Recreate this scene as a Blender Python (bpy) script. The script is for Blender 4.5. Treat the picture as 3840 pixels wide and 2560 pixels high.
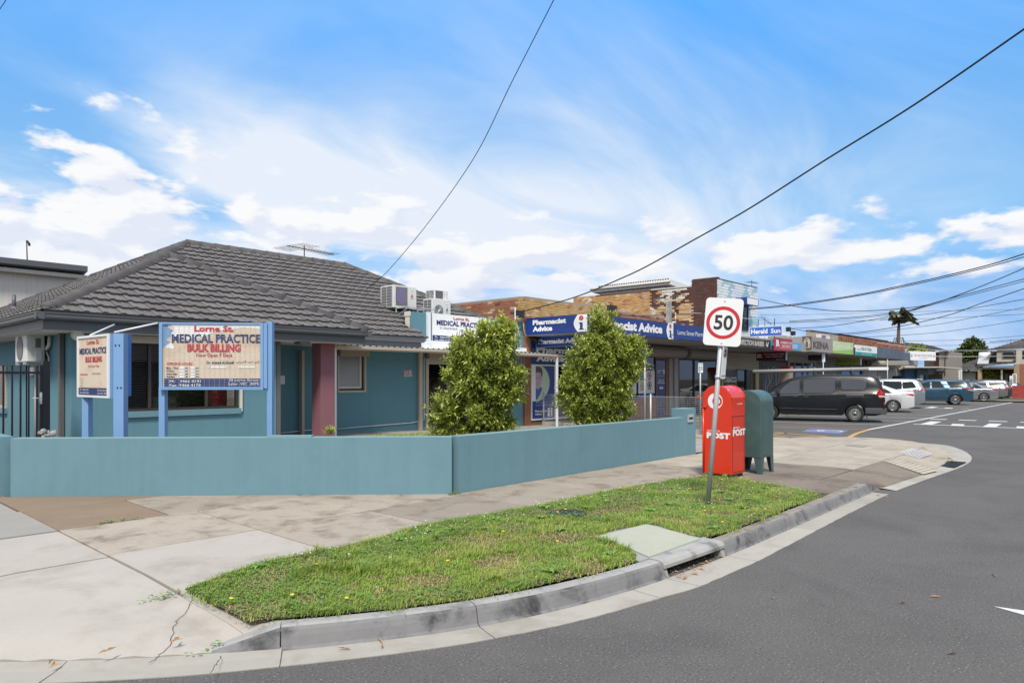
import bpy, bmesh, math, random
from mathutils import Vector, Matrix, Euler
random.seed(7)
R = math.radians
SC = bpy.context.scene
COL = SC.collection
for _o in list(bpy.data.objects):
 bpy.data.objects.remove(_o)
# camera
# World axes follow the street grid: +x runs along the shops away from the camera,
# +y runs from the road into the buildings.  Footpath z = 0, road z = -0.13.
FPX, CX, HY, EYE, HEAD = 2600.0, 1920.0, 1420.0, 1.6, R(42.5)
cam_data = bpy.data.cameras.new('camera')
cam_data.sensor_width = 36.0
cam_data.lens = 36.0 * FPX / 3840.0
cam_data.shift_y = (HY - 1280.0) / 3840.0
cam_data.clip_start = 0.1
cam_data.clip_end = 3000.0
cam = bpy.data.objects.new('camera', cam_data)
COL.objects.link(cam)
cam.location = (0, 0, EYE)
cam.rotation_euler = (R(90), 0, HEAD - R(90))
SC.camera = cam
# exposure
SC.view_settings.view_transform = 'Standard'
SC.view_settings.look = 'None'
SC.view_settings.exposure = 0.75
SC.view_settings.gamma = 1.0
SC.view_settings.use_curve_mapping = False
SC.render.film_transparent = False
try:
 SC.cycles.use_denoising = True
 SC.cycles.max_bounces = 8
 SC.cycles.diffuse_bounces = 4
 SC.cycles.glossy_bounces = 4
 SC.cycles.transparent_max_bounces = 12
 SC.cycles.caustics_reflective = False
 SC.cycles.caustics_refractive = False
except Exception:
 pass
# sun
SUN_DIR = Vector((-0.50, -0.42, 0.86)).normalized()
SUN_EL = math.asin(SUN_DIR.z)
sun_data = bpy.data.lights.new('sun', 'SUN')
sun_data.energy = 2.5
sun_data.angle = R(11.0)
sun_data.color = (1.0, 0.935, 0.83)
sun = bpy.data.objects.new('sun', sun_data)
COL.objects.link(sun)
sun.rotation_euler = SUN_DIR.to_track_quat('Z', 'Y').to_euler()
sun.location = (0, 0, 60)
# sky and clouds
world = bpy.data.worlds.new('World')
SC.world = world
world.use_nodes = True
wt = world.node_tree
for n in list(wt.nodes):
 wt.nodes.remove(n)
class NT:
 """tiny helper for wiring node trees"""
 def __init__(self, t):
  self.t = t
 def n(self, kind, **kw):
  nd = self.t.nodes.new(kind)
  for k, v in kw.items():
   setattr(nd, k, v)
  return nd
 def put(self, sock, v):
  if hasattr(v, 'is_output') or hasattr(v, 'links'):
   self.t.links.new(v, sock)
  elif isinstance(v, (int, float)):
   sock.default_value = v
  else:
   v = tuple(v)
   try:
    sock.default_value = v
   except Exception:
    sock.default_value = v + (1.0,)
 def m(self, op, a, b=None, c=None, clamp=False):
  nd = self.n('ShaderNodeMath', operation=op, use_clamp=clamp)
  self.put(nd.inputs[0], a)
  if b is not None:
   self.put(nd.inputs[1], b)
  if c is not None:
   self.put(nd.inputs[2], c)
  return nd.outputs[0]
 def vm(self, op, a, b):
  nd = self.n('ShaderNodeVectorMath', operation=op)
  self.put(nd.inputs[0], a)
  self.put(nd.inputs[1], b)
  return nd.outputs['Value'] if op == 'DOT_PRODUCT' else nd.outputs[0]
 def xyz(self, x, y, z):
  nd = self.n('ShaderNodeCombineXYZ')
  for s, v in zip(nd.inputs, (x, y, z)):
   self.put(s, v)
  return nd.outputs[0]
 def noise(self, vec, scale, detail=4, rough=0.55, dist=0.0, col=False):
  nd = self.n('ShaderNodeTexNoise')
  if vec is not None:
   self.t.links.new(vec, nd.inputs['Vector'])
  nd.inputs['Scale'].default_value = scale
  nd.inputs['Detail'].default_value = detail
  nd.inputs['Roughness'].default_value = rough
  nd.inputs['Distortion'].default_value = dist
  return nd.outputs['Color' if col else 'Fac']
 def mr(self, v, a, b, c=0.0, d=1.0, smooth=True):
  nd = self.n('ShaderNodeMapRange', interpolation_type='SMOOTHSTEP' if smooth else 'LINEAR')
  self.put(nd.inputs[0], v)
  for i, q in zip((1, 2, 3, 4), (a, b, c, d)):
   self.put(nd.inputs[i], q)
  return nd.outputs[0]
 def mix(self, f, a, b, blend='MIX'):
  nd = self.n('ShaderNodeMix', data_type='RGBA', blend_type=blend)
  self.put(nd.inputs[0], f)
  self.put(nd.inputs[6], a)
  self.put(nd.inputs[7], b)
  return nd.outputs[2]
W = NT(wt)
sky = W.n('ShaderNodeTexSky')
sky.sky_type = 'NISHITA'
sky.sun_disc = False
sky.sun_elevation = SUN_EL
sky.sun_rotation = math.atan2(SUN_DIR.x, SUN_DIR.y)
sky.altitude = 0
sky.air_density = 1.15
sky.dust_density = 0.3
sky.ozone_density = 2.2
gen = W.n('ShaderNodeTexCoord').outputs['Generated']
D_f = W.vm('DOT_PRODUCT', gen, (math.cos(HEAD), math.sin(HEAD), 0))
D_r = W.vm('DOT_PRODUCT', gen, (math.sin(HEAD), -math.cos(HEAD), 0))
sep = W.n('ShaderNodeSeparateXYZ')
wt.links.new(gen, sep.inputs[0])
D_z = sep.outputs[2]
az = W.m('ARCTAN2', D_r, D_f)          # compass angle from the street diagonal
el = W.m('ARCSINE', D_z)
# --- high thin veil: streaks on a flat ceiling overhead
den = W.m('ADD', W.m('MAXIMUM', D_z, 0.0), 0.22)
pf = W.m('DIVIDE', D_f, den)
pr = W.m('DIVIDE', D_r, den)
veil_v = W.xyz(W.m('MULTIPLY', pr, 0.55), W.m('ADD', W.m('MULTIPLY', pf, 0.75), W.m('MULTIPLY', pr, -0.30)), 0.0)
veil_n = W.noise(veil_v, 1.25, 8, 0.55, 1.0)
veil_c = W.noise(veil_v, 0.42, 2, 0.5, 0.3)
cov_az = W.mr(W.m('ABSOLUTE', W.m('SUBTRACT', az, -0.08)), 0.02, 1.0, 1.0, 0.0)
cov_el = W.mr(el, 0.20, 0.54, 1.0, 0.0)
veil_a = W.m('MULTIPLY', W.mr(W.m('ADD', veil_n, W.m('MULTIPLY', W.m('SUBTRACT', veil_c, 0.5), 0.6)), 0.32, 0.68),
   W.m('ADD', W.m('MULTIPLY', cov_az, W.m('ADD', W.m('MULTIPLY', cov_el, 0.85), 0.12)), W.m('ADD', W.m('MULTIPLY', cov_el, 0.30), 0.24)))
veil_a = W.m('ADD', veil_a, W.m('MULTIPLY', W.m('MULTIPLY', cov_az, cov_el), 0.26), clamp=True)
# veil closes overhead and behind, out of view, added to whiten the skylight
over = W.m('MAXIMUM', W.mr(el, 0.48, 0.85, 0.0, 0.86), W.m('MULTIPLY', W.mr(W.m('ABSOLUTE', az), 0.9, 1.7), W.mr(el, 0.1, 0.4, 0.35, 0.8)))
over = W.m('MULTIPLY', over, W.mr(veil_n, 0.2, 0.6, 0.7, 1.0))
# --- cumulus bank low over the roofs, deeper to one side
cum_v = W.xyz(W.m('MULTIPLY', az, 6.4), W.m('MULTIPLY', el, 15.0), 8.2)
cum_v2 = W.xyz(W.m('ADD', W.m('MULTIPLY', az, 6.4), -0.10), W.m('ADD', W.m('MULTIPLY', el, 15.0), 0.22), 8.2)
cum_n = W.noise(cum_v, 1.35, 9, 0.53, 0.12)
cum_up = W.noise(cum_v2, 1.35, 9, 0.53, 0.12)
el0 = W.mr(az, -0.6, 0.6, 0.165, 0.168, smooth=False)
wid = W.mr(az, -0.55, 0.35, 0.105, 0.052)
bell = W.m('SUBTRACT', 1.0, W.m('DIVIDE', W.m('ABSOLUTE', W.m('SUBTRACT', el, el0)), wid))
lower = W.m('MULTIPLY', W.mr(W.m('SUBTRACT', el0, el), 0.0, 0.06), W.mr(az, -0.55, 0.05, 0.24, 0.0))
cum_d = W.m('ADD', cum_n, W.m('MULTIPLY', W.m('MAXIMUM', bell, -2.0), 0.17))
cum_d = W.m('ADD', W.m('ADD', cum_d, W.mr(az, -0.7, 0.1, 0.06, 0.0)), lower)
cum_d = W.m('ADD', cum_d, W.mr(az, 0.18, 0.55, 0.0, -0.035))
cum_a = W.mr(cum_d, 0.54, 0.635)
shade = W.mr(W.m('SUBTRACT', cum_up, cum_n), -0.07, 0.07)
body = W.mr(el, 0.17, 0.08)
cum_col = W.mix(W.m('ADD', W.m('MULTIPLY', shade, 0.60), W.m('MULTIPLY', body, 0.55), clamp=True), (5.7, 5.75, 5.85), (3.9, 4.35, 5.4))
hsv = W.n('ShaderNodeHueSaturation')
hsv.inputs['Hue'].default_value = 0.497
hsv.inputs['Saturation'].default_value = 1.2
hsv.inputs['Value'].default_value = 0.75
wt.links.new(sky.outputs[0], hsv.inputs['Color'])
base = W.mix(W.mr(el, 0.05, 0.24, 0.85, 0.55), hsv.outputs[0], W.mix(W.mr(el, 0.08, 0.20), (0.62, 2.1, 5.2), (1.35, 3.5, 6.3)))
base = W.mix(W.mr(el, 0.20, 0.52, 0.0, 0.85), base, (0.42, 2.45, 6.4))
veil_col = W.mix(veil_a, (3.3, 4.5, 5.9), (4.75, 5.15, 5.8))
c1 = W.mix(veil_a, base, veil_col)
c1 = W.mix(over, c1, (5.6, 5.65, 5.75))
c2 = W.mix(cum_a, c1, cum_col)
# below the horizon: dull earth
c3 = W.mix(W.mr(D_z, -0.03, 0.0, 1.0, 0.0), c2, (0.9, 0.88, 0.85))
bg = W.n('ShaderNodeBackground')
bg.inputs['Strength'].default_value = 0.10
wt.links.new(c3, bg.inputs['Color'])
wo = W.n('ShaderNodeOutputWorld')
wt.links.new(bg.outputs[0], wo.inputs['Surface'])
# survey helpers
_fw = (math.cos(HEAD), math.sin(HEAD))
_rt = (math.sin(HEAD), -math.cos(HEAD))
def ray(px, py):
 s = (px - CX) / FPX
 return Vector((_fw[0] + s * _rt[0], _fw[1] + s * _rt[1], (HY - py) / FPX))
def G(px, py, z=0.0):
 d = ray(px, py)
 return Vector((0, 0, EYE)) + d * ((z - EYE) / d.z)
def onY(px, py, y):
 d = ray(px, py)
 return Vector((0, 0, EYE)) + d * (y / d.y)
def onX(px, py, x):
 d = ray(px, py)
 return Vector((0, 0, EYE)) + d * (x / d.x)
def DP(px, py, dep):
 return Vector((0, 0, EYE)) + ray(px, py) * dep
def XY(px, y):
 return onY(px, HY, y).x
def YX(px, x):
 return onX(px, HY, x).y
def ZY(px, py, y):
 return onY(px, py, y).z
def ZX(px, py, x):
 return onX(px, py, x).z
# materials
MATS = {}
def M(name, col, rough=0.6, metal=0.0, var=0.10, vs=3.0, rnd=0.0, bump=0.0, bs=60.0, spec=0.5, coat=0.0,
 dirt=None, streak=0.0, speck=None, alpha=1.0, hue=0.0, leafy=0.0):
 """procedural material: base colour with two scales of drift, grain bump, optional dirt blotches / runs / specks"""
 mt = bpy.data.materials.new(name)
 mt.use_nodes = True
 t = mt.node_tree
 N = NT(t)
 b = t.nodes['Principled BSDF']
 co = N.n('ShaderNodeTexCoord').outputs['Object']
 c = tuple(col) + (1.0,)
 rgb = N.n('ShaderNodeRGB')
 rgb.outputs[0].default_value = c
 out = rgb.outputs[0]
 if var:
  f = N.noise(co, vs, 5, 0.6)
  f2 = N.noise(co, vs * 9.0, 3, 0.6)
  k = N.m('ADD', N.m('MULTIPLY', N.m('SUBTRACT', f, 0.5), var * 2.6), N.m('MULTIPLY', N.m('SUBTRACT', f2, 0.5), var * 1.2))
  k = N.m('ADD', k, 1.0)
  out = N.mix(1.0, out, N.xyz(k, k, k), 'MULTIPLY')
 if rnd or hue:
  g = N.n('ShaderNodeNewGeometry')
  oi = N.n('ShaderNodeObjectInfo')
  r_ = N.m('FRACT', N.m('ADD', g.outputs['Random Per Island'], N.m('MULTIPLY', oi.outputs['Random'], 7.31)))
  k = N.m('ADD', N.m('MULTIPLY', N.m('SUBTRACT', r_, 0.5), rnd * 2), 1.0)
  r2 = N.m('FRACT', N.m('MULTIPLY', r_, 17.7))
  k2 = N.m('ADD', N.m('MULTIPLY', N.m('SUBTRACT', r2, 0.5), hue * 2), k)
  out = N.mix(1.0, out, N.xyz(k, k, k2), 'MULTIPLY')
 if dirt:
  dc, amt, ds = dirt[:3]
  f = N.noise(co, ds, 6, 0.65, 0.4)
  out = N.mix(N.m('MULTIPLY', N.mr(f, 0.46, 0.70), amt), out, dc)
 if streak:
  mp = N.n('ShaderNodeMapping')
  mp.inputs['Scale'].default_value = (5.0, 5.0, 0.35)
  t.links.new(co, mp.inputs[0])
  f = N.noise(mp.outputs[0], 1.6, 5, 0.6)
  k = N.m('ADD', N.m('MULTIPLY', N.mr(f, 0.40, 0.75), -streak), 1.0 + streak * 0.35)
  out = N.mix(1.0, out, N.xyz(k, k, k), 'MULTIPLY')
 if speck:
  sc_, amt, s2 = speck
  v = N.noise(co, sc_, 2, 0.5)
  out = N.mix(N.m('MULTIPLY', N.mr(v, 0.60, 0.74), amt), out, s2)
  out = N.mix(N.m('MULTIPLY', N.mr(v, 0.42, 0.28), amt), out, tuple(q * 0.35 for q in col))
 t.links.new(out, b.inputs['Base Color'])
 b.inputs['Roughness'].default_value = rough
 b.inputs['Metallic'].default_value = metal
 b.inputs['Specular IOR Level'].default_value = spec
 if coat:
  b.inputs['Coat Weight'].default_value = coat
  b.inputs['Coat Roughness'].default_value = 0.06
 if alpha < 1:
  b.inputs['Alpha'].default_value = alpha
 if bump:
  bn = N.n('ShaderNodeBump')
  bn.inputs['Strength'].default_value = min(1.0, bump)
  bn.inputs['Distance'].default_value = 0.02 if bs < 40 else 0.006
  t.links.new(N.noise(co, bs, 4, 0.6), bn.inputs['Height'])
  t.links.new(bn.outputs[0], b.inputs['Normal'])
 if leafy:
  tl = N.n('ShaderNodeBsdfTranslucent')
  t.links.new(N.mix(1.0, out, (1.15, 1.25, 0.7), 'MULTIPLY'), tl.inputs['Color'])
  ms = N.n('ShaderNodeMixShader')
  ms.inputs[0].default_value = leafy
  t.links.new(b.outputs[0], ms.inputs[1])
  t.links.new(tl.outputs[0], ms.inputs[2])
  t.links.new(ms.outputs[0], t.nodes['Material Output'].inputs['Surface'])
 MATS[name] = mt
 return mt
def glass_mat(name, tint=(0.02, 0.025, 0.03), rough=0.03):
 """window glass: a clear dark pane with a strong mirror coat"""
 mt = bpy.data.materials.new(name)
 mt.use_nodes = True
 t = mt.node_tree
 N = NT(t)
 for q in list(t.nodes):
  t.nodes.remove(q)
 fr = N.n('ShaderNodeFresnel')
 fr.inputs['IOR'].default_value = 1.55
 tr = N.n('ShaderNodeBsdfTransparent')
 tr.inputs['Color'].default_value = tint + (1,)
 gl = N.n('ShaderNodeBsdfGlossy')
 gl.inputs['Roughness'].default_value = rough
 mx = N.n('ShaderNodeMixShader')
 t.links.new(N.m('ADD', N.m('MULTIPLY', fr.outputs[0], 1.25), 0.02, clamp=True), mx.inputs[0])
 t.links.new(tr.outputs[0], mx.inputs[1])
 t.links.new(gl.outputs[0], mx.inputs[2])
 o = N.n('ShaderNodeOutputMaterial')
 t.links.new(mx.outputs[0], o.inputs['Surface'])
 MATS[name] = mt
 return mt
# mesh builder
class MB:
 def __init__(self):
  self.v, self.f, self.mi, self.sm = [], [], [], []
 def add(self, vs, fs, mi=0, smooth=False):
  o = len(self.v)
  self.v.extend([tuple(q) for q in vs])
  for f in fs:
   self.f.append([i + o for i in f])
   self.mi.append(mi)
   self.sm.append(smooth)
  return self
 def box(self, a, b, mi=0):
  x0, x1 = sorted((a[0], b[0])); y0, y1 = sorted((a[1], b[1])); z0, z1 = sorted((a[2], b[2]))
  vs = [(x0, y0, z0), (x1, y0, z0), (x1, y1, z0), (x0, y1, z0), (x0, y0, z1), (x1, y0, z1), (x1, y1, z1), (x0, y1, z1)]
  return self.add(vs, [(0, 3, 2, 1), (4, 5, 6, 7), (0, 1, 5, 4), (1, 2, 6, 5), (2, 3, 7, 6), (3, 0, 4, 7)], mi)
 def obox(self, o, U, V, N, mi=0):
  """box from corner o and three edge vectors"""
  o, U, V, N = Vector(o), Vector(U), Vector(V), Vector(N)
  vs = [o, o + U, o + U + V, o + V, o + N, o + U + N, o + U + V + N, o + V + N]
  fs = [(0, 3, 2, 1), (4, 5, 6, 7), (0, 1, 5, 4), (1, 2, 6, 5), (2, 3, 7, 6), (3, 0, 4, 7)]
  if U.cross(V).dot(N) < 0:
   fs = [tuple(reversed(q)) for q in fs]
  return self.add(vs, fs, mi)
 def quad(self, a, b, c, d, mi=0):
  return self.add([a, b, c, d], [(0, 1, 2, 3)], mi)
 def prism(self, pts, vec, mi=0, cap=True):
  """closed outline pts (3-D) swept by vec"""
  n = len(pts)
  vec = Vector(vec)
  p = [Vector(q) for q in pts]
  nrm = Vector((0, 0, 0))
  for i in range(n):
   nrm += p[i].cross(p[(i + 1) % n])
  if nrm.dot(vec) > 0:
   p = p[::-1]
  vs = p + [q + vec for q in p]
  fs = [(i, i + n, (i + 1) % n + n, (i + 1) % n) for i in range(n)]
  if cap:
   fs += [tuple(range(n)), tuple(range(2 * n - 1, n - 1, -1))]
  return self.add(vs, fs, mi)
 def tube(self, pts, r, n=8, mi=0, smooth=True, closed=False, cap=True, r2=None):
  p = [Vector(q) for q in pts]
  m = len(p)
  rings = []
  prev = None
  for i in range(m):
   if closed:
    d = p[(i + 1) % m] - p[i - 1]
   else:
    d = p[min(i + 1, m - 1)] - p[max(i - 1, 0)]
   d.normalize()
   ref = Vector((0, 0, 1)) if abs(d.z) < 0.95 else Vector((1, 0, 0))
   if prev is None:
    a = d.cross(ref).normalized()
   else:
    a = (prev - d * prev.dot(d))
    a = a.normalized() if a.length > 1e-6 else d.cross(ref).normalized()
   prev = a
   b = d.cross(a)
   rr = r if r2 is None else r + (r2 - r) * i / max(1, m - 1)
   rings.append([p[i] + (a * math.cos(2 * math.pi * k / n) + b * math.sin(2 * math.pi * k / n)) * rr for k in range(n)])
  vs = [q for g in rings for q in g]
  fs = []
  for i in range(m if closed else m - 1):
   j = (i + 1) % m
   for k in range(n):
    k2 = (k + 1) % n
    fs.append((i * n + k, i * n + k2, j * n + k2, j * n + k))
  if cap and not closed:
   fs.append(tuple(range(n - 1, -1, -1)))
   fs.append(tuple((m - 1) * n + k for k in range(n)))
  return self.add(vs, fs, mi, smooth)
 def lathe(self, prof, o, axis, n=24, mi=0, smooth=True):
  """prof = [(radius, height)] turned about axis through o"""
  ax = Vector(axis).normalized()
  ref = Vector((0, 0, 1)) if abs(ax.z) < 0.9 else Vector((1, 0, 0))
  a = ax.cross(ref).normalized()
  b = ax.cross(a)
  o = Vector(o)
  vs, fs = [], []
  for (r_, h) in prof:
   for k in range(n):
    t_ = 2 * math.pi * k / n
    vs.append(o + ax * h + (a * math.cos(t_) + b * math.sin(t_)) * r_)
  for i in range(len(prof) - 1):
   for k in range(n):
    k2 = (k + 1) % n
    fs.append((i * n + k, i * n + k2, (i + 1) * n + k2, (i + 1) * n + k))
  return self.add(vs, fs, mi, smooth)
 def sphere(self, c, r, n=12, mi=0, sc=(1, 1, 1)):
  c = Vector(c)
  vs, fs = [], []
  h = n // 2
  for i in range(h + 1):
   ph = math.pi * i / h
   for k in range(n):
    t_ = 2 * math.pi * k / n
    vs.append(c + Vector((math.sin(ph) * math.cos(t_) * r * sc[0], math.sin(ph) * math.sin(t_) * r * sc[1], math.cos(ph) * r * sc[2])))
  for i in range(h):
   for k in range(n):
    k2 = (k + 1) % n
    fs.append((i * n + k, (i + 1) * n + k, (i + 1) * n + k2, i * n + k2))
  return self.add(vs, fs, mi, True)
 def build(self, name, mat, parent=None, world=True, kind=None, bevel=0.0, label=None):
  me = bpy.data.meshes.new(name)
  me.from_pydata(self.v, [], self.f)
  mats = mat if isinstance(mat, (list, tuple)) else [mat]
  for q in mats:
   me.materials.append(q)
  me.polygons.foreach_set('material_index', self.mi)
  me.polygons.foreach_set('use_smooth', self.sm)
  me.update()
  o = bpy.data.objects.new(name, me)
  COL.objects.link(o)
  if parent is not None:
   o.parent = parent
   if world:
    r_ = parent
    off = Vector(r_.location)
    while r_.parent is not None:
     r_ = r_.parent
     off = off + Vector(r_.location)
    me.transform(Matrix.Translation(-off))
  if bevel:
   bv = o.modifiers.new('edge', 'BEVEL')
   bv.width = bevel
   bv.segments = 2
   bv.limit_method = 'ANGLE'
   bv.angle_limit = R(40)
  if kind:
   o['kind'] = kind
  if label:
   o['label'] = label
  return o
def thing(name, label, cat, loc=(0, 0, 0), rz=0.0, group=None):
 o = bpy.data.objects.new(name, None)
 o.empty_display_size = 0.3
 COL.objects.link(o)
 o.location = loc
 o.rotation_euler = (0, 0, rz)
 o['label'] = label
 o['category'] = cat
 if group:
  o['group'] = group
 return o
def tag(o, label, cat, group=None):
 o['label'] = label
 o['category'] = cat
 if group:
  o['group'] = group
 return o
def recentre(o):
 """put a single-mesh thing's origin at its base"""
 me = o.data
 c = Vector((sum(v.co.x for v in me.vertices), sum(v.co.y for v in me.vertices), 0)) / max(1, len(me.vertices))
 c.z = min(v.co.z for v in me.vertices)
 me.transform(Matrix.Translation(-c))
 o.location = c
 return o
def copy_tree(o, parent=None):
 c = o.copy()
 COL.objects.link(c)
 if parent is not None:
  c.parent = parent
 for ch in o.children:
  copy_tree(ch, c)
 return c
# flat print on panels
_FONT_CACHE = {}
def text_mesh(s, bold=0.0, res=2, shear=0.0):
 key = (s, bold, res, shear)
 if key not in _FONT_CACHE:
  cu = bpy.data.curves.new('lettering', 'FONT')
  cu.body = s
  cu.size = 1.0
  cu.offset = bold
  cu.shear = shear
  cu.resolution_u = res
  ob = bpy.data.objects.new('lettering', cu)
  COL.objects.link(ob)
  dg = bpy.context.evaluated_depsgraph_get()
  me = bpy.data.meshes.new_from_object(ob.evaluated_get(dg))
  vs = [v.co.copy() for v in me.vertices]
  fs = [list(p.vertices) for p in me.polygons]
  bpy.data.objects.remove(ob)
  bpy.data.curves.remove(cu)
  bpy.data.meshes.remove(me)
  _FONT_CACHE[key] = (vs, fs)
 return _FONT_CACHE[key]
class Panel:
 """a flat face with its own (u, v) in 0..1; O is the lower corner, N points at the viewer's side"""
 def __init__(self, O, U, V):
  self.O, self.U, self.V = Vector(O), Vector(U), Vector(V)
  self.N = self.U.cross(self.V).normalized()
 def pt(self, u, v, off=0.0):
  return self.O + self.U * u + self.V * v + self.N * off
 def rect(self, mb, u0, v0, u1, v1, off=0.003, mi=0):
  mb.add([self.pt(u0, v0, off), self.pt(u1, v0, off), self.pt(u1, v1, off), self.pt(u0, v1, off)], [(0, 1, 2, 3)], mi)
  return mb
 def slab(self, mb, u0, v0, u1, v1, lo, hi, mi=0):
  mb.obox(self.pt(u0, v0, lo), self.U * (u1 - u0), self.V * (v1 - v0), self.N * (hi - lo), mi)
  return mb
 def poly(self, mb, pts, off=0.003, mi=0):
  mb.add([self.pt(u, v, off) for u, v in pts], [tuple(range(len(pts)))], mi)
  return mb
 def disc(self, mb, u, v, ru, rv=None, off=0.003, n=28, mi=0):
  rv = ru * self.U.length / self.V.length if rv is None else rv
  return self.poly(mb, [(u + ru * math.cos(2 * math.pi * k / n), v + rv * math.sin(2 * math.pi * k / n)) for k in range(n)], off, mi)
 def ring(self, mb, u, v, ru, wu, off=0.003, n=48, mi=0):
  s = self.U.length / self.V.length
  vs, fs = [], []
  for k in range(n):
   a = 2 * math.pi * k / n
   for r_ in (ru, ru - wu):
    vs.append(self.pt(u + r_ * math.cos(a), v + r_ * s * math.sin(a), off))
  for k in range(n):
   j = (k + 1) % n
   fs.append((2 * k + 1, 2 * k, 2 * j, 2 * j + 1))
  mb.add(vs, fs, mi)
  return mb
 def text(self, s, u0, v0, u1, v1, mb=None, off=0.004, bold=0.0, mi=0, res=2, shear=0.0):
  mb = MB() if mb is None else mb
  vs, fs = text_mesh(s, bold, res, shear)
  if not vs:
   return mb
  xs = [q.x for q in vs]; ys = [q.y for q in vs]
  x0, x1, y0, y1 = min(xs), max(xs), min(ys), max(ys)
  mb.add([self.pt(u0 + (q.x - x0) / (x1 - x0) * (u1 - u0), v0 + (q.y - y0) / (y1 - y0) * (v1 - v0), off) for q in vs], fs, mi)
  return mb
# materials for the ground
M('asphalt', (0.114, 0.108, 0.104), rough=0.9, var=0.14, vs=0.45, bump=0.6, bs=120, spec=0.25, speck=(62, 0.9, (0.25, 0.235, 0.22)),
 dirt=((0.084, 0.080, 0.078), 0.7, 0.6))
M('earth', (0.12, 0.10, 0.075), rough=1.0, var=0.3, vs=1.0)
M('joint', (0.035, 0.03, 0.025), rough=1.0, var=0.3, vs=3.0)
M('slab_new', (0.395, 0.365, 0.33), rough=0.85, var=0.07, vs=1.6, rnd=0.03, bump=0.22, bs=130, spec=0.3, dirt=((0.27, 0.235, 0.195), 0.6, 1.3), speck=(70, 0.12, (0.5, 0.47, 0.44)))
M('slab_grey', (0.29, 0.275, 0.255), rough=0.9, var=0.10, vs=2.2, rnd=0.07, bump=0.25, bs=110, spec=0.3, speck=(180, 0.3, (0.5, 0.49, 0.46)))
M('slab_old', (0.315, 0.275, 0.23), rough=0.92, var=0.14, vs=1.3, rnd=0.2, bump=0.4, bs=75, spec=0.25, dirt=((0.17, 0.132, 0.102), 0.8, 2.4),
 speck=(50, 0.35, (0.46, 0.41, 0.34)))
M('slab_brown', (0.235, 0.175, 0.125), rough=0.92, var=0.12, vs=2.0, rnd=0.05, bump=0.4, bs=160, spec=0.25, speck=(210, 0.4, (0.42, 0.36, 0.30)),
 dirt=((0.19, 0.14, 0.105), 0.5, 1.4))
M('slab_nose', (0.38, 0.335, 0.275), rough=0.9, var=0.12, vs=1.0, rnd=0.08, bump=0.3, bs=90, spec=0.25, dirt=((0.22, 0.18, 0.145), 0.6, 1.5))
M('slab_dark', (0.20, 0.17, 0.14), rough=0.92, var=0.2, vs=1.6, rnd=0.06, bump=0.35, bs=90, spec=0.25, dirt=((0.11, 0.09, 0.075), 0.85, 1.0))  # darkest, blotched slab tone, beside the posting boxes and along the shops
M('kerb', (0.33, 0.325, 0.315), rough=0.9, var=0.14, vs=2.0, rnd=0.05, bump=0.3, bs=90, spec=0.25, dirt=((0.085, 0.085, 0.09), 0.85, 2.6))
M('kerb_old', (0.25, 0.225, 0.19), rough=0.92, var=0.2, vs=2.5, rnd=0.06, bump=0.5, bs=70, spec=0.25, dirt=((0.08, 0.075, 0.07), 0.85, 3.5))
M('gutter', (0.36, 0.34, 0.305), rough=0.9, var=0.09, vs=1.6, rnd=0.06, bump=0.25, bs=110, spec=0.25, dirt=((0.25, 0.225, 0.19), 0.6, 2.0))
M('soil', (0.055, 0.058, 0.022), rough=1.0, var=0.4, vs=5.0, dirt=((0.16, 0.115, 0.065), 0.6, 1.6))
M('paint_white', (0.60, 0.60, 0.58), rough=0.7, var=0.06, vs=3, dirt=((0.35, 0.35, 0.34), 0.5, 5.0))
M('paint_yellow', (0.48, 0.29, 0.09), rough=0.7, var=0.1, vs=3, dirt=((0.25, 0.17, 0.07), 0.5, 5.0))
M('paint_blue', (0.13, 0.165, 0.36), rough=0.7, var=0.1, vs=3, dirt=((0.20, 0.22, 0.38), 0.5, 4.0))
M('lid_green', (0.37, 0.385, 0.325), rough=0.8, var=0.06, vs=3, bump=0.1, bs=90)
M('iron', (0.045, 0.045, 0.05), rough=0.6, metal=0.6, var=0.2, vs=6)
M('galv', (0.46, 0.48, 0.50), rough=0.5, metal=0.25, var=0.12, vs=9, spec=0.5)
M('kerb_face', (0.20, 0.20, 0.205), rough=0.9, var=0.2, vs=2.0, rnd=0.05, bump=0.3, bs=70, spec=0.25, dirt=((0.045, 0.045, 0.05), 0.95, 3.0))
M('black_hole', (0.004, 0.004, 0.004), rough=1.0, var=0)
def flat(name, pts, z, mat, parent=None, kind=None):
 mb = MB()
 p = [Vector((q[0], q[1], z)) for q in pts]
 a = sum(p[i].x * p[(i + 1) % len(p)].y - p[(i + 1) % len(p)].x * p[i].y for i in range(len(p)))
 if a < 0:
  p.reverse()
 mb.add(p, [tuple(range(len(p)))])
 return mb.build(name, MATS[mat], parent, kind=kind)
ground = flat('ground', [(-900, -900), (1500, -900), (1500, 1500), (-900, 1500)], -0.30, 'earth', kind='structure')
# the asphalt: the street, the side street, and the parking apron before the shops, one sheet
road = flat('road', [(-60, -14), (140, -14), (140, 7.3), (62.6, 7.3), (62.6, 12.4), (19.0, 12.4), (19.0, 3), (2.7, 3.75), (0.5, 6.1), (-0.5, 60), (-9, 60), (-9, 9), (-60, 9)],
   -0.13, 'asphalt', kind='structure')
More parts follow.
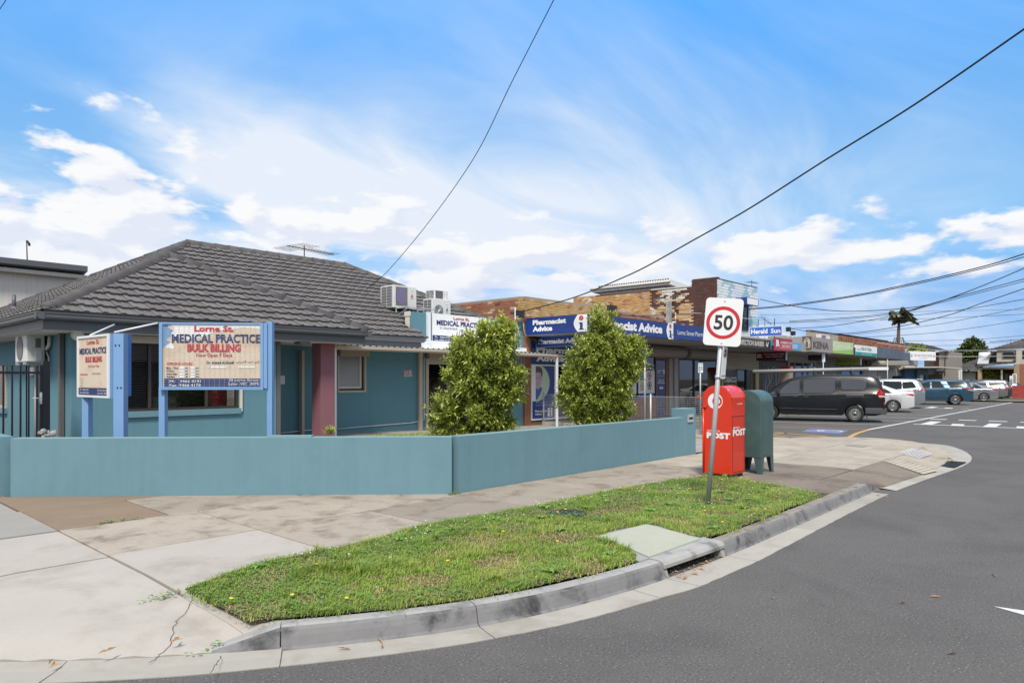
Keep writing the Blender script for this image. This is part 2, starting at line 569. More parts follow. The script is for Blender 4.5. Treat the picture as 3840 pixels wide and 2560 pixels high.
# kerb line
KP = [(-0.95, 11.5), (-0.75, 9.0), (-0.2, 6.9), (0.55, 5.65), (1.15, 4.95), (1.75, 4.42), (2.25, 4.08), (2.85, 3.72), (3.40, 3.46), (4.10, 3.25), (4.90, 3.12),
 (5.60, 3.07), (6.40, 3.04), (7.3, 3.04), (8.2, 3.05), (10.0, 3.08), (11.55, 3.10), (12.3, 3.10)]
def catmull(P, n=8):
 out = []
 for i in range(len(P) - 1):
  p0 = Vector(P[max(0, i - 1)]); p1 = Vector(P[i]); p2 = Vector(P[i + 1]); p3 = Vector(P[min(len(P) - 1, i + 2)])
  for k in range(n):
   t = k / n
   out.append(0.5 * ((2 * p1) + (p2 - p0) * t + (2 * p0 - 5 * p1 + 4 * p2 - p3) * t * t + (3 * p1 - p0 - 3 * p2 + p3) * t ** 3))
 out.append(Vector(P[-1]))
 return out
KC = catmull(KP, 10)
_acc = [0.0]
for i in range(1, len(KC)):
 _acc.append(_acc[-1] + (KC[i] - KC[i - 1]).length)
def k_at(s):
 s = max(0, min(_acc[-1] - 1e-6, s))
 for i in range(1, len(KC)):
  if _acc[i] >= s:
   t = (s - _acc[i - 1]) / (_acc[i] - _acc[i - 1])
   p = KC[i - 1].lerp(KC[i], t)
   d = (KC[min(i + 1, len(KC) - 1)] - KC[max(i - 2, 0)]).normalized()
   return p, Vector((d.y, -d.x))        # outward = toward the road
 return KC[-1], Vector((0, -1))
def k_s(x):
 """arc length where the kerb line passes x (x grows along it)"""
 for i in range(1, len(KC)):
  if KC[i].x >= x:
   t = (x - KC[i - 1].x) / (KC[i].x - KC[i - 1].x)
   return _acc[i - 1] + t * (_acc[i] - _acc[i - 1])
 return _acc[-1]
def sweep(mb, s0, s1, prof, mi=0, step=0.12, h0=1.0, h1=1.0, smooth=False):
 """profile [(offset toward road, z)] swept along the kerb line, heights scaled h0..h1 above the gutter"""
 n = max(2, int((s1 - s0) / step) + 1)
 rows = []
 for i in range(n):
  t = i / (n - 1)
  p, o = k_at(s0 + (s1 - s0) * t)
  h = h0 + (h1 - h0) * t
  rows.append([(p.x + o.x * a, p.y + o.y * a, -0.13 + (z + 0.13) * (h if z > -0.13 else 1)) for a, z in prof])
 m = len(prof)
 vs = [q for r_ in rows for q in r_]
 fs = [(i * m + k, (i + 1) * m + k, (i + 1) * m + k + 1, i * m + k + 1) for i in range(n - 1) for k in range(m - 1)]
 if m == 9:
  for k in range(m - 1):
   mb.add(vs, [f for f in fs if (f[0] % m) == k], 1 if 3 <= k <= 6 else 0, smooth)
  fs = []
 fs += [tuple(range(m)), tuple((n - 1) * m + k for k in range(m - 1, -1, -1))]
 mb.add(vs, fs, mi, smooth)
KPROF = [(-0.17, -0.2), (-0.17, 0.004), (-0.085, 0.006), (-0.055, 0.0), (-0.036, -0.016), (-0.024, -0.05), (-0.006, -0.112), (0.018, -0.126), (0.018, -0.2)]
kerb = MB()
sweep(kerb, k_s(1.90), k_s(2.26) - 0.004, KPROF, h0=0.12, h1=1.0, step=.04)
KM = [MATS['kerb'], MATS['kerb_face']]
kerb = kerb.build('kerb', KM, kind='structure')
kj = [2.26, 2.95, 3.42, 4.86, 5.34]
for a, b in zip(kj[:-1], kj[1:]):
 if a == 2.95:
  continue
 a2 = 2.26 if a == 2.26 else a
 b2 = 3.42 if a == 2.26 else b
 mb = MB()
 sweep(mb, k_s(a2) + 0.004, k_s(b2) - 0.004, KPROF)
 mb.build('kerb_stone', KM, kerb)
kj = [6.42, 8.22, 9.70, 11.42]
for a, b in zip(kj[:-1], kj[1:]):
 mb = MB()
 sweep(mb, k_s(a) + 0.004, k_s(b) - 0.004, KPROF)
 mb.build('kerb_stone', [MATS['kerb_old'], MATS['kerb_face']], kerb)
mb = MB()
sweep(mb, k_s(11.42) + 0.004, k_s(11.95), KPROF, h0=1.0, h1=0.12)
mb.build('kerb_stone', [MATS['kerb_old'], MATS['kerb_face']], kerb)
# stormwater pit in the kerb: lintel over a dark mouth
mb = MB()
sweep(mb, k_s(5.34) + 0.004, k_s(6.42) - 0.004, [(-0.30, -0.052), (-0.30, 0.012), (-0.085, 0.014), (-0.035, 0.004), (-0.012, -0.022), (-0.012, -0.052)])
pit = mb.build('pit_lintel', MATS['kerb'], kerb)
mb = MB()
sweep(mb, k_s(5.34) + 0.004, k_s(6.42) - 0.004, [(-0.42, -0.30), (-0.42, -0.053), (-0.30, -0.053), (-0.28, -0.30)])
mb.build('pit_back', MATS['black_hole'], kerb)
mb = MB()
for a, b in ((5.34, 5.40), (6.34, 6.42)):
 sweep(mb, k_s(a) + 0.006, k_s(b) - 0.006, [(-0.28, -0.2), (-0.28, -0.054), (-0.03, -0.054), (0.0, -0.13), (0.0, -0.2)])
mb.build('pit_cheek', MATS['kerb'], kerb)
# gutter strips, one per pour
gutter = MB()
GP = [(0.0, -0.2), (0.012, -0.1265), (0.15, -0.1285), (0.265, -0.1245), (0.265, -0.2)]
sweep(gutter, k_s(2.27) + 0.004, k_s(3.42) - 0.004, GP)
gutter = gutter.build('gutter', MATS['gutter'], kind='structure')
gw = [(3.42, 0.0), (4.86, .03), (5.34, .07), (6.42, .05), (8.2, 0.0), (9.7, -.02), (11.5, -.03)]
for (a, wa), (b, wb) in zip(gw[:-1], gw[1:]):
 s0, s1 = k_s(a) + .003, k_s(b) - .003
 n = int((s1 - s0) / .12) + 2
 mb = MB()
 rows = []
 for i in range(n):
  p, o = k_at(s0 + (s1 - s0) * i / (n - 1))
  w = .265 + wa + (wb - wa) * i / (n - 1) + random.uniform(-.006, .006)
  rows.append([(p.x + o.x * q, p.y + o.y * q, z) for q, z in ((0, -.2), (.012, -.1265), (.15, -.1285), (w, -.1245), (w, -.2))])
 mb.add([q for r_ in rows for q in r_], [(i * 5 + k, i * 5 + 5 + k, i * 5 + 6 + k, i * 5 + k + 1) for i in range(n - 1) for k in range(4)])
 mb.build('gutter_piece', MATS['gutter'], gutter)
# left layback where the kerb dips
for a, b in ((0.0, k_s(0.35)), (k_s(0.35), k_s(1.27)), (k_s(1.27), k_s(2.27))):
 mb = MB()
 sweep(mb, a + 0.003, b - 0.003, [(-0.02, -0.2), (-0.02, -0.115), (0.10, -0.1275), (0.265, -0.1245), (0.265, -0.2)])
 mb.build('gutter_piece', MATS['gutter'], gutter)
# footpath of concrete slabs
# outline inside the kerb, cut into bays
_in = []
for i in range(0, len(KC)):
 p = KC[i]
 d = (KC[min(i + 1, len(KC) - 1)] - KC[max(i - 1, 0)]).normalized()
 o = Vector((d.y, -d.x))
 if p.x < 2.26 and p.x > -0.96:
  _in.append(p - o * 0.035)
 elif p.x < 11.6:
  _in.append(p - o * 0.175)
NOSE = [(12.0, 3.06), (13.9, 2.96), (15.0, 2.95), (16.1, 2.99), (17.2, 3.12), (18.2, 3.38), (19.2, 3.83), (20.0, 4.42), (20.45, 5.1), (20.4, 5.8), (20.0, 6.5), (19.45, 6.95), (19.0, 7.2)]
FOOT = [(q.x, q.y) for q in _in] + NOSE + [(19.0, 15.48), (17.8, 15.48), (17.8, 7.1), (6.58, 7.14), (2.3, 11.42), (2.2, 18), (-1.1, 18)]
def clip_rect(pts, x0, y0, x1, y1):
 def cut(P, ins, inter):
  out = []
  for i in range(len(P)):
   a, b = P[i - 1], P[i]
   if ins(b):
    if not ins(a):
     out.append(inter(a, b))
    out.append(b)
   elif ins(a):
    out.append(inter(a, b))
  return out
 def ix(x):
  return lambda a, b: (x, a[1] + (b[1] - a[1]) * (x - a[0]) / (b[0] - a[0]))
 def iy(y):
  return lambda a, b: (a[0] + (b[0] - a[0]) * (y - a[1]) / (b[1] - a[1]), y)
 P = list(pts)
 for ins, f in ((lambda q: q[0] >= x0, ix(x0)), (lambda q: q[0] <= x1, ix(x1)), (lambda q: q[1] >= y0, iy(y0)), (lambda q: q[1] <= y1, iy(y1))):
  if not P:
   return []
  P = cut(P, ins, f)
 return P
def zfoot(x, y):
 """the footpath dips to the road where the kerb is laid back"""
 if x < 2.34:
  d = min((Vector((x, y)) - q).length for q in KC[::3])
  return (-0.112 + min(1.0, max(0.0, (d - 0.035)) / 0.30) * 0.050 + min(1.0, max(0.0, (d - 0.3)) / 1.2) * 0.062) * min(1.0, (2.34 - x) / .30)
 if x > 11.5 and y < 5.0:
  return -0.10 * min(1.0, (x - 11.5) / 0.6) * max(0.0, 1.0 - max(0.0, (y - (3.0 + max(0, x - 16.3) * 0.35))) / 1.0) * max(0.0, min(1.0, 17.6 - x))
 return 0.0
footpath = MB()
fb = [Vector((x, y, -0.17)) for x, y in FOOT]
footpath.add(fb, [tuple(range(len(fb) - 1, -1, -1))])
footpath = footpath.build('footpath', MATS['joint'], kind='structure')
def slab(x0, y0, x1, y1, mat, gap=0.011, dz=0.0, name='slab', outline=None):
 P = clip_rect(outline or FOOT, x0 + gap, y0 + gap, x1 - gap, y1 - gap)
 Q = []
 for q in P:
  if not Q or (Vector(q) - Vector(Q[-1])).length > 0.004:
   Q.append(q)
 if len(Q) > 2 and (Vector(Q[0]) - Vector(Q[-1])).length < 0.004:
  Q.pop()
 if len(Q) < 3:
  return None
 bm = bmesh.new()
 vs = [bm.verts.new((x, y, 0)) for x, y in Q]
 try:
  bm.faces.new(vs)
 except Exception:
  bm.free()
  return None
 need = any(abs(zfoot(x, y)) > 1e-5 for x, y in Q)
 if need:
  bmesh.ops.triangulate(bm, faces=bm.faces[:])
  xa, xb, yc_, yd_ = min(q[0] for q in Q), max(q[0] for q in Q), min(q[1] for q in Q), max(q[1] for q in Q)
  for cx in [xa + (xb - xa) * k / 20 for k in range(1, 20)]:
   bmesh.ops.bisect_plane(bm, geom=bm.verts[:] + bm.edges[:] + bm.faces[:], plane_co=(cx, 0, 0), plane_no=(1, 0, 0))
  for cy in [yc_ + (yd_ - yc_) * k / 20 for k in range(1, 20)]:
   bmesh.ops.bisect_plane(bm, geom=bm.verts[:] + bm.edges[:] + bm.faces[:], plane_co=(0, cy, 0), plane_no=(0, 1, 0))
 ext = bmesh.ops.extrude_face_region(bm, geom=bm.faces[:])
 tv = [g for g in ext['geom'] if isinstance(g, bmesh.types.BMVert)]
 tilt = random.uniform(-0.003, 0.003)
 for v in bm.verts:
  v.co.z = -0.165
 for v in tv:
  v.co.z = zfoot(v.co.x, v.co.y) + dz + tilt * (v.co.x - x0)
 bmesh.ops.recalc_face_normals(bm, faces=bm.faces[:])
 me = bpy.data.meshes.new(name)
 bm.to_mesh(me)
 bm.free()
 me.materials.append(MATS[mat])
 o = bpy.data.objects.new(name, me)
 COL.objects.link(o)
 o.parent = footpath
 if need:
  me.polygons.foreach_set('use_smooth', [True] * len(me.polygons))
  me.set_sharp_from_angle(angle=R(30))
  return o
 bv = o.modifiers.new('edge', 'BEVEL')
 bv.width = 0.008
 bv.segments = 2
 bv.limit_method = 'ANGLE'
 bv.angle_limit = R(50)
 return o
# side-street arm (x < 2.15)
slab(-3, 3, 2.16, 6.90, 'slab_new')
slab(-3, 6.90, 2.16, 8.45, 'slab_new')
slab(-3, 8.45, 2.16, 10.0, 'slab_grey')
slab(-3, 10.0, 2.16, 11.6, 'slab_grey')
slab(-3, 11.6, 2.16, 13.2, 'slab_grey')
slab(-3, 13.2, 2.16, 18, 'slab_grey')
# bays along the walls
slab(2.16, 5.0, 3.62, 6.98, 'slab_new')
slab(2.15, 3.0, 2.44, 5.3, 'slab_new', gap=0.001, dz=-0.004)
slab(2.16, 6.98, 3.62, 8.50, 'slab_old')
slab(2.16, 8.50, 3.30, 9.95, 'slab_brown')
slab(2.16, 9.95, 3.90, 11.6, 'slab_brown')
slab(3.30, 8.50, 5.06, 9.95, 'slab_old')
slab(3.62, 6.98, 5.06, 8.50, 'slab_old')
slab(5.06, 6.98, 6.60, 8.60, 'slab_old')
bx = [3.62, 5.06, 6.58, 8.18, 9.87, 11.50]
for a, b in zip(bx[:-1], bx[1:]):
 slab(a, 5.0, b, 6.98 if b < 6.6 else 7.12, 'slab_old')
# round the posting boxes and over the corner
nx = [11.50, 13.2, 15.0, 16.9, 18.6, 20.8]
ny = [2.6, 3.85, 4.72, 5.52, 7.12]
for a, b in zip(nx[:-1], nx[1:]):
 for c, d in zip(ny[:-1], ny[1:]):
  slab(a, c, b, d, 'slab_dark' if (a < 12 and c < 5) or (a < 14 and c < 3) else 'slab_nose')
slab(10.15, 3.2, 11.50, 5.0, 'slab_dark')
for c, d in zip([7.12, 9.0, 11, 13], [9.0, 11, 13, 15.5]):
 slab(17.0, c, 19.0, d, 'slab_nose')
# flush strip and wide gutter round the corner
NG = [(11.9, 3.10), (13.9, 3.0), (15.0, 2.99), (16.1, 3.03), (17.2, 3.16), (18.2, 3.42), (19.2, 3.87), (20.0, 4.46), (20.45, 5.1)]
NO = [(11.9, 2.86), (13.9, 2.78), (15.0, 2.72), (16.1, 2.69), (17.3, 2.74), (18.6, 2.96), (20.0, 3.40), (21.0, 3.95), (21.25, 4.9)]
NG = catmull(NG, 5); NO = catmull(NO, 5)
for i0, i1 in ((0, 9), (9, 19), (19, 29), (29, 40)):
 mb = MB()
 for i in range(i0, i1):
  a, b, c, d = NG[i], NG[i + 1], NO[i + 1], NO[i]
  mb.add([(a.x, a.y, -0.104), (b.x, b.y, -0.104), (c.x, c.y, -0.1245), (d.x, d.y, -0.1245)], [(3, 2, 1, 0)])
 mb.build('gutter_piece', MATS['gutter'], gutter)
# small upstand kerb round the nose
mb = MB()
UP = catmull([(17.2, 3.22), (18.2, 3.50), (19.15, 3.95), (19.9, 4.55), (20.28, 5.2), (20.22, 5.8), (19.85, 6.4)], 6)
for i in range(len(UP) - 1):
 a, b = UP[i], UP[i + 1]
 da = (UP[min(i + 1, len(UP) - 1)] - UP[max(i - 1, 0)]).normalized(); db = (UP[min(i + 2, len(UP) - 1)] - UP[i]).normalized()
 na, nb = Vector((da.y, -da.x)), Vector((db.y, -db.x))
 f_ = lambda j: 0.012 if 4 < j < len(UP) - 3 else -0.06
 ha, hb = f_(i), f_(i + 1)
 A = [(a.x - na.x * .25, a.y - na.y * .25, min(ha, .003)), (a.x + na.x * .05, a.y + na.y * .05, ha), (a.x + na.x * .22, a.y + na.y * .22, -0.13)]
 B = [(b.x - nb.x * .25, b.y - nb.y * .25, min(hb, .003)), (b.x + nb.x * .05, b.y + nb.y * .05, hb), (b.x + nb.x * .22, b.y + nb.y * .22, -0.13)]
 mb.add(A + B, [(0, 1, 4, 3), (1, 2, 5, 4)])
mb.build('corner_kerb', MATS['slab_nose'], kerb)
# kerb along the apron side of the path and along the shop fronts
mb = MB()
mb.box((18.98, 7.2, -0.2), (19.13, 12.52, 0.004))
mb.build('kerb_stone', MATS['kerb_old'], kerb)
mb = MB()
mb.box((19.13, 12.4, -0.2), (62.6, 12.55, 0.006))
mb.build('kerb_stone', MATS['kerb_old'], kerb)
shop_path = MB()
shop_path.box((19.0, 12.55, -0.25), (62.6, 15.6, 0.0))
shop_path.build('shop_footpath', MATS['slab_dark'], kind='structure')
# iron and concrete covers let into the corner
mb = MB()
cv = [G(2400 + u * .6378, 1400 + v * .6378) for u, v in ((1435, 512), (1492, 490), (1752, 542), (1665, 562))]
for q in cv:
 q.z = zfoot(q.x, q.y) + .012
mb = MB(); mb.quad(*cv)
base = tag(mb.build('drain_grate', MATS['slab_nose']), 'long concrete pit cover with slots beside the corner gutter', 'pit cover')
mb = MB()
for k in range(9):
 t = (k + 0.6) / 9.6
 a = cv[0].lerp(cv[3], t); b = cv[1].lerp(cv[2], t)
 mb.obox((a.x, a.y, a.z + .001), (b - a) * 1.0, (0.05, 0, 0), (0, 0, 0.004))
mb.build('slot', MATS['iron'], base)
gr = [(15.6, 3.06), (16.75, 3.02), (16.7, 2.76), (15.6, 2.76)]
mb = MB()
for P in ([(720, 2243), (708, 2275), (668, 2310), (652, 2335), (640, 2375), (600, 2405), (562, 2432)], [(830, 2412), (822, 2435), (805, 2470), (790, 2505)]):
 c3 = catmull([Vector((q.x, q.y)) for q in (G(a, b, -.03) for a, b in P)], 5)
 mb.tube([(q.x + random.uniform(-.010, .010), q.y + random.uniform(-.010, .010), zfoot(q.x, q.y)) for q in c3], 0.0018, 4, smooth=False)
mb.build('crack', MATS['joint'], footpath)
gt = thing('gutter_grate', 'black iron bar grate in the gutter of the corner with weeds in it', 'drain grate', (16.1, 2.9, -0.11))
mb = MB(); mb.box((15.6, 2.74, -0.125), (16.75, 3.05, -0.112)); mb.build('well', MATS['black_hole'], gt)
for k in range(11):
 mb = MB(); x = 15.63 + k * 0.108; mb.box((x, 2.74, -0.112), (x + .05, 3.05, -0.100)); mb.build('bar', MATS['iron'], gt)
mb = MB()
rp = [G(2400 + u * .6378, 1400 + v * .6378) for u, v in ((1518, 462), (1600, 441), (1727, 466), (1650, 486))]
for k in range(10):
 t0, t1 = k / 10, (k + .55) / 10
 mb.quad(*[Vector((q.x, q.y, zfoot(q.x, q.y) + 0.007)) for q in (rp[0].lerp(rp[3], t0), rp[1].lerp(rp[2], t0), rp[1].lerp(rp[2], t1), rp[0].lerp(rp[3], t1))])
mb.build('ramp_strip', MATS['paint_white'], footpath)
cv = [G(2400 + u * .6378, 1400 + v * .6378) for u, v in ((1200, 424), (1232, 415), (1342, 424), (1312, 433))]
tag(flat('service_cover', [(q.x, q.y) for q in cv], 0.007, 'slab_grey'), 'small grey service cover set in the footpath near the kerb corner', 'service cover')
# verge
VG = [(2.19, 4.36), (2.19, 5.36), (2.6, 5.55), (3.0, 5.66), (3.65, 5.62), (4.3, 5.70), (4.83, 5.80), (5.4, 5.77), (5.76, 5.72), (6.59, 5.63), (6.88, 5.65), (7.96, 5.62), (8.96, 5.60),
 (9.94, 5.48), (10.50, 5.32), (10.63, 4.95), (10.42, 4.37), (10.20, 3.76), (9.86, 3.27), (9.11, 3.27), (8.17, 3.24), (6.80, 3.22), (6.30, 3.32), (6.60, 3.90), (6.57, 4.06), (6.0, 4.12),
 (5.70, 4.10), (5.62, 3.74), (5.40, 3.42), (5.2, 3.30), (4.66, 3.34), (4.04, 3.46), (3.39, 3.66), (2.83, 3.93), (2.36, 4.24)]
verge = flat('verge_soil', VG, 0.013, 'soil', kind='structure')
pitlid = thing('pit_lid', 'pale green dimpled drain lid set in grass behind the kerb pit', 'pit lid', (6.0, 3.7, 0))
lid = [(5.74, 4.06), (6.55, 4.02), (6.33, 3.26), (5.36, 3.26)]
mb = MB()
mb.prism([(5.62, 4.18, 0.012), (6.68, 4.12, 0.012), (6.44, 3.25, 0.012), (5.20, 3.26, 0.012)], (0, 0, -0.1))
mb.build('surround', MATS['kerb'], pitlid)
mb = MB()
mb.prism([(x, y, 0.024) for x, y in lid], (0, 0, -0.1))
mb.build('lid', MATS['lid_green'], pitlid)
mb = MB()
L = [Vector((x, y, 0.024)) for x, y in lid]
for i in range(18):
 for j in range(20):
  u, v = (i + .5 + (0.5 if j % 2 else 0)) / 18.8, (j + .7) / 20.4
  p = L[0].lerp(L[1], u).lerp(L[3].lerp(L[2], u), v)
  mb.add([p + Vector(q) for q in ((-.017, -.010, 0), (.017, -.010, 0), (.017, .010, 0), (-.017, .010, 0), (-.011, -.005, .007), (.011, -.005, .007), (.011, .005, .007), (-.011, .005, .007))],
   [(4, 5, 6, 7), (0, 1, 5, 4), (1, 2, 6, 5), (2, 3, 7, 6), (3, 0, 4, 7)])
mb.build('dimple', MATS['lid_green'], pitlid, kind='stuff')
sc_ = G(2130, 1930)
mb = MB(); mb.lathe([(0.0, 0.03), (0.22, 0.03), (0.225, 0.0)], (sc_.x, sc_.y, 0), (0, 0, 1), 24, smooth=False)
o = recentre(mb.build('valve_cover', MATS['iron']))
tag(o, 'round dark iron cover half hidden in the grass verge', 'valve cover')
# painted markings (parts of the road)
ZP = -0.126
def mark(pts, mat, z=ZP, name='marking'):
 return flat(name, [(q[0], q[1]) for q in pts], z, mat, road)
def line(a, b, w, mat, z=ZP):
 a, b = Vector(a[:2]), Vector(b[:2])
 d = (b - a).normalized()
 n = Vector((-d.y, d.x)) * w / 2
 return mark([a - n, b - n, b + n, a + n], mat, z, 'line')
line((25.6, 7.0), (62.4, 7.32), 0.13, 'paint_white')
yc = catmull([(21.9, 6.50), (22.6, 6.63), (23.5, 6.78), (24.6, 6.90), (25.6, 7.0)], 4)
for a, b in zip(yc[:-1], yc[1:]):
 pass
mbm = MB()
for a, b in zip(yc[:-1], yc[1:]):
 d = (b - a).normalized(); n = Vector((-d.y, d.x)) * 0.075
 mbm.quad((a.x - n.x, a.y - n.y, ZP), (b.x - n.x, b.y - n.y, ZP), (b.x + n.x, b.y + n.y, ZP), (a.x + n.x, a.y + n.y, ZP))
mbm.build('line', MATS['paint_yellow'], road)
BAY = Vector((-0.30, 0.954)).normalized()          # parking bays lean this way (rear to front)
for k in range(13):
 x0 = 25.65 + k * 3.1
 p = Vector((x0, 7.12))
 e = p + BAY * 5.2
 line(p, e, 0.10, 'paint_yellow' if k == 0 else 'paint_white')
line((22.3, 8.95), (21.75, 7.0), 0.12, 'paint_yellow')
line((21.0, 8.6), (21.75, 7.0), 0.12, 'paint_yellow')
line((20.3, 8.9), (21.3, 7.3), 0.12, 'paint_yellow')
line((22.3, 8.95), (20.3, 9.2), 0.12, 'paint_yellow')
line((22.25, 8.5), (21.2, 8.7), 0.12, 'paint_yellow')
# disabled bay panel with its wheelchair sign
DB = [Vector(q) for q in ((23.15, 7.15), (24.85, 7.38), (24.68, 8.55), (23.15, 8.36))]
mark(DB, 'paint_blue')
Pd = Panel((23.15, 7.15, ZP), (1.7, 0.2, 0), (-0.05, 1.2, 0))
mb = MB()
Pd.ring(mb, 0.56, 0.42, 0.24, 0.05, 0.004)
Pd.poly(mb, [(0.33, 0.50), (0.37, 0.50), (0.37, 0.92), (0.33, 0.92)], 0.005)
Pd.poly(mb, [(0.30, 0.90), (0.40, 0.90), (0.40, 0.98), (0.30, 0.98)], 0.006)
Pd.poly(mb, [(0.35, 0.55), (0.62, 0.55), (0.62, 0.61), (0.35, 0.61)], 0.007)
mb.build('wheelchair_symbol', MATS['paint_white'], road)
# raised crossing: toothed bars across the street
for xb, sgn in ((29.95, 1), (47.0, 1)):
 y0, y1 = (6.6, -9.0) if xb < 40 else (12.0, 7.5)
 line((xb, y0), (xb, y1), 0.24, 'paint_white')
 n = int(abs(y1 - y0) / 1.0)
 for k in range(n):
  y = y0 - 0.2 - k * 1.0 * (1 if y1 < y0 else -1)
  w = 0.40
  lg = 2.3 if k % 2 == 0 else 1.05
  mark([(xb + 0.12, y), (xb + 0.12 + lg, y + 0.12), (xb + 0.12 + lg, y + 0.12 - w), (xb + 0.12, y - w)], 'paint_white', name='crossing_bar')
for k in range(14):
 y = 6.9 - k * 1.05
 mark([(34.0, y), (34.45, y), (34.45, y - 0.62), (34.0, y - 0.62)], 'paint_white', name='crossing_dash')
ap = [G(3724, 2273, -.13), G(3860, 2292, -.13), G(3860, 2312, -.13)]
mark(ap, 'paint_white', name='arrow')
line((ap[1] + ap[2]) / 2, (ap[1] + ap[2]) / 2 + (ap[1] - ap[0]) * 3.2, 0.10, 'paint_white')
for k in range(3):
 line((58 + k * 1.3, 0.0 - k), (60.5 + k * 1.3, 0.2 - k), 0.3, 'paint_white')
# low rendered wall
TEAL = (0.136, 0.252, 0.304)
M('teal_wall', TEAL, rough=0.85, var=0.07, vs=0.9, bump=0.35, bs=150, spec=0.3, streak=0.06, dirt=((0.125, 0.225, 0.275), 0.5, 1.1))
M('teal_top', (0.19, 0.30, 0.32), rough=0.9, var=0.12, vs=2, bump=0.3, bs=120, spec=0.2)  # paler wall tops: light from above put into the colour; also the mortar
M('house_teal', (0.112, 0.238, 0.290), rough=0.85, var=0.06, vs=0.8, bump=0.3, bs=170, spec=0.3, streak=0.05)
WT = 0.79
splay = thing('garden_wall', 'low teal rendered wall running across the corner below the signboards', 'wall', (4.4, 9.3, 0))
n_ = Vector((1, 1, 0)).normalized() * 0.2
a_, b_ = Vector((2.34, 11.38, -0.05)), Vector((6.565, 7.155, -0.05))
mb = MB(); mb.obox(a_, b_ - a_, n_, (0, 0, WT + 0.045)); mb.build('wall_body', MATS['teal_wall'], splay)
mb = MB(); mb.obox(a_ + Vector((0, 0, WT + 0.045)), b_ - a_, n_, (0, 0, 0.006)); mb.build('wall_lit_top', MATS['teal_top'], splay)
mb = MB(); q0 = a_.lerp(b_, 0.575) + n_ * 0.1 + Vector((0, 0, WT + .05)); mb.obox(q0, (b_ - a_) * 0.10, n_ * 0.8, (0, 0, 0.022)); mb.build('mortar_cap', MATS['teal_top'], splay)
x0 = XY(1722, 7.12)
xp, xe = XY(2569, 7.12), XY(2609, 7.12)
rw = thing('garden_wall', 'low teal rendered wall along the footpath ending in a square letterbox pier', 'wall', (x0, 7.12, 0))
mb = MB(); mb.box((x0, 7.12, -0.1), (xp, 7.32, WT)); mb.build('wall_body', MATS['teal_wall'], rw)
mb = MB(); mb.box((x0, 7.12, WT), (xp, 7.32, WT + 0.006)); mb.build('wall_lit_top', MATS['teal_top'], rw)
zp = ZY(2609, 1530, 7.12)
mb = MB(); mb.box((xp, 7.117, -0.1), (xe, YX(2517, xp), zp)); mb.build('pier', MATS['teal_wall'], rw, bevel=0.008)
mb = MB(); mb.box((xp + .012, 7.13, zp), (xe - .012, YX(2517, xp) - .012, zp + 0.005)); mb.build('pier_lit_top', MATS['teal_top'], rw)
lx0, lx1, lz0, lz1 = XY(2581, 7.1), XY(2600, 7.1), ZY(2590, 1582, 7.1), ZY(2590, 1553, 7.1)
lb = MB(); lb.box((lx0, 7.095, lz0), (lx1, 7.125, lz1)); lb = lb.build('letterbox', MATS['galv'], rw)
mb = MB(); mb.box((lx0 + .03, 7.090, lz1 - .10), (lx1 - .03, 7.0945, lz1 - .06)); mb.build('slot', MATS['black_hole'], lb)
mb = MB(); mb.box((2.2, 11.5, -0.1), (2.4, 19.0, WT + 0.02))
tag(recentre(mb.build('garden_wall', MATS['teal_wall'])), 'teal rendered wall along the side street beside the black gate', 'wall')
# street signs
M('sign_white', (0.74, 0.75, 0.76), rough=0.45, var=0.03, vs=5, spec=0.5)
M('sign_red', (0.50, 0.018, 0.03), rough=0.45, var=0.05, vs=5)
M('print_black', (0.018, 0.022, 0.03), rough=0.5, var=0.0)
M('print_white', (0.80, 0.80, 0.80), rough=0.5, var=0.0)
M('print_red', (0.48, 0.02, 0.03), rough=0.5, var=0.06)
M('print_navy', (0.02, 0.03, 0.13), rough=0.5, var=0.05)
M('print_blue', (0.03, 0.12, 0.50), rough=0.5, var=0.05)
M('print_green', (0.04, 0.32, 0.16), rough=0.5, var=0.05)
def rrect(w, h, r, n=5):
 """rounded outline as (u, v) fractions"""
 out = []
 for cx_, cy_, a0 in ((w - r, r, -90), (w - r, h - r, 0), (r, h - r, 90), (r, r, 180)):
  for k in range(n + 1):
   a = R(a0 + 90 * k / n)
   out.append(((cx_ + r * math.cos(a)) / w, (cy_ + r * math.sin(a)) / h))
 return out
FW, RT = Vector((_fw[0], _fw[1], 0)), Vector((_rt[0], _rt[1], 0))
sb = G(2652, 1895)
DEP = (sb.x * _fw[0] + sb.y * _fw[1])
spd = thing('speed_sign', 'leaning galvanised pole with 50 speed limit plate and a narrow parking plate in the grass', 'road sign', sb)
top = DP(2716, 1128, DEP)
mb = MB(); mb.tube([sb - Vector((0, 0, 0.1)), top], 0.030, 14); mb.build('pole', MATS['galv'], spd)
pd = (top - sb).normalized()
yaw = R(15)
U = RT * math.cos(yaw) - FW * math.sin(yaw)
U = (U - pd * U.dot(pd)).normalized()
c0 = DP(2712, 1207, DEP - 0.055)
w_, h_ = 0.452, 0.60
P50 = Panel(c0 - U * w_ / 2 - pd * h_ / 2, U * w_, pd * h_)
mb = MB(); o_ = rrect(w_, h_, 0.05); mb.prism([P50.pt(u, v, -0.003) for u, v in o_], P50.N * 0.005); pl = mb.build('speed_plate', MATS['sign_white'], spd)
mb = MB(); P50.ring(mb, 0.5, 0.485, 0.452, 0.092, 0.0045, 64); mb.build('red_ring', MATS['sign_red'], pl)
P50.text('50', 0.255, 0.335, 0.765, 0.645, off=0.005, bold=0.022, res=5).build('lettering', MATS['print_black'], pl)
mb = MB()
for v in (0.055, 0.935):
 mb.lathe([(0.0, 0.008), (0.008, 0.006), (0.010, 0.0)], P50.pt(0.5, v, 0.002), P50.N, 10)
mb.build('bolt', MATS['galv'], pl)
mb = MB()
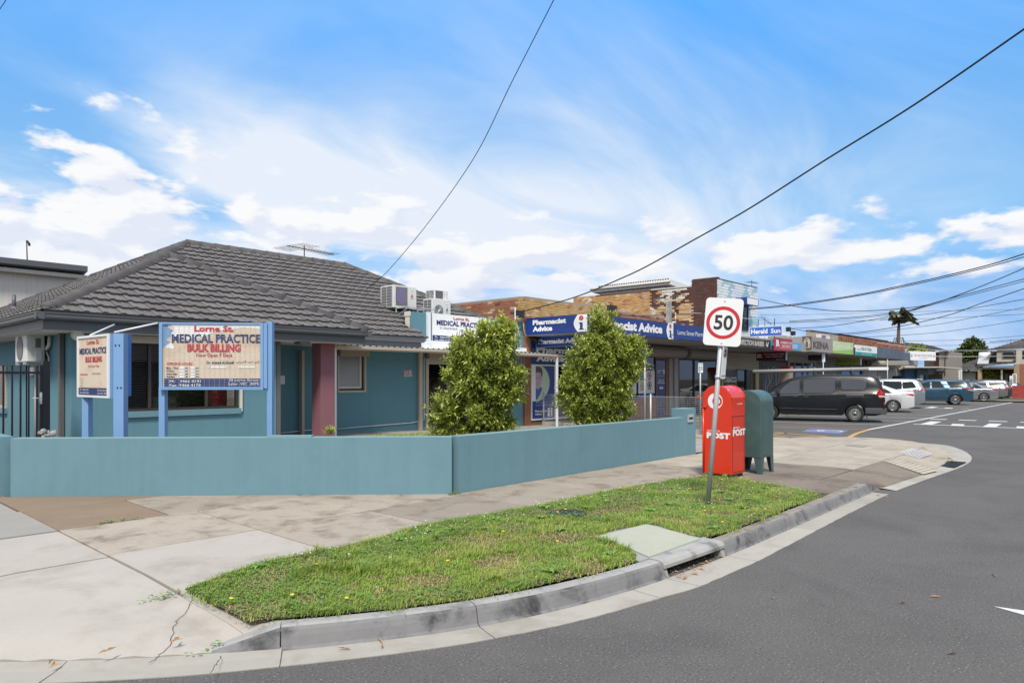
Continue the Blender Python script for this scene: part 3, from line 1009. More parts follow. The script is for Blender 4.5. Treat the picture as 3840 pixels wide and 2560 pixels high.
for v in (0.12, 0.88):
 mb.tube([P50.pt(0.5, v, -0.02) + U * .04 * math.cos(t) + P50.N * (-0.035 + .04 * math.sin(t)) for t in [2 * math.pi * k / 12 for k in range(12)]], 0.006, 6, closed=True)
mb.build('clamp', MATS['galv'], spd)
NU = Vector((1, 0.10, 0)).normalized()
Pn = Panel(DP(2702, 1420, DEP - 0.08), NU * 0.158, pd * 0.405)
mb = MB(); mb.prism([Pn.pt(u, v, -0.003) for u, v in rrect(.158, .405, .02)], Pn.N * 0.004); pn = mb.build('parking_plate', MATS['sign_white'], spd)
mb = MB(); Pn.ring(mb, 0.5, 0.80, 0.36, 0.06, 0.0032, 40)
Pn.poly(mb, [(0.24, 0.70), (0.30, 0.685), (0.78, 0.905), (0.72, 0.92)], 0.0036); mb.build('ban_ring', MATS['sign_red'], pn)
Pn.text('S', 0.28, 0.705, 0.72, 0.895, off=0.0042, bold=0.03).build('lettering', MATS['print_black'], pn)
mb = MB(); Pn.poly(mb, [(0.10, 0.095), (0.24, 0.125), (0.24, 0.107), (0.76, 0.107), (0.76, 0.125), (0.90, 0.095), (0.76, 0.065), (0.76, 0.083), (0.24, 0.083), (0.24, 0.065)], 0.0035); mb.build('arrow', MATS['sign_red'], pn)
mb = MB(); cc = sb + pd * ((DP(2700, 1414, DEP) - sb).length)
mb.lathe([(0.034, -0.02), (0.037, -0.02), (0.037, 0.02), (0.034, 0.02)], cc, pd, 16); mb.build('strap', MATS['galv'], spd)
# posting boxes
M('post_red', (0.64, 0.032, 0.008), rough=0.30, var=0.06, vs=2.0, coat=0.35, spec=0.5)
M('post_green', (0.055, 0.105, 0.105), rough=0.42, var=0.14, vs=2.2, spec=0.45, dirt=((0.09, 0.15, 0.14), 0.55, 2.5), streak=0.2)
def barrel(y0, y1, z0, ztop, n=16):
 r_ = (y1 - y0) / 2
 zc = ztop - r_ * 0.86
 c = (y0 + y1) / 2
 return [(y0, z0), (y1, z0)] + [(c + r_ * math.cos(math.pi * k / n), zc + r_ * 0.86 * math.sin(math.pi * k / n)) for k in range(n + 1)]
rx0, rx1, ry0, ry1 = 10.55, 11.07, 4.91, 5.405
rz = ZX(2693, 1447, rx0)
red = thing('posting_box', 'bright red posting box with rounded top and white lettering', 'posting box', ((rx0 + rx1) / 2, (ry0 + ry1) / 2, 0), group='posting boxes on the corner')
mb = MB(); mb.prism([(rx0, y, z) for y, z in barrel(ry0, ry1, 0.055, rz, 22)], (rx1 - rx0, 0, 0)); mb.build('body', MATS['post_red'], red, bevel=0.012)
mb = MB(); mb.box((rx0 + .03, ry0 + .03, 0.0), (rx1 - .03, ry1 - .03, 0.055)); mb.build('plinth', MATS['iron'], red)
mb = MB()
pf = barrel(ry0 - .004, ry1 + .004, 0.5, rz + .004, 22)[1:]
for xx in (rx0 + .012, rx1 - .02):
 mb.tube([(xx, y, z) for y, z in pf[1:]], 0.009, 6)
mb.build('rim', MATS['post_red'], red)
mb = MB(); mb.tube([(rx0 - .012, ry1 - .02, 0.06), (rx0 - .012, ry1 - .02, 1.13)], 0.017, 10); mb.box((rx0 - .035, ry1 - .075, 1.13), (rx0 + .01, ry1 + .012, 1.15)); mb.build('hinge_post', MATS['post_red'], red)
mb = MB(); mb.tube([(rx0 + .05, ry0 - .001, z) for z in (.09, .99)] + [(rx1 - .04, ry0 - .001, z) for z in (.99, .09)], .0035, 4, smooth=False, closed=True); mb.tube([(rx0 + .004, ry0 - .001, .995), (rx1 - .01, ry0 - .001, .995)], .003, 4, smooth=False); mb.build('door_seam', MATS['iron'], red)
mb = MB(); mb.lathe([(0, .006), (.018, .004), (.02, 0)], (rx0 + .12, ry0 - .003, .80), (0, -1, 0), 12); mb.build('lock', MATS['galv'], red)
mb = MB(); mb.box((rx0 + .06, ry0 - .003, 0.10), (rx1 - .05, ry0 + .002, 0.98)); mb.build('door_panel', MATS['post_red'], red)
Pr = Panel((rx0, ry1, 0), (0, ry0 - ry1, 0), (0, 0, rz))
mb = MB(); Pr.disc(mb, 0.45, 0.835, 0.26, off=0.003, n=40); mb.build('emblem', MATS['print_white'], red)
mb = MB(); Pr.poly(mb, [(0.40, 0.70), (0.46, 0.70), (0.46, 0.97), (0.40, 0.97)], 0.005); Pr.ring(mb, 0.52, 0.835, 0.17, 0.07, 0.0055, 30); mb.build('emblem_post', MATS['post_red'], red)
Pr.text('AUSTRALIA', 0.16, 0.499, 0.62, 0.518, bold=0.01).build('lettering', MATS['print_white'], red)
Pr.text('POST', 0.15, 0.425, 0.97, 0.492, bold=0.055).build('lettering', MATS['print_white'], red)
Ps = Panel((rx0, ry0, 0), (rx1 - rx0, 0, 0), (0, 0, rz))
Ps.text('AUSTRALIA', 0.10, 0.535, 0.58, 0.558, bold=0.01, off=.005).build('lettering', MATS['print_white'], red)
Ps.text('POST', 0.10, 0.455, 1.0, 0.53, bold=0.05, off=.005).build('lettering', MATS['print_white'], red)
Ps.text('NO STANDING', 0.40, 0.797, 0.78, 0.812, bold=0.01, off=.005).build('lettering', MATS['print_white'], red)
gx0, gx1, gy0, gy1 = 11.36, 11.88, 4.76, 5.25
gz = ZX(2822, 1465, gx0) + 0.01
grn = thing('posting_box', 'dark grey green relay box on four legs beside the red box', 'posting box', ((gx0 + gx1) / 2, (gy0 + gy1) / 2, 0), group='posting boxes on the corner')
zb = ZX(2852, 1718, gx0)
mb = MB(); mb.prism([(gx0, y, z) for y, z in barrel(gy0, gy1, zb, gz, 22)], (gx1 - gx0, 0, 0)); mb.build('body', MATS['post_green'], grn, bevel=0.01)
mb = MB(); mb.box((gx0 + .05, gy0 - .004, zb + .04), (gx1 - .05, gy0 + .001, gz - .36)); mb.build('door_panel', MATS['post_green'], grn)
for sx in (0, 1):
 for sy in (0, 1):
  mb = MB()
  X0 = gx0 if sx == 0 else gx1 - 0.13
  X1 = X0 + 0.13
  Y0 = gy0 if sy == 0 else gy1 - 0.13
  Y1 = Y0 + 0.13
  ex = X0 if sx == 0 else X1
  ey = Y0 if sy == 0 else Y1
  ix = 1 if sx == 0 else -1
  iy = 1 if sy == 0 else -1
  mb.prism([(ex, ey, 0), (ex + ix * .07, ey, 0), (ex + ix * .13, ey, zb), (ex, ey, zb)], (0, iy * .012, 0))
  mb.prism([(ex, ey + iy * .012, 0), (ex, ey + iy * .07, 0), (ex, ey + iy * .13, zb), (ex, ey + iy * .012, zb)], (ix * .012, 0, 0))
  mb.box((ex - ix * .004, ey - iy * .004, 0), (ex + ix * .075, ey + iy * .075, 0.012))
  mb.build('leg', MATS['post_green'], grn)
# clinic signboards
ARABIC = '\uFEF2\uFED4\uFEF3\uFEAE\uFEB8\uFEDF\uFE8D \uFEAA\uFEE4\uFEA3\uFE8D \uFEAD\uFEEE\uFE98\uFEDB\uFEAA\uFEDF\uFE8D'
M('board_blue', (0.18, 0.33, 0.57), rough=0.45, var=0.06, vs=3, spec=0.4)
M('board_blue_dark', (0.07, 0.20, 0.52), rough=0.5, var=0.06, vs=3, spec=0.4)
M('board_cream', (0.66, 0.55, 0.43), rough=0.5, var=0.06, vs=1.5, dirt=((0.52, 0.36, 0.23), 0.7, 1.6))
M('board_white', (0.78, 0.78, 0.78), rough=0.5, var=0.05, vs=2)
M('mesh_wire', (0.50, 0.56, 0.62), rough=0.4, metal=0.5, var=0.05)
M('white_metal', (0.72, 0.74, 0.75), rough=0.45, var=0.05, vs=4)
Ob = DP(596, 1461, 10.2)
Ub = DP(986, 1456, 10.30) - Ob
Ub.z = 0
Vb = Vector((0, 0, DP(591, 1208, 10.2).z - Ob.z))
B1 = Panel(Ob, Ub, Vb)
big = thing('clinic_signboard', 'wide clinic signboard behind wire mesh with torn upper corner on two blue posts', 'signboard', (Ob.x + Ub.x / 2, Ob.y + Ub.y / 2, 0), group='clinic signboards at the corner')
mb = MB(); B1.slab(mb, 0.03, 0.03, 0.985, 0.97, -0.15, -0.03); mb.build('box', MATS['board_blue'], big)
fr = MB()
B1.slab(fr, 0.0, 0.975, 1.0, 1.0, -0.16, 0.0); B1.slab(fr, 0.0, 0.0, 1.0, 0.045, -0.16, 0.0)
B1.slab(fr, 0.0, 0.045, 0.032, 0.975, -0.16, 0.0); B1.slab(fr, 0.975, 0.045, 1.0, 0.975, -0.16, 0.0)
fr.build('frame', MATS['board_blue'], big)
def bu(x):
 return (x - 295) / (1522 - 295)
def bv_(y):
 return (945 - y) / (945 - 150)
fc = MB()
B1.poly(fc, [(0.032, 0.045), (0.975, 0.045), (0.975, 0.975), (0.11, 0.975), (0.075, 0.93), (0.10, 0.90), (0.135, 0.87), (0.105, 0.82), (0.115, 0.79), (0.075, 0.76), (0.07, 0.735), (0.10, 0.70), (0.06, 0.66), (0.032, 0.60)], -0.022)
fc = fc.build('sign_face', MATS['board_cream'], big)
mb = MB()
B1.poly(mb, [(0.14, 0.90), (0.11, 0.975), (0.975, 0.975), (0.975, 0.905), (0.80, 0.925), (0.55, 0.87), (0.40, 0.78), (0.28, 0.745), (0.20, 0.76), (0.12, 0.79), (0.115, 0.84)], -0.019)
B1.poly(mb, [(0.06, 0.62), (0.13, 0.60), (0.15, 0.64), (0.10, 0.70), (0.075, 0.655)], -0.018)
mb.build('white_patch', MATS['board_white'], fc)
mb = MB(); B1.rect(mb, 0.045, 0.045, 0.97, bv_(812), -0.018); mb.build('contact_band', MATS['print_navy'], fc)
def bt(s, x0, y0, x1, y1, m, bold=0.0):
 B1.text(s, bu(x0), bv_(y1), bu(x1), bv_(y0), off=-0.015, bold=bold).build('lettering', MATS[m], fc)
bt('Lorne St.', 705, 187, 1170, 258, 'print_red', 0.04)
bt('MEDICAL PRACTICE', 440, 285, 1490, 390, 'print_navy', 0.035)
bt('BULK BILLING', 622, 403, 1255, 497, 'print_red', 0.05)
bt('Now Open 7 Days', 728, 512, 1152, 566, 'print_red', 0.02)
bt('OPENING HOURS', 380, 624, 683, 652, 'print_red', 0.03)
bt('Dr. Ahmad Al-Sharifi', 850, 605, 1173, 640, 'print_black', 0.02)
bt(ARABIC, 1200, 600, 1505, 636, 'print_black', 0.01)
bt('Dr.', 850, 662, 890, 688, 'print_white', 0.02)
bt('Mon - Thur:', 378, 676, 522, 700, 'print_black', 0.02)
bt('Friday:', 378, 710, 468, 737, 'print_black', 0.02)
bt('Saturday:', 378, 744, 502, 772, 'print_black', 0.02)
bt('Sunday:', 378, 778, 476, 806, 'print_black', 0.02)
for k, y in enumerate((682, 716, 750, 784)):
 bt('am  -', 600, y, 650, y + 16, 'print_black', 0.02)
 bt('pm', 722, y, 760, y + 18, 'print_black', 0.02)
mb = MB()
for y in (674, 709, 743, 777):
 B1.rect(mb, bu(528), bv_(y + 28), bu(595), bv_(y), -0.016); B1.rect(mb, bu(662), bv_(y + 28), bu(716), bv_(y), -0.016)
B1.rect(mb, bu(905), bv_(688), bu(1085), bv_(662), -0.016); B1.rect(mb, bu(1225), bv_(686), bu(1420), bv_(662), -0.016)
mb.build('blanked_hours', MATS['board_white'], fc)
bt('Ph:   9466 4191', 415, 828, 780, 860, 'print_white', 0.0)
bt('Fax: 9466 4178', 415, 874, 780, 906, 'print_white', 0.0)
bt('26 Lorne Street', 1112, 812, 1465, 843, 'print_white', 0.0)
bt('Lalor  VIC  3075', 1110, 860, 1468, 892, 'print_white', 0.0)
mb = MB()
for k in range(20):
 u = 0.045 + 0.925 * k / 19
 mb.tube([B1.pt(u, 0.03, 0.004), B1.pt(u, 0.97, 0.004)], 0.0016, 4, smooth=False)
for k in range(28):
 v = 0.04 + 0.92 * k / 27
 mb.tube([B1.pt(0.02, v, 0.007), B1.pt(0.98, v, 0.007)], 0.0016, 4, smooth=False)
mb.build('wire_mesh', MATS['mesh_wire'], big, kind='stuff')
for px0, px1, ytop, dd in ((595, 617, 1452, 10.27), (1001, 1020, 1205, 10.36)):
 A = DP(px0, ytop, dd); Bq = DP(px1, ytop, dd)
 mb = MB(); mb.obox((A.x, A.y, 0.0), (Bq.x - A.x, Bq.y - A.y, 0), FW * 0.10, (0, 0, A.z)); mb.build('post', MATS['board_blue'], big)
mb = MB(); A = DP(988, 1207, 10.3)
B1.slab(mb, 1.0, 0.02, 1.035, 1.0, -0.16, -0.02); mb.build('side_rail', MATS['board_blue'], big)
Os = DP(291, 1487, 10.75)
Us = DP(409, 1487, 9.95) - Os
Us.z = 0
Vs = Vector((0, 0, DP(407, 1250, 9.95).z - Os.z))
S1 = Panel(Os, Us, Vs)
sm = thing('clinic_signboard', 'narrow clinic signboard on blue posts facing the side street, sun-yellowed face', 'signboard', (Os.x + Us.x / 2, Os.y + Us.y / 2, 0), group='clinic signboards at the corner')
mb = MB(); S1.slab(mb, 0.0, 0.0, 1.0, 1.0, -0.17, -0.01); mb.build('box', MATS['board_blue'], sm)
fr = MB()
S1.slab(fr, 0, 0.965, 1, 1.0, -0.01, 0.012); S1.slab(fr, 0, 0, 1, 0.03, -0.01, 0.012); S1.slab(fr, 0, 0.03, 0.03, 0.965, -0.01, 0.012); S1.slab(fr, 0.955, 0.03, 1, 0.965, -0.01, 0.012)
fr.build('frame', MATS['white_metal'], sm)
mb = MB(); S1.rect(mb, 0.03, 0.03, 0.955, 0.965, -0.006); fs_ = mb.build('sign_face', MATS['board_cream'], sm)
mb = MB(); S1.rect(mb, 0.03, 0.035, 0.955, 0.155, -0.003); mb.build('contact_band', MATS['print_navy'], fs_)
def st(s, u0, v0, u1, v1, m, b=0.0):
 S1.text(s, u0, v0, u1, v1, off=-0.001, bold=b).build('lettering', MATS[m], fs_)
st('Lorne St.', .30, .855, .70, .93, 'print_red', .02)
st('MEDICAL PRACTICE', .06, .70, .91, .80, 'print_navy', .03)
st('BULK BILLING', .26, .565, .78, .66, 'print_red', .04)
st('Now Open 7 Days', .35, .475, .70, .525, 'print_red', .01)
st('OPENING HOURS', .07, .355, .33, .385, 'print_red', .02)
st('Dr. Ahmad Al-Sharifi', .46, .37, .74, .40, 'print_black')
for k, s in enumerate(('Mon - Thur', 'Friday', 'Saturday', 'Sunday')):
 st(s, .07, .30 - k * .042, .19, .322 - k * .042, 'print_black')
st('Ph:  9466 4191', .08, .105, .36, .135, 'print_white'); st('Fax: 9466 4178', .08, .055, .36, .085, 'print_white')
st('26 Lorne Street', .64, .105, .92, .135, 'print_white'); st('Lalor VIC  3075', .64, .055, .92, .085, 'print_white')
for px0, px1, ytop, dd in ((307, 331, 1480, 10.62), (425, 463, 1250, 9.98)):
 A = DP(px0, ytop, dd); Bq = DP(px1, ytop, dd)
 mb = MB(); mb.obox((A.x, A.y, 0.0), (Bq.x - A.x, Bq.y - A.y, 0), FW * 0.12, (0, 0, A.z)); mb.build('post', MATS['board_blue'], sm)
mb = MB()
for px, py in ((433, 1294), (447, 1294), (440, 1453), (453, 1453)):
 mb.sphere(DP(px, py, 9.975), 0.012, 8)
mb.build('bolt', MATS['iron'], sm)
mb = MB(); A = DP(462, 1252, 10.12); Bq = DP(470, 1252, 10.12)
mb.obox((A.x, A.y, DP(465, 1485, 10.12).z), (Bq.x - A.x, Bq.y - A.y, 0), FW * 0.16, (0, 0, A.z - DP(465, 1485, 10.12).z)); mb.build('back_panel', MATS['board_blue_dark'], sm)
mb = MB(); mb.tube([DP(338, 1257, 10.4), DP(428, 1217, 11.2)], 0.013, 8); mb.build('brace', MATS['white_metal'], sm)
mb = MB(); mb.tube([DP(428, 1246, 10.0), DP(592, 1211, 10.25)], 0.013, 8); mb.build('brace', MATS['white_metal'], big)
# the clinic house
M('roof_tile', (0.130, 0.121, 0.119), rough=0.62, var=0.16, vs=3.0, rnd=0.16, bump=0.2, bs=70, spec=0.4, dirt=((0.17, 0.155, 0.145), 0.5, 1.2))
M('ridge_tile', (0.066, 0.064, 0.068), rough=0.7, var=0.2, vs=3.0, rnd=0.12, bump=0.25, bs=50, dirt=((0.11, 0.10, 0.095), 0.5, 3.0))
M('roof_base', (0.02, 0.02, 0.02), rough=1.0, var=0)
M('gutter_grey', (0.095, 0.102, 0.112), rough=0.45, var=0.08, vs=2, spec=0.45)
M('soffit', (0.62, 0.58, 0.50), rough=0.8, var=0.05)
M('beige', (0.46, 0.39, 0.31), rough=0.6, var=0.05, vs=2)
M('beige_dark', (0.30, 0.245, 0.19), rough=0.6, var=0.06, vs=2)
M('brown_frame', (0.045, 0.034, 0.028), rough=0.45, var=0.1, vs=3)
M('blind', (0.62, 0.60, 0.54), rough=0.6, var=0.05)
M('shutter_slat', (0.52, 0.53, 0.55), rough=0.5, var=0.05, vs=3)
M('plum', (0.225, 0.095, 0.115), rough=0.85, var=0.08, vs=1.0, bump=0.25, bs=150)
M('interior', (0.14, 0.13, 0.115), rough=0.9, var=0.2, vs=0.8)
M('paper', (0.78, 0.77, 0.80), rough=0.7, var=0.02)
M('grey_pipe', (0.12, 0.115, 0.11), rough=0.5, var=0.1)
M('ac_white', (0.68, 0.68, 0.66), rough=0.5, var=0.05, vs=3, dirt=((0.5, 0.47, 0.42), 0.4, 3))
M('ac_grille', (0.16, 0.16, 0.165), rough=0.6, var=0.1)
M('steel_black', (0.010, 0.011, 0.016), rough=0.4, var=0.1, spec=0.5)
glass_mat('glass_dark', (0.62, 0.64, 0.64))
glass_mat('glass_black', (0.10, 0.11, 0.12))
M('concrete_yard', (0.30, 0.28, 0.255), rough=0.9, var=0.14, vs=1.2, bump=0.3, bs=90, dirt=((0.17, 0.15, 0.13), 0.6, 1.4))
def yard_z(x):
 return 0.175 - 0.155 * min(1.0, max(0.0, (x - 10.5) / 7.0))
H1, H2, ZG, PT = 14.2, 15.55, 2.70, 0.54
yard = MB()
xs = [2.4, 6, 8, 9, 10.5, 12, 14, 16, 17.5, 18.3]
for a, b in zip(xs[:-1], xs[1:]):
 ya_, yb_ = max(7.33, 13.86 - a), max(7.33, 13.86 - b)
 yard.add([(a, ya_, yard_z(a) - .12), (b, yb_, yard_z(b) - .12), (b, 15.6, yard_z(b)), (a, 15.6, yard_z(a))], [(0, 1, 2, 3)])
yard = yard.build('yard_path', MATS['concrete_yard'], kind='structure')
house = thing('clinic_house', 'teal rendered single storey clinic house with dark tiled hip roof and plum column', 'house', (3.82, 14.2, 0))
xc = XY(268, H1)
xpo = XY(1036, H1)
# --- wing front wall round the big window
wx0, wx1 = XY(462, H1), XY(897, H1)
wz0, wz1 = ZY(898, 1529, H1), ZY(600, 1286, H1)
wall = MB()
wall.box((xc, H1, -0.1), (wx0, H1 + .14, ZG)); wall.box((wx1, H1, -0.1), (xpo, H1 + .14, ZG))
wall.box((wx0, H1, -0.1), (wx1, H1 + .14, wz0)); wall.box((wx0, H1, wz1), (wx1, H1 + .14, ZG))
wall.box((xc, H1 + .14, -0.1), (xc + .14, 24.0, ZG)); wall.box((xpo - .14, H1 + .14, -0.1), (xpo, H2, ZG))
# back wall of the porch and the wall with the shuttered window
sx0, sx1 = XY(1265, H2), XY(1372, H2)
sz0, sz1 = ZY(1372, 1470, H2), ZY(1310, 1325, H2)
xdp = XY(1588, H2)
wall.box((xpo - .14, H2, -0.1), (sx0, H2 + .14, ZG)); wall.box((sx1, H2, -0.1), (xdp, H2 + .14, ZG))
wall.box((sx0, H2, -0.1), (sx1, H2 + .14, sz0)); wall.box((sx0, H2, sz1), (sx1, H2 + .14, ZG))
dx0, dx1 = XY(1598, H2), XY(1694, H2)
dz1 = ZY(1690, 1318, H2)
wall.box((xdp, H2 + .03, 2.42), (17.56, H2 + .17, 2.7)); wall.box((dx1, H2 + .03, -0.1), (17.56, H2 + .17, 2.42)); wall.box((xdp, H2 + .03, -.1), (dx0, H2 + .17, 2.42))
wall.box((dx0, H2 + .03, dz1), (dx1, H2 + .17, 2.42))
wall.build('wall', MATS['house_teal'], house)
par = MB()
px_ = XY(1537, H2)
par.box((px_, H2, 2.45), (17.55, H2 + .22, 3.53))
par.build('parapet', MATS['house_teal'], house)
mb = MB(); mb.box((px_ - .004, H2 + .01, 2.6), (px_ + .02, H2 + .21, 3.525)); mb.box((px_ - .02, H2 - .01, 3.40), (px_ + .02, H2 + .23, 3.535)); mb.build('parapet_end', MATS['soffit'], house)
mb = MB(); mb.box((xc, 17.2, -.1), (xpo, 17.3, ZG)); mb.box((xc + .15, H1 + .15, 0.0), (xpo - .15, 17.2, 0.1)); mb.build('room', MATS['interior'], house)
# --- roof
EXL, EXR, EY, WY, WXR, EXB = 3.28, 18.25, 14.95, 13.75, 9.83, 24.77
WR = ((EXL + WXR) / 2, WY + (WXR - EXL) / 2)
WRB = ((EXL + WXR) / 2, EY + (WXR - EXL) / 2)
hr = (EXB - EY) / 2
AA, BB = (EXL + hr, EY + hr), (EXR - hr, EY + hr)
ZR = ZG + 0.03
def zmain(p, kind):
 x, y = p
 return ZR + PT * {'F': y - EY, 'L': x - EXL, 'R': EXR - x, 'B': EXB - y, 'WF': y - WY, 'WR': WXR - x}[kind]
FACES = {
 'F': [(WXR, EY), (12.80, EY), (12.80, 15.75), (17.45, 15.75), BB, AA, WRB],
 'L': [(EXL, WY), WR, WRB, AA, (EXL, EXB)],
 'WF': [(EXL, WY), (WXR, WY), WR],
 'WR': [(WXR, WY), (WXR, EY), WRB, WR],
 'R': [(EXR, EY), (EXR, EXB), BB],
 'B': [(EXR, EXB), (EXL, EXB), AA, BB]}
roof = MB()
for k, P in FACES.items():
 roof.add([(x, y, zmain((x, y), k)) for x, y in P], [tuple(range(len(P)))])
roof = roof.build('roof', MATS['roof_base'], house)
cth = 1 / math.sqrt(1 + PT * PT)
TW, TL = 0.30, 0.325
prof = [(0.0, 0.022), (0.012, 0.040), (0.075, 0.040), (0.10, 0.020), (0.185, 0.018), (0.21, 0.026), (0.235, 0.018), (0.296, 0.018)]
def tile_verts():
 vs, fs = [], []
 n = len(prof)
 lift = 0.046
 for x, z in prof:
  vs.append((x, -0.02, lift - 0.018))
 for x, z in prof:
  vs.append((x, -0.02, z + lift))
 for x, z in prof:
  vs.append((x, TL + 0.02, z - 0.004))
 for i in range(n - 1):
  fs.append((i, i + 1, n + i + 1, n + i))
  fs.append((n + i, n + i + 1, 2 * n + i + 1, 2 * n + i))
 return vs, fs
TV, TF = tile_verts()
tile_me = bpy.data.meshes.new('roof_tile')
tile_me.from_pydata(TV, [], TF)
tile_me.materials.append(MATS['roof_tile'])
tile_me.update()
def seg_d(p, a, b):
 a, b, p = Vector(a), Vector(b), Vector(p)
 d = b - a
 t = max(0, min(1, (p - a).dot(d) / d.length_squared))
 return (p - a - d * t).length
def in_poly(p, P):
 x, y = p
 r_ = False
 j = len(P) - 1
 for i in range(len(P)):
  if (P[i][1] > y) != (P[j][1] > y) and x < (P[j][0] - P[i][0]) * (y - P[i][1]) / (P[j][1] - P[i][1]) + P[i][0]:
   r_ = not r_
  j = i
 return r_
tiles = []
rt_ = random.Random(5)
for k, E0, ud, vd, wid, dep in (('F', (WXR - 4.2, EY), (1, 0), (0, 1), EXR - WXR + 4.2, hr), ('WF', (EXL, WY), (1, 0), (0, 1), WXR - EXL, (WXR - EXL) / 2),
        ('L', (EXL, EXB), (0, -1), (1, 0), EXB - WY, hr), ('WR', (WXR, WY), (0, 1), (-1, 0), 6.0, (WXR - EXL) / 2)):
 P = FACES[k]
 rows = int(dep / (TL * cth)) + 1
 for r_ in range(rows):
  for c in range(int(wid / TW) + 1):
   d = r_ * TL * cth
   o = (E0[0] + ud[0] * c * TW + vd[0] * d, E0[1] + ud[1] * c * TW + vd[1] * d)
   cen = (o[0] + ud[0] * TW / 2 + vd[0] * TL * cth / 2, o[1] + ud[1] * TW / 2 + vd[1] * TL * cth / 2)
   near = min(seg_d(cen, P[i - 1], P[i]) for i in range(len(P)))
   if not in_poly(cen, P) and near > 0.20:
    continue
   X = Vector((ud[0], ud[1], 0)); Y = Vector((vd[0] * cth, vd[1] * cth, PT * cth)); Z = X.cross(Y)
   mt = Matrix(((X.x, Y.x, Z.x, o[0]), (X.y, Y.y, Z.y, o[1]), (X.z, Y.z, Z.z, zmain(o, k)), (0, 0, 0, 1)))
   mt = mt @ Matrix.Translation((rt_.uniform(-.003, .003), rt_.uniform(-.004, .004), rt_.uniform(-.002, .003))) @ Matrix.Rotation(R(rt_.uniform(-.5, .5)), 4, 'Z')
   dist = math.hypot(*cen) + (14 if k == 'L' else 0) + (30 if k == 'WR' else 0)
   tiles.append((dist, k, mt, near < 0.30, cen))
tiles.sort(key=lambda q: q[0])
hl = Vector(house.location)
rest = bmesh.new()
ind = 0
for dist, k, mt, edge, cen in tiles:
 cut = None
 if k == 'F' and cen[0] > 12.75 and cen[1] < 15.85:
  continue
 if edge:
  P = FACES[k]
  eave = 0
  cut = bmesh.new()
  cut.from_mesh(tile_me)
  cut.transform(mt)
  cx_ = sum(p[0] for p in P) / len(P); cy_ = sum(p[1] for p in P) / len(P)
  for i in range(len(P)):
   a, b = Vector(P[i - 1]), Vector(P[i])
   lvl = abs(zmain(P[i - 1], k) - zmain(P[i], k)) < 1e-3 and abs(zmain(P[i], k) - ZR) < 1e-3
   if lvl or seg_d(cen, a, b) > 0.32:
    continue
   d = b - a
   nn = Vector((d.y, -d.x))
   ctr = Vector((cx_, cy_)) - a
   if k == 'L':
    ctr = Vector((EXL + .1, (a.y + b.y) / 2)) - a
   if nn.dot(ctr) > 0:
    nn = -nn
   bmesh.ops.bisect_plane(cut, geom=cut.verts[:] + cut.edges[:] + cut.faces[:], plane_co=(a.x, a.y, 0), plane_no=(nn.x, nn.y, 0), clear_outer=True)
  if not cut.faces:
   cut.free()
   continue
 if ind < 296:
  if cut is None:
   o = bpy.data.objects.new('roof_tile', tile_me)
   o.matrix_local = Matrix.Translation(-hl) @ mt
  else:
   cut.transform(Matrix.Translation(-hl))
   me = bpy.data.meshes.new('roof_tile')
   cut.to_mesh(me)
   me.materials.append(MATS['roof_tile'])
   o = bpy.data.objects.new('roof_tile', me)
  COL.objects.link(o)
  o.parent = roof
  ind += 1
 else:
  me = bpy.data.meshes.new('tmp')
  if cut is None:
   me.from_pydata([mt @ Vector(v) for v in TV], [], TF)
  else:
   cut.to_mesh(me)
  rest.from_mesh(me)
  bpy.data.meshes.remove(me)
 if cut is not None:
  cut.free()
rest.transform(Matrix.Translation(-hl))
me = bpy.data.meshes.new('tile_field')
rest.to_mesh(me)
rest.free()
me.materials.append(MATS['roof_tile'])
o = bpy.data.objects.new('tile_field', me)
COL.objects.link(o)
o.parent = roof
o['kind'] = 'stuff'
def ridge(a, b, za, zb_, rr=0.125):
 A, B = Vector((a[0], a[1], za)), Vector((b[0], b[1], zb_))
 L = (B - A).length
 n = max(1, round(L / 0.40))
 d = (B - A).normalized()
 side = d.cross(Vector((0, 0, 1))).normalized()
 up = side.cross(d)
 for i in range(n):
  p0 = A + d * (L * i / n - 0.03)
  p1 = A + d * (L * (i + 1) / n)
  mb = MB()
  vs = []
  sec = [(-1.15, -0.5), (-0.95, 0.15), (-0.5, 0.62), (0, 0.74), (0.5, 0.62), (0.95, 0.15), (1.15, -0.5)]
  w0, w1 = rr * rt_.uniform(1.08, 1.16), rr * rt_.uniform(.94, 1.0)
  for p, w in ((p0, w0), (p1, w1)):
   for s, h in sec:
    vs.append(p + side * s * w + up * (h * w + 0.03))
  m_ = len(sec)
  fs = [(j, j + 1, m_ + j + 1, m_ + j) for j in range(m_ - 1)] + [tuple(range(m_ - 1, -1, -1))]
  mb.add(vs, fs, 0, True)
  mb.build('ridge_cap', MATS['ridge_tile'], roof)
for a, b, k in (((EXL, WY), WR, 'WF'), ((WXR, WY), WR, 'WF'), (WR, WRB, 'WR'), (WRB, AA, 'F'), (AA, BB, 'F'), (BB, (17.45, 15.75), 'F'), ((EXL, EXB), AA, 'L')):
 if k == 'WF' and a == (EXL, WY):
  a = (EXL + .10, WY + .10)
 ridge(a, b, zmain(a, k), zmain(b, k))
mb = MB(); mb.sphere((EXL + .12, WY + .12, ZR + .10), 0.14, 12, sc=(1, 1, .75)); mb.build('hip_end', MATS['ridge_tile'], roof)
mb = MB(); mb.sphere((WXR - .10, WY + .10, ZR + .09), 0.10, 10, sc=(1, 1, .8)); mb.build('hip_end', MATS['gutter_grey'], roof)
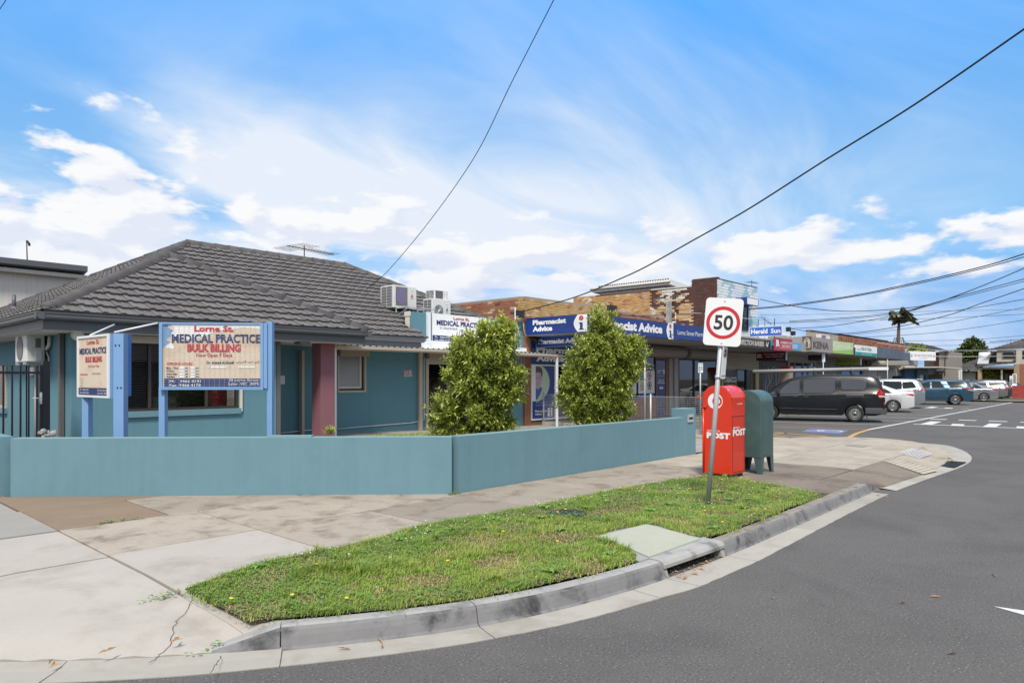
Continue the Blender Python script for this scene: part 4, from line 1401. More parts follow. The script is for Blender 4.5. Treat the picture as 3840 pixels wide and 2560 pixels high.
# --- gutters, fascias, soffits
def gutter_run(a, b, out, z):
 a, b, out = Vector(a), Vector(b), Vector(out)
 mb = MB()
 sec = [(0.0, -0.125), (0.075, -0.125), (0.105, -0.09), (0.105, -0.035), (0.118, -0.022), (0.118, 0.0), (0.098, 0.0), (0.098, -0.02), (0.0, -0.02)]
 pts = [a + out * s + Vector((0, 0, z + h)) for s, h in sec]
 mb.prism(pts, b - a)
 mb.build('gutter', MATS['gutter_grey'], house)
g0, g1 = EY - 0.02, WY - 0.02
gutter_run((EXL - 0.12, WY, 0), (WXR + 0.12, WY, 0), (0, -1, 0), ZG + 0.03)
gutter_run((EXL, WY - 0.116, 0), (EXL, EXB, 0), (-1, 0, 0), ZG + 0.03)
gutter_run((WXR - .1, EY, 0), (XY(1593, EY - .1), EY, 0), (0, -1, 0), ZG + 0.03)
gutter_run((WXR, WY - 0.116, 0), (WXR, EY, 0), (1, 0, 0), ZG + 0.03)
mb = MB()
mb.box((EXL + .004, WY + .003, ZG - .26), (WXR - .004, WY + .025, ZG)); mb.box((EXL + .003, WY + .026, ZG - .26), (EXL + .025, EXB, ZG))
mb.box((WXR - .025, WY + .026, ZG - .26), (WXR - .003, EY, ZG)); mb.box((WXR - .1, EY + .003, ZG - .26), (XY(1580, EY), EY + .025, ZG))
mb.build('fascia', MATS['gutter_grey'], house)
mb = MB()
mb.box((EXL + .03, WY + .03, ZG - .27), (WXR - .03, H2 + .01, ZG - .255)); mb.box((EXL + .03, H2 + .02, ZG - .27), (xc + .1, EXB, ZG - .255))
mb.box((WXR - .02, EY + .03, ZG - .272), (13.3, H2 + .01, ZG - .257))
mb.build('soffit', MATS['soffit'], house)
mb = MB(); mb.box((xpo + .35, WY + .04, ZG - .33), (xpo + .6, WY + .30, ZG - .271)); mb.build('porch_beam', MATS['gutter_grey'], house)
# --- plum column
cx0, cx1 = XY(1203, H1), XY(1256, H1)
mb = MB(); mb.box((cx0, H1, -0.05), (cx1, YX(1170, cx0), ZG - .271)); mb.build('column', MATS['plum'], house, bevel=0.006)
# --- downpipes
mb = MB(); yd = H1 + .42; mb.box((xc - .09, yd - .05, -.05), (xc - .015, yd + .05, ZG - .26)); mb.build('downpipe', MATS['grey_pipe'], house)
mb = MB(); mb.box((xpo + .012, H1 - .01, -.05), (xpo + .10, H1 + .07, ZG - .271)); mb.build('downpipe', MATS['grey_pipe'], house)
mb = MB(); mb.box((XY(1573, H2 - .1), H2 - .10, .0), (XY(1585, H2 - .1), H2 - .01, 2.42)); mb.build('downpipe', MATS['beige'], house)
mb = MB(); mb.box((XY(1133, H2 - .15), H2 - .15, 0), (XY(1142, H2 - .15), H2 - .02, ZG - .4)); mb.build('door_post', MATS['beige'], house)
mb = MB(); mb.box((XY(1140, H2 - .12), H2 - .12, ZY(1150, 1297, H2)), (XY(1170, H2 - .12), H2 - .01, ZY(1150, 1288, H2))); mb.build('porch_light', MATS['soffit'], house)
# --- white pipe along the wall foot
mb = MB()
pp = [onY(1035, 1625, H2 - .03), onY(1168, 1612, H2 - .03)]
mb.tube([onY(1035, 1626, H2 - .03), onY(1100, 1618, H2 - .03), onY(1172, 1611, H2 - .03)], .013, 6)
mb.tube([onY(1264, 1609, H2 - .03), onY(1330, 1602, H2 - .03), onY(1450, 1592, H2 - .03), onY(1540, 1585, H2 - .03), onY(1572, 1579, H2 - .03), onY(1590, 1573, H2 - .03), onY(1590, 1350, H2 - .03), onY(1595, 1340, H2 - .03)], .013, 6)
mb.build('conduit', MATS['white_metal'], house)
mb = MB(); a = onY(1425, 1611, H2); b = onY(1445, 1600, H2); mb.box((a.x, H2 - .006, a.z), (b.x, H2 + .01, b.z)); mb.build('air_brick', MATS['house_teal'], house)
# --- big window: frame > panes, mullions, blind
win = MB()
z0, z1 = wz0, wz1
win.box((wx0, H1 + .03, z0), (wx1, H1 + .10, z0 + .05)); win.box((wx0, H1 + .03, z1 - .05), (wx1, H1 + .10, z1))
win.box((wx0, H1 + .03, z0 + .05), (wx0 + .05, H1 + .10, z1 - .05)); win.box((wx1 - .06, H1 + .03, z0 + .05), (wx1 - .01, H1 + .10, z1 - .05))
win = win.build('window', MATS['brown_frame'], house)
ms = [XY(563, H1), XY(776, H1)]
for x in ms:
 mb = MB(); mb.box((x - .025, H1 + .025, z0 + .05), (x + .03, H1 + .095, z1 - .05)); mb.build('mullion', MATS['brown_frame'], win)
ed = [wx0 + .05, ms[0], ms[1], wx1 - .06]
for a, b in zip(ed[:-1], ed[1:]):
 mb = MB(); mb.quad((a, H1 + .06, z0 + .05), (b, H1 + .06, z0 + .05), (b, H1 + .06, z1 - .05), (a, H1 + .06, z1 - .05)); mb.build('pane', MATS['glass_dark'], win)
mb = MB()
n = 27
for k in range(n):
 z = z0 + .07 + (z1 - z0 - .12) * k / (n - 1)
 mb.add([(wx0 + .05, H1 + .16, z), (wx1 - .06, H1 + .16, z), (wx1 - .06, H1 + .185, z + .010), (wx0 + .05, H1 + .185, z + .010)], [(0, 1, 2, 3)])
mb.build('blind', MATS['blind'], win, kind='stuff')
mb = MB(); xa, xb = XY(778, H1 + .3), XY(848, H1 + .3)
mb.box((xa, H1 + .26, z0 + .02), (xb, H1 + .28, ZY(800, 1455, H1 + .26))); mb.build('red_poster', MATS['print_red'], win)
mb = MB(); xa, xb = XY(570, H1 + .6), XY(655, H1 + .6); mb.box((xa, H1 + .55, z0 - .2), (xb, H1 + .95, ZY(600, 1490, H1 + .6))); mb.build('printer', MATS['soffit'], win)
mb = MB(); mb.box((wx0 - .02, H1 - .05, z0 - .115), (wx1 + .02, H1 + .03, z0)); mb.build('window_sill', MATS['teal_wall'], house)
zs = ZY(470, 1230, H1)
mb = MB(); mb.box((XY(448, H1), H1 - .13, wz1 - .02), (wx1 + .05, H1 - .002, ZG - .275)); mb.build('shutter_box', MATS['beige'], house, bevel=.02)
mb = MB(); mb.box((wx1 + .005, H1 - .04, ZY(900, 1541, H1)), (wx1 + .055, H1 - .002, wz1 - .02)); mb.build('shutter_rail', MATS['soffit'], house)
# --- shuttered window
w2 = MB()
for a, b in (((sx0, sz0), (sx1, sz0 + .05)), ((sx0, sz1 - .01), (sx1, sz1 + .03)), ((sx0, sz0 + .05), (sx0 + .04, sz1 - .01)), ((sx1 - .05, sz0 + .05), (sx1, sz1 - .01))):
 w2.box((a[0], H2 - .02, a[1]), (b[0], H2 + .06, b[1]))
w2 = w2.build('window', MATS['beige'], house)
ix1 = XY(1351, H2 + .12)
mb = MB(); mb.box((sx0 + .04, H2 + .13, sz0 + .05), (sx1, H2 + .14, sz1)); mb.build('reveal', MATS['interior'], w2)
mb = MB()
for a, b in (((sx0 + .04, sz0 + .10), (ix1, sz0 + .15)), ((ix1 - .06, sz0 + .15), (ix1, sz1 - .02)), ((sx0 + .04, sz0 + .15), (sx0 + .065, sz1 - .02))):
 mb.box((a[0], H2 + .06, a[1]), (b[0], H2 + .125, b[1]))
mb.build('inner_frame', MATS['soffit'], w2)
mb = MB()
n = 22
for k in range(n):
 za = sz0 + .15 + (sz1 - sz0 - .17) * k / n
 zb2 = za + (sz1 - sz0 - .17) / n * .86
 mb.add([(sx0 + .065, H2 + .075, za), (ix1 - .06, H2 + .075, za), (ix1 - .06, H2 + .10, zb2), (sx0 + .065, H2 + .10, zb2), (sx0 + .065, H2 + .105, za), (ix1 - .06, H2 + .105, za)], [(0, 1, 2, 3), (4, 5, 1, 0)])
mb.build('shutter_slats', MATS['shutter_slat'], w2, kind='stuff')
mb = MB(); mb.box((sx0 - .01, H2 - .16, ZY(1384, 1337, H2 - .1)), (XY(1384, H2 - .1), H2 - .001, ZY(1384, 1309, H2 - .1))); mb.build('shutter_box', MATS['beige_dark'], house, bevel=.02)
# --- glazed door with shutter box
dr = MB()
dzb = ZY(1650, 1596, H2)
fz = ZY(1650, 1356, H2)
gx0_, gx1_ = XY(1608, H2), XY(1677, H2)
dr.box((dx0, H2 - .0, yard_z(13.7)), (gx0_, H2 + .07, fz)); dr.box((gx1_, H2, yard_z(13.7)), (dx1, H2 + .07, fz)); dr.box((gx0_, H2, yard_z(13.7)), (gx1_, H2 + .07, dzb + .02)); dr.box((gx0_, H2, ZY(1650, 1366, H2)), (gx1_, H2 + .07, fz))
dr = dr.build('door', MATS['beige'], house)
mb = MB(); mb.quad((gx0_, H2 + .04, dzb), (gx1_, H2 + .04, dzb), (gx1_, H2 + .04, fz), (gx0_, H2 + .04, fz)); mb.build('pane', MATS['glass_black'], dr)
mb = MB(); mb.box((dx0, H2 - .15, ZY(1650, 1346, H2)), (dx1 + .1, H2 - .002, dz1)); mb.build('shutter_box', MATS['beige_dark'], house, bevel=.03)
mb = MB(); mb.box((dx0, H2 + .002, fz), (dx1, H2 + .06, ZY(1650, 1346, H2))); mb.build('transom', MATS['beige'], house)
mb = MB(); mb.tube([(gx1_ + .03, H2 - .05, 1.0), (gx1_ + .03, H2 - .05, 1.25)], .012, 6); mb.build('handle', MATS['galv'], dr)
mb = MB(); q = Panel((gx0_, H2 + .05, dzb), (gx1_ - gx0_, 0, 0), (0, 0, fz - dzb)); q.rect(mb, .0, .78, .45, .98, .004); mb.build('door_notice', MATS['print_blue'], dr)
# --- expanding security grille over the end window
gxa, gxb = XY(1870, H2), XY(1962, H2)
gza, gzb = ZY(1950, 1490, H2), ZY(1950, 1318, H2)
gw = MB()
gw.box((gxa, H2 - .01, gza), (gxb, H2 + .029, gzb))
gw = gw.build('window', MATS['glass_black'], house)
mb = MB()
nx_ = 16
for k in range(nx_ + 1):
 x = gxa + (gxb - gxa) * k / nx_
 mb.box((x - .006, H2 - .06, gza), (x + .006, H2 - .045, gzb))
for k in range(0, nx_, 1):
 xa = gxa + (gxb - gxa) * k / nx_; xb = gxa + (gxb - gxa) * (k + 1) / nx_
 for zc in (gza + .25, gza + .62, gza + .99):
  for s in (-1, 1):
   mb.tube([(xa, H2 - .05, zc - .09 * s), (xb, H2 - .05, zc + .09 * s)], .006, 4, smooth=False)
mb.build('security_grille', MATS['white_metal'], gw, kind='stuff')
mb = MB(); mb.box((gxa - .3, H2 - .14, gzb), (gxb + .02, H2 - .002, gzb + .12)); mb.build('shutter_box', MATS['white_metal'], house)
# --- light verandah roof on thin posts
VY = 14.35
va, vb = XY(1256, VY), XY(2111, VY)
zv = 2.405
ver = thing('verandah_roof', 'slim beige verandah roof on white posts before the clinic doors', 'verandah', ((va + vb) / 2, VY, 0))
mb = MB(); mb.prism([(va, VY, zv - .06), (va, VY + .05, zv - .10), (va, VY + .09, zv - .02), (va, VY + .05, zv + .0), (va, VY, zv)], (vb - va, 0, 0)); mb.build('gutter', MATS['beige'], ver)
mb = MB()
n = int((vb - va) / .19)
mb.add([(va, VY + .02, zv + .015), (vb, VY + .02, zv + .015), (vb, H2 - .01, zv + .10), (va, H2 - .01, zv + .10)], [(0, 1, 2, 3)])
mb.build('roof_sheet', MATS['white_metal'], ver)
mb = MB()
for k in range(n):
 x = va + .1 + k * .19
 mb.box((x - .012, VY + .01, zv + .012), (x + .012, VY + .06, zv + .034))
mb.build('sheet_ends', MATS['iron'], ver, kind='stuff')
for p in (1260, 1700, 2093):
 x = XY(p, VY)
 mb = MB(); mb.box((x - .03, VY + .02, yard_z(x) - .05), (x + .03, VY + .08, zv - .06)); mb.build('post', MATS['white_metal'], ver)
# --- fixtures on the house, each a thing
fl_ = thing('floodlight', 'round cream floodlight under the eave at the house corner', 'light', onY(290, 1250, H1 - .1))
mb = MB(); c_ = onY(290, 1252, H1 - .12)
ax = Vector((-.25, -1, -.25)).normalized()
mb.lathe([(0.0, 0.0), (.055, .0), (.085, .03), (.10, .09), (.105, .10), (.09, .10), (.0, .085)], c_, ax, 24); mb.build('lamp_bowl', MATS['soffit'], fl_)
mb = MB(); mb.lathe([(0, .102), (.06, .10), (.085, .095)], c_, ax, 20); mb.build('lens', MATS['white_metal'], fl_)
mb = MB(); mb.tube([c_, c_ + Vector((0, .12, .10))], .012, 6); mb.build('bracket', MATS['soffit'], fl_)
for i, (a0, b0, a1, b1, tx) in enumerate(((1036, 1440, 1068, 1408, 'upper white paper notice taped to the porch wall'), (1036, 1493, 1052, 1444, 'lower narrow paper notice taped to the porch wall'))):
 A = onY(a0, b0, H2 - .005); B = onY(a1, b1, H2 - .005)
 mb = MB(); mb.box((A.x, H2 - .008, A.z), (B.x, H2 - .004, B.z)); o = recentre(mb.build('paper_notice', MATS['paper']))
 tag(o, tx, 'notice', 'paper notices in the porch')
A = onY(1516, 1411, H2); B = onY(1544, 1387, H2)
Pk = Panel((A.x, H2 - .006, A.z), (B.x - A.x, 0, 0), (0, 0, B.z - A.z))
np_ = thing('no_parking_sign', 'small red and white no parking plate on the teal wall', 'sign', (A.x, H2, A.z))
mb = MB(); Pk.slab(mb, 0, 0, 1, 1, -.003, 0); mb.build('plate', MATS['board_white'], np_)
mb = MB(); Pk.rect(mb, .03, .38, .97, .97, .002); mb.build('red_field', MATS['print_red'], np_)
Pk.text('NO', .10, .47, .50, .86, bold=.02).build('lettering', MATS['print_white'], np_)
Pk.text('PARKING', .06, .08, .94, .32, bold=.03).build('lettering', MATS['print_black'], np_)
mb = MB(); Pk.ring(mb, .74, .67, .17, .05, .004, 24); mb.build('ban_ring', MATS['print_white'], np_)
Pk.text('P', .68, .55, .80, .80, bold=.03).build('lettering', MATS['print_white'], np_)
# --- clinic sign on the parapet
A = onY(1621.5, 1278, H2 - .03); B = onY(1823, 1196, H2 - .03)
zt = onY(1622, 1174, H2 - .03).z
PS = Panel((A.x, H2 - .035, A.z), (B.x - A.x, 0, 0), (0, 0, zt - A.z))
cs = thing('parapet_sign', 'white and navy clinic sign fixed along the teal parapet', 'sign', (A.x, H2, A.z))
mb = MB(); PS.slab(mb, 0, 0, 1, 1, -.03, 0); mb.build('plate', MATS['board_white'], cs)
mb = MB(); PS.rect(mb, 0, 0, 1, .215, .003); mb.build('contact_band', MATS['print_navy'], cs)
def pt_(s, u0, v0, u1, v1, m, b=0.0, off=.006):
 PS.text(s, u0, v0, u1, v1, bold=b, off=off).build('lettering', MATS[m], cs)
pt_('Lorne St.', .37, .82, .67, .93, 'print_red', .03)
pt_('MEDICAL PRACTICE', .07, .585, .945, .775, 'print_navy', .04)
pt_('Dr. Ahmad Al-Sharifi', .13, .455, .44, .53, 'print_navy')
pt_(ARABIC, .66, .44, .94, .53, 'print_navy')
pt_('Ph:   9466 4191', .04, .115, .30, .185, 'print_white'); pt_('Fax: 9466 4178', .04, .02, .30, .085, 'print_white')
mb = MB(); PS.rect(mb, .36, .03, .665, .19, .005); mb.build('label_box', MATS['print_white'], cs)
pt_('BULK BILLING', .375, .05, .65, .165, 'print_red', .04, .008)
mb = MB(); PS.ring(mb, .525, .345, .05, .006, .004, 30); PS.poly(mb, [(.497, .25), (.51, .215), (.555, .25), (.56, .34), (.55, .38), (.545, .30)], .004)
PS.poly(mb, [(.505, .44), (.545, .44), (.53, .37), (.528, .24), (.522, .24), (.52, .37)], .005); mb.build('emblem', MATS['print_navy'], cs)
mb = MB(); x = XY(1608, H2 - .06); mb.box((x - .05, H2 - .09, 2.45), (x + .05, H2 - .001, 3.55)); mb.box((x - .055, H2 - .095, 2.62), (x + .055, H2 + .0, 2.68)); mb.build('white_pipe', MATS['white_metal'], house)
mb = MB()
for a, b in ((1612, 1692), (1697, 1740), (1545, 1603)):
 A = onY(a, 1306, H2 - .03); B = onY(b, 1282, H2 - .03)
 mb.box((A.x, H2 - .04, A.z), (B.x, H2 - .002, B.z + .01))
mb.build('flashing', MATS['white_metal'], house)
# --- air conditioners
def ac_unit(name, label, cat, O, U, V, dep, fan=True, group=None, colour_fan=False):
 """front panel P, body going back along -N; fan disc, side grille"""
 P = Panel(O, U, V)
 t = thing(name, label, cat, Vector(O), group=group)
 mb = MB(); P.slab(mb, 0, 0, 1, 1, -dep, 0); mb.build('casing', MATS['ac_white'], t, bevel=.012)
 if fan:
  mb = MB(); P.rect(mb, .10, .10, .60, .94, .004); mb.build('fan_surround', MATS['ac_white'] if not colour_fan else MATS['ac_grille'], t)
  mb = MB(); P.disc(mb, .35, .52, .235, off=.007, n=36); mb.build('fan_opening', MATS['ac_grille'], t)
  mb = MB()
  if colour_fan:
   for k in range(5):
    u = .18 + k * .085
    hh = .36 * math.sqrt(max(0, 1 - ((u - .35) / .235) ** 2))
    P.poly(mb, [(u - .02, .52 - hh), (u + .02, .52 - hh), (u + .033, .52 + hh), (u - .01, .52 + hh)], .010)
   mb.build('fan_stripe', MATS['fan_ochre'], t)
   mb = MB()
   for k in range(5):
    u = .14 + k * .085
    hh = .36 * math.sqrt(max(0, 1 - ((u - .35) / .235) ** 2))
    P.poly(mb, [(u - .02, .52 - hh), (u + .02, .52 - hh), (u + .03, .52 + hh), (u - .01, .52 + hh)], .009)
   mb.build('fan_blade', MATS['print_blue'], t)
  else:
   for k in range(28):
    a = 2 * math.pi * k / 28
    s = U.length / V.length
    mb.tube([P.pt(.35 + .05 * math.cos(a), .52 + .05 * s * math.sin(a), .010), P.pt(.35 + .23 * math.cos(a + .25), .52 + .23 * s * math.sin(a + .25), .010)], .0025, 4, smooth=False)
   P.ring(mb, .35, .52, .15, .01, .011); P.ring(mb, .35, .52, .20, .01, .011)
   mb.build('fan_guard', MATS['galv'], t)
   mb = MB(); P.disc(mb, .35, .52, .055, off=.014, n=20); mb.build('hub', MATS['ac_white'], t)
  mb = MB(); P.poly(mb, [(.80, .70), (.825, .62), (.80, .585), (.775, .62)], .004); P.poly(mb, [(.80, .58), (.765, .60), (.735, .52), (.775, .52)], .004); P.poly(mb, [(.80, .58), (.835, .60), (.865, .52), (.825, .52)], .004); mb.build('emblem', MATS['print_red'] if colour_fan else MATS['print_black'], t)
  mb = MB(); P.rect(mb, .74, .46, .86, .475, .004); P.rect(mb, .76, .78, .84, .79, .004); mb.build('caption_bar', MATS['ac_grille'], t)
 S = Panel(P.pt(0, 0, -dep), P.N * dep, V)
 mb = MB(); S.rect(mb, .08, .04, .92, .96, .003); mb.build('side_coil', MATS['ac_grille'], t)
 mb = MB()
 for k in range(8):
  v = .06 + .88 * k / 7
  mb.tube([S.pt(.05, v, .008), S.pt(.95, v, .008)], .004, 4, smooth=False)
 for k in range(3):
  u = .08 + .84 * k / 2
  mb.tube([S.pt(u, .04, .009), S.pt(u, .96, .009)], .004, 4, smooth=False)
 mb.build('side_guard', MATS['white_metal'], t)
 return t, P
M('fan_ochre', (0.36, 0.20, 0.05), rough=0.6, var=0.05)
ya = 16.35
A = onY(1475, 1152, ya); B = onY(1562, 1162, ya)
t1, P1 = ac_unit('air_conditioner', 'big air conditioner with ochre and blue fan on roof brackets', 'air conditioner', A, Vector((B.x - A.x, 0, 0)), Vector((0, 0, onY(1480, 1068, ya).z - A.z)), 0.62, colour_fan=True, group='roof air conditioners')
mb = MB()
A2 = A + Vector((.25, -.05, -.02))
for dx in (.12, .95):
 x = A.x + dx
 zf = zmain((x, 16.0), 'F')
 mb.tube([(x, ya + .02, A.z - .02), (x, ya + .02, zmain((x, ya), 'F') + .03)], .018, 6, smooth=False)
 mb.tube([(x, ya + .62, A.z - .02), (x, ya - .62, A.z - .02 - .0)], .018, 6, smooth=False)
 mb.tube([(x, ya - .62, A.z - .02), (x, ya - .05, zmain((x, ya - .1), 'F') + .05)], .014, 6, smooth=False)
mb.tube([(A.x - .25, ya - .62, A.z - .03), (A.x + 1.1, ya - .62, A.z - .03)], .016, 6, smooth=False)
mb.build('bracket', MATS['galv'], t1)
yb = 15.95
A = onY(1621, 1178, yb); B = onY(1690, 1180, yb)
t2, P2 = ac_unit('air_conditioner', 'lower air conditioner with grey round fan behind the parapet sign', 'air conditioner', Vector((A.x, yb, 3.3)), Vector((B.x - A.x, 0, 0)), Vector((0, 0, onY(1640, 1120, yb).z - 3.3)), 0.42, group='roof air conditioners')
zt2 = P2.pt(0, 1).z
A = onY(1630, 1122, yb + .1); B = onY(1680, 1122, yb + .1)
t3, P3 = ac_unit('air_conditioner', 'small white air conditioner on top of the grey fan unit', 'air conditioner', Vector((A.x, yb + .1, zt2)), Vector((B.x - A.x, 0, 0)), Vector((0, 0, onY(1630, 1085, yb + .1).z - zt2)), 0.42, fan=False, group='roof air conditioners')
mb = MB()
for k in range(14):
 P3.slab(mb, .06, .10 + k * .06, .60, .13 + k * .06, 0, .012)
mb.build('louvre', MATS['ac_grille'], t3)
# split unit on the side-street wall
xs_ = xc - .02
A = onX(90, 1362, xs_ - .38)
Pz0, Pz1 = ZX(60, 1362, xc - .2), ZX(60, 1266, xc - .2)
y0_, y1_ = YX(0, xc - .33) + .35, YX(97, xc - .02)
lt = thing('air_conditioner', 'cream split air conditioner hung on the teal side wall above the gate', 'air conditioner', (xc - .2, (y0_ + y1_) / 2, Pz0))
y1_ = 15.55
mb = MB(); mb.box((xc - .38, y1_, Pz0), (xc - .08, y1_ + .82, Pz1)); mb.build('casing', MATS['ac_white'], lt, bevel=.02)
Pq = Panel((xc - .38, y1_, Pz0), (.30, 0, 0), (0, 0, Pz1 - Pz0))
mb = MB(); Pq.slab(mb, .45, .06, .82, .42, 0, .03); mb.build('valve_cover', MATS['ac_white'], lt, bevel=.01)
mb = MB(); Pq.rect(mb, .48, .52, .78, .86, .004); mb.build('recess', MATS['ac_grille'], lt)
Pf = Panel((xc - .38, y1_ + .82, Pz0), (0, -.82, 0), (0, 0, Pz1 - Pz0))
mb = MB(); Pf.disc(mb, .45, .5, .28, off=.01, n=30); mb.build('fan_opening', MATS['ac_grille'], lt)
for dy in (.1, .65):
 mb = MB(); mb.box((xc - .40, y1_ + dy, Pz0 - .05), (xc, y1_ + dy + .05, Pz0)); mb.build('bracket', MATS['galv'], lt)
mb = MB(); mb.tube([(xc - .06, y1_ - .02, Pz0 + .25), (xc - .05, y1_ - .16, Pz0 + .32), (xc - .05, y1_ - .22, Pz0 + .5), (xc - .05, y1_ - .22, ZG - .3)], .035, 8)
mb.tube([(xc - .06, y1_ - .02, Pz0 + .2), (xc - .05, y1_ - .12, Pz0 + .1), (xc - .04, y1_ - .16, Pz0 - .3)], .012, 6); mb.build('pipe_run', MATS['soffit'], lt)
mb = MB(); mb.tube([(xc - .05, 16.3, 0), (xc - .05, 16.3, 2.4)], .03, 8); mb.build('downpipe', MATS['beige'], house)
mb = MB(); mb.box((xc - .05, YX(135, xc) - .05, ZX(130, 1405, xc)), (xc - .001, YX(120, xc), ZX(130, 1377, xc))); mb.build('switch_box', MATS['ac_white'], house)
# side window by the gate, just inside the frame edge
ws = MB(); yA, yB = YX(27, xc), YX(27, xc) + 1.4
zA, zB = ZX(10, 1528, xc), ZX(10, 1370, xc)
for a, b in (((yA, zA), (yA + .06, zB)), ((yA + .06, zA), (yB, zA + .06))):
 ws.box((xc - .03, a[0], a[1]), (xc + .05, b[0], b[1]))
ws = ws.build('window', MATS['beige'], house)
mb = MB(); mb.box((xc - .012, yA + .06, zA + .06), (xc - .004, yB, zB)); mb.build('pane', MATS['glass_black'], ws)
mb = MB(); mb.box((xc - .06, yA - .03, zA - .12), (xc - .001, yB, zA)); mb.build('window_sill', MATS['teal_wall'], house)
# --- black steel gate
gy = 13.6
ga, gb2 = XY(-60, gy), XY(150, gy)
gate = thing('steel_gate', 'black steel picket gate with round tops beside the house', 'gate', ((ga + gb2) / 2, gy, 0))
zt_ = ZY(80, 1374, gy)
zr_ = ZY(80, 1397, gy)
for px in (-50, -18, 13, 46, 77.5, 108, 139):
 x = XY(px, gy)
 mb = MB(); mb.box((x - .0125, gy, .05), (x + .0125, gy + .025, zt_)); mb.sphere((x, gy + .0125, zt_ + .012), .022, 8); mb.build('picket', MATS['steel_black'], gate)
for z in (zr_, .2):
 mb = MB(); mb.box((ga, gy - .004, z - .02), (gb2 + .05, gy + .029, z + .02)); mb.build('rail', MATS['steel_black'], gate)
mb = MB(); mb.box((XY(149, gy), gy - .01, 0), (XY(160, gy), gy + .04, ZY(155, 1368, gy))); mb.build('lock_stile', MATS['steel_black'], gate)
mb = MB(); mb.box((XY(159, gy), gy - .03, -.05), (XY(186, gy), gy + .09, ZY(170, 1354, gy))); mb.build('gate_post', MATS['steel_black'], gate)
mb = MB(); h0 = onY(154, 1500, gy - .02); mb.box((h0.x - .02, gy - .022, h0.z - .06), (h0.x + .015, gy - .012, h0.z + .13)); mb.tube([(h0.x, gy - .05, onY(154, 1493, gy).z), (h0.x - .13, gy - .06, onY(154, 1491, gy).z)], .009, 6); mb.build('handle', MATS['galv'], gate)
# gas meter peeping over the wall
gm = thing('gas_meter', 'grey gas meter with brass pipes at the foot of the gate post', 'gas meter', (3.2, 13.2, 0))
c_ = DP(163, 1618, 11.1)
mb = MB(); mb.sphere(c_, .052, 14, sc=(1, .8, 1)); mb.lathe([(0, .08), (.035, .08), (.035, 0)], c_ + Vector((0, -.02, -.02)), RT * -1, 12); mb.build('body', MATS['kerb'], gm)
mb = MB(); d_ = DP(200, 1625, 11.1)
mb.tube([c_ + Vector((0, 0, -.05)), DP(180, 1632, 11.1), DP(205, 1628, 11.1), DP(207, 1612, 11.1)], .018, 8)
mb.lathe([(0, .0), (.05, 0), (.05, .03), (0, .03)], d_, Vector((-.5, -1, .1)), 12)
mb.tube([DP(182, 1640, 11.1), DP(182, 1612, 11.1)], .014, 8)
mb.tube([c_ + Vector((0, 0, -.05)), Vector((c_.x, c_.y, 0))], .03, 8); mb.build('pipe', MATS['kerb'], gm)
# --- vent pipe and TV antenna on the roof
vp = onX(52, 1180, 4.0)
mb = MB(); yv = YX(52, 4.15); zv_ = zmain((4.15, yv), 'L')
mb.tube([(4.15, yv, zv_), (4.15, yv, ZX(52, 1104, 4.15))], .045, 10); mb.tube([(4.15, yv, zv_), (4.15, yv, zv_ + .12)], .06, 10); mb.build('vent_pipe', MATS['gutter_grey'], house)
def yagi(name, label, base, z_top, boom_dir, L, cross, n, mat, boom_r=.014, group='roof aerials'):
 t = thing(name, label, 'aerial', base, group=group)
 base = Vector(base)
 mb = MB(); mb.tube([base, (base.x, base.y, z_top)], .016, 6); mb.build('mast', mat, t)
 d = Vector(boom_dir).normalized()
 s = d.cross(Vector((0, 0, 1))).normalized()
 c = Vector((base.x, base.y, z_top - .12))
 mb = MB(); mb.tube([c - d * L * .35, c + d * L * .65], boom_r, 6); mb.build('boom', mat, t)
 mb = MB()
 for k in range(n):
  p = c + d * (L * (-.33 + .97 * k / max(1, n - 1)))
  w = cross * (1 if k < n * .35 else .42)
  mb.tube([p - s * w / 2, p + s * w / 2], .006, 4, smooth=False)
 mb.build('rods', mat, t)
 return t
pa = onY(1141, 983, AA[1])
yagi('tv_aerial', 'long yagi aerial on a thin mast above the clinic roof ridge', (pa.x, AA[1], zmain((pa.x, AA[1]), 'F')), ZY(1141, 931, AA[1]) + .1, (1, .15, 0), 1.9, 1.5, 16, MATS['iron'])
# --- grey neighbour behind
M('grey_render', (0.60, 0.57, 0.53), rough=0.9, var=0.07, vs=0.5, streak=0.14, bump=.2, bs=60)
NYY = 33.0
nb = thing('neighbour_building', 'tall plain grey rendered building behind the clinic roof', 'building', (4, NYY + 5, 0))
A = onY(0, 1000, NYY); B = onY(392, 1008, NYY); E_ = onY(325, 1013, NYY)
zw = onY(0, 990, NYY).z
mb = MB(); mb.box((-8, NYY, 0), (onY(370, 1010, NYY).x, NYY + 12, zw - .25)); mb.build('wall', MATS['grey_render'], nb)
zf0, zf1 = ZY(0, 991, NYY - .6), ZY(0, 963, NYY - .6)
mb = MB(); xe_ = onY(329, 1000, NYY - .6).x
mb.prism([(-8, NYY - .6, zf1 - .22), (-8, NYY - .6, zf1), (-8, NYY + 3, zf1 + .2), (-8, NYY + 3, zf0 - .1), (-8, NYY, zf0 - .05)], (xe_ + 8, 0, 0)); mb.build('roof', MATS['gutter_grey'], nb)
mb = MB(); mb.box((-8, NYY - .35, zf0 - .2), (onY(315, 1010, NYY).x, NYY - .01, zf0 - .06)); mb.build('fascia', MATS['grey_render'], nb)
pa = onY(103, 965, NYY)
t = thing('aerial_mast', 'thin aerial mast with a stubby head on the grey roof', 'aerial', (pa.x, NYY, zf1 - .2))
mb = MB(); zt_ = ZY(101, 902, NYY); mb.tube([(pa.x, NYY, zf1 - .2), (pa.x - .03, NYY, zt_)], .022, 6); mb.build('mast', MATS['iron'], t)
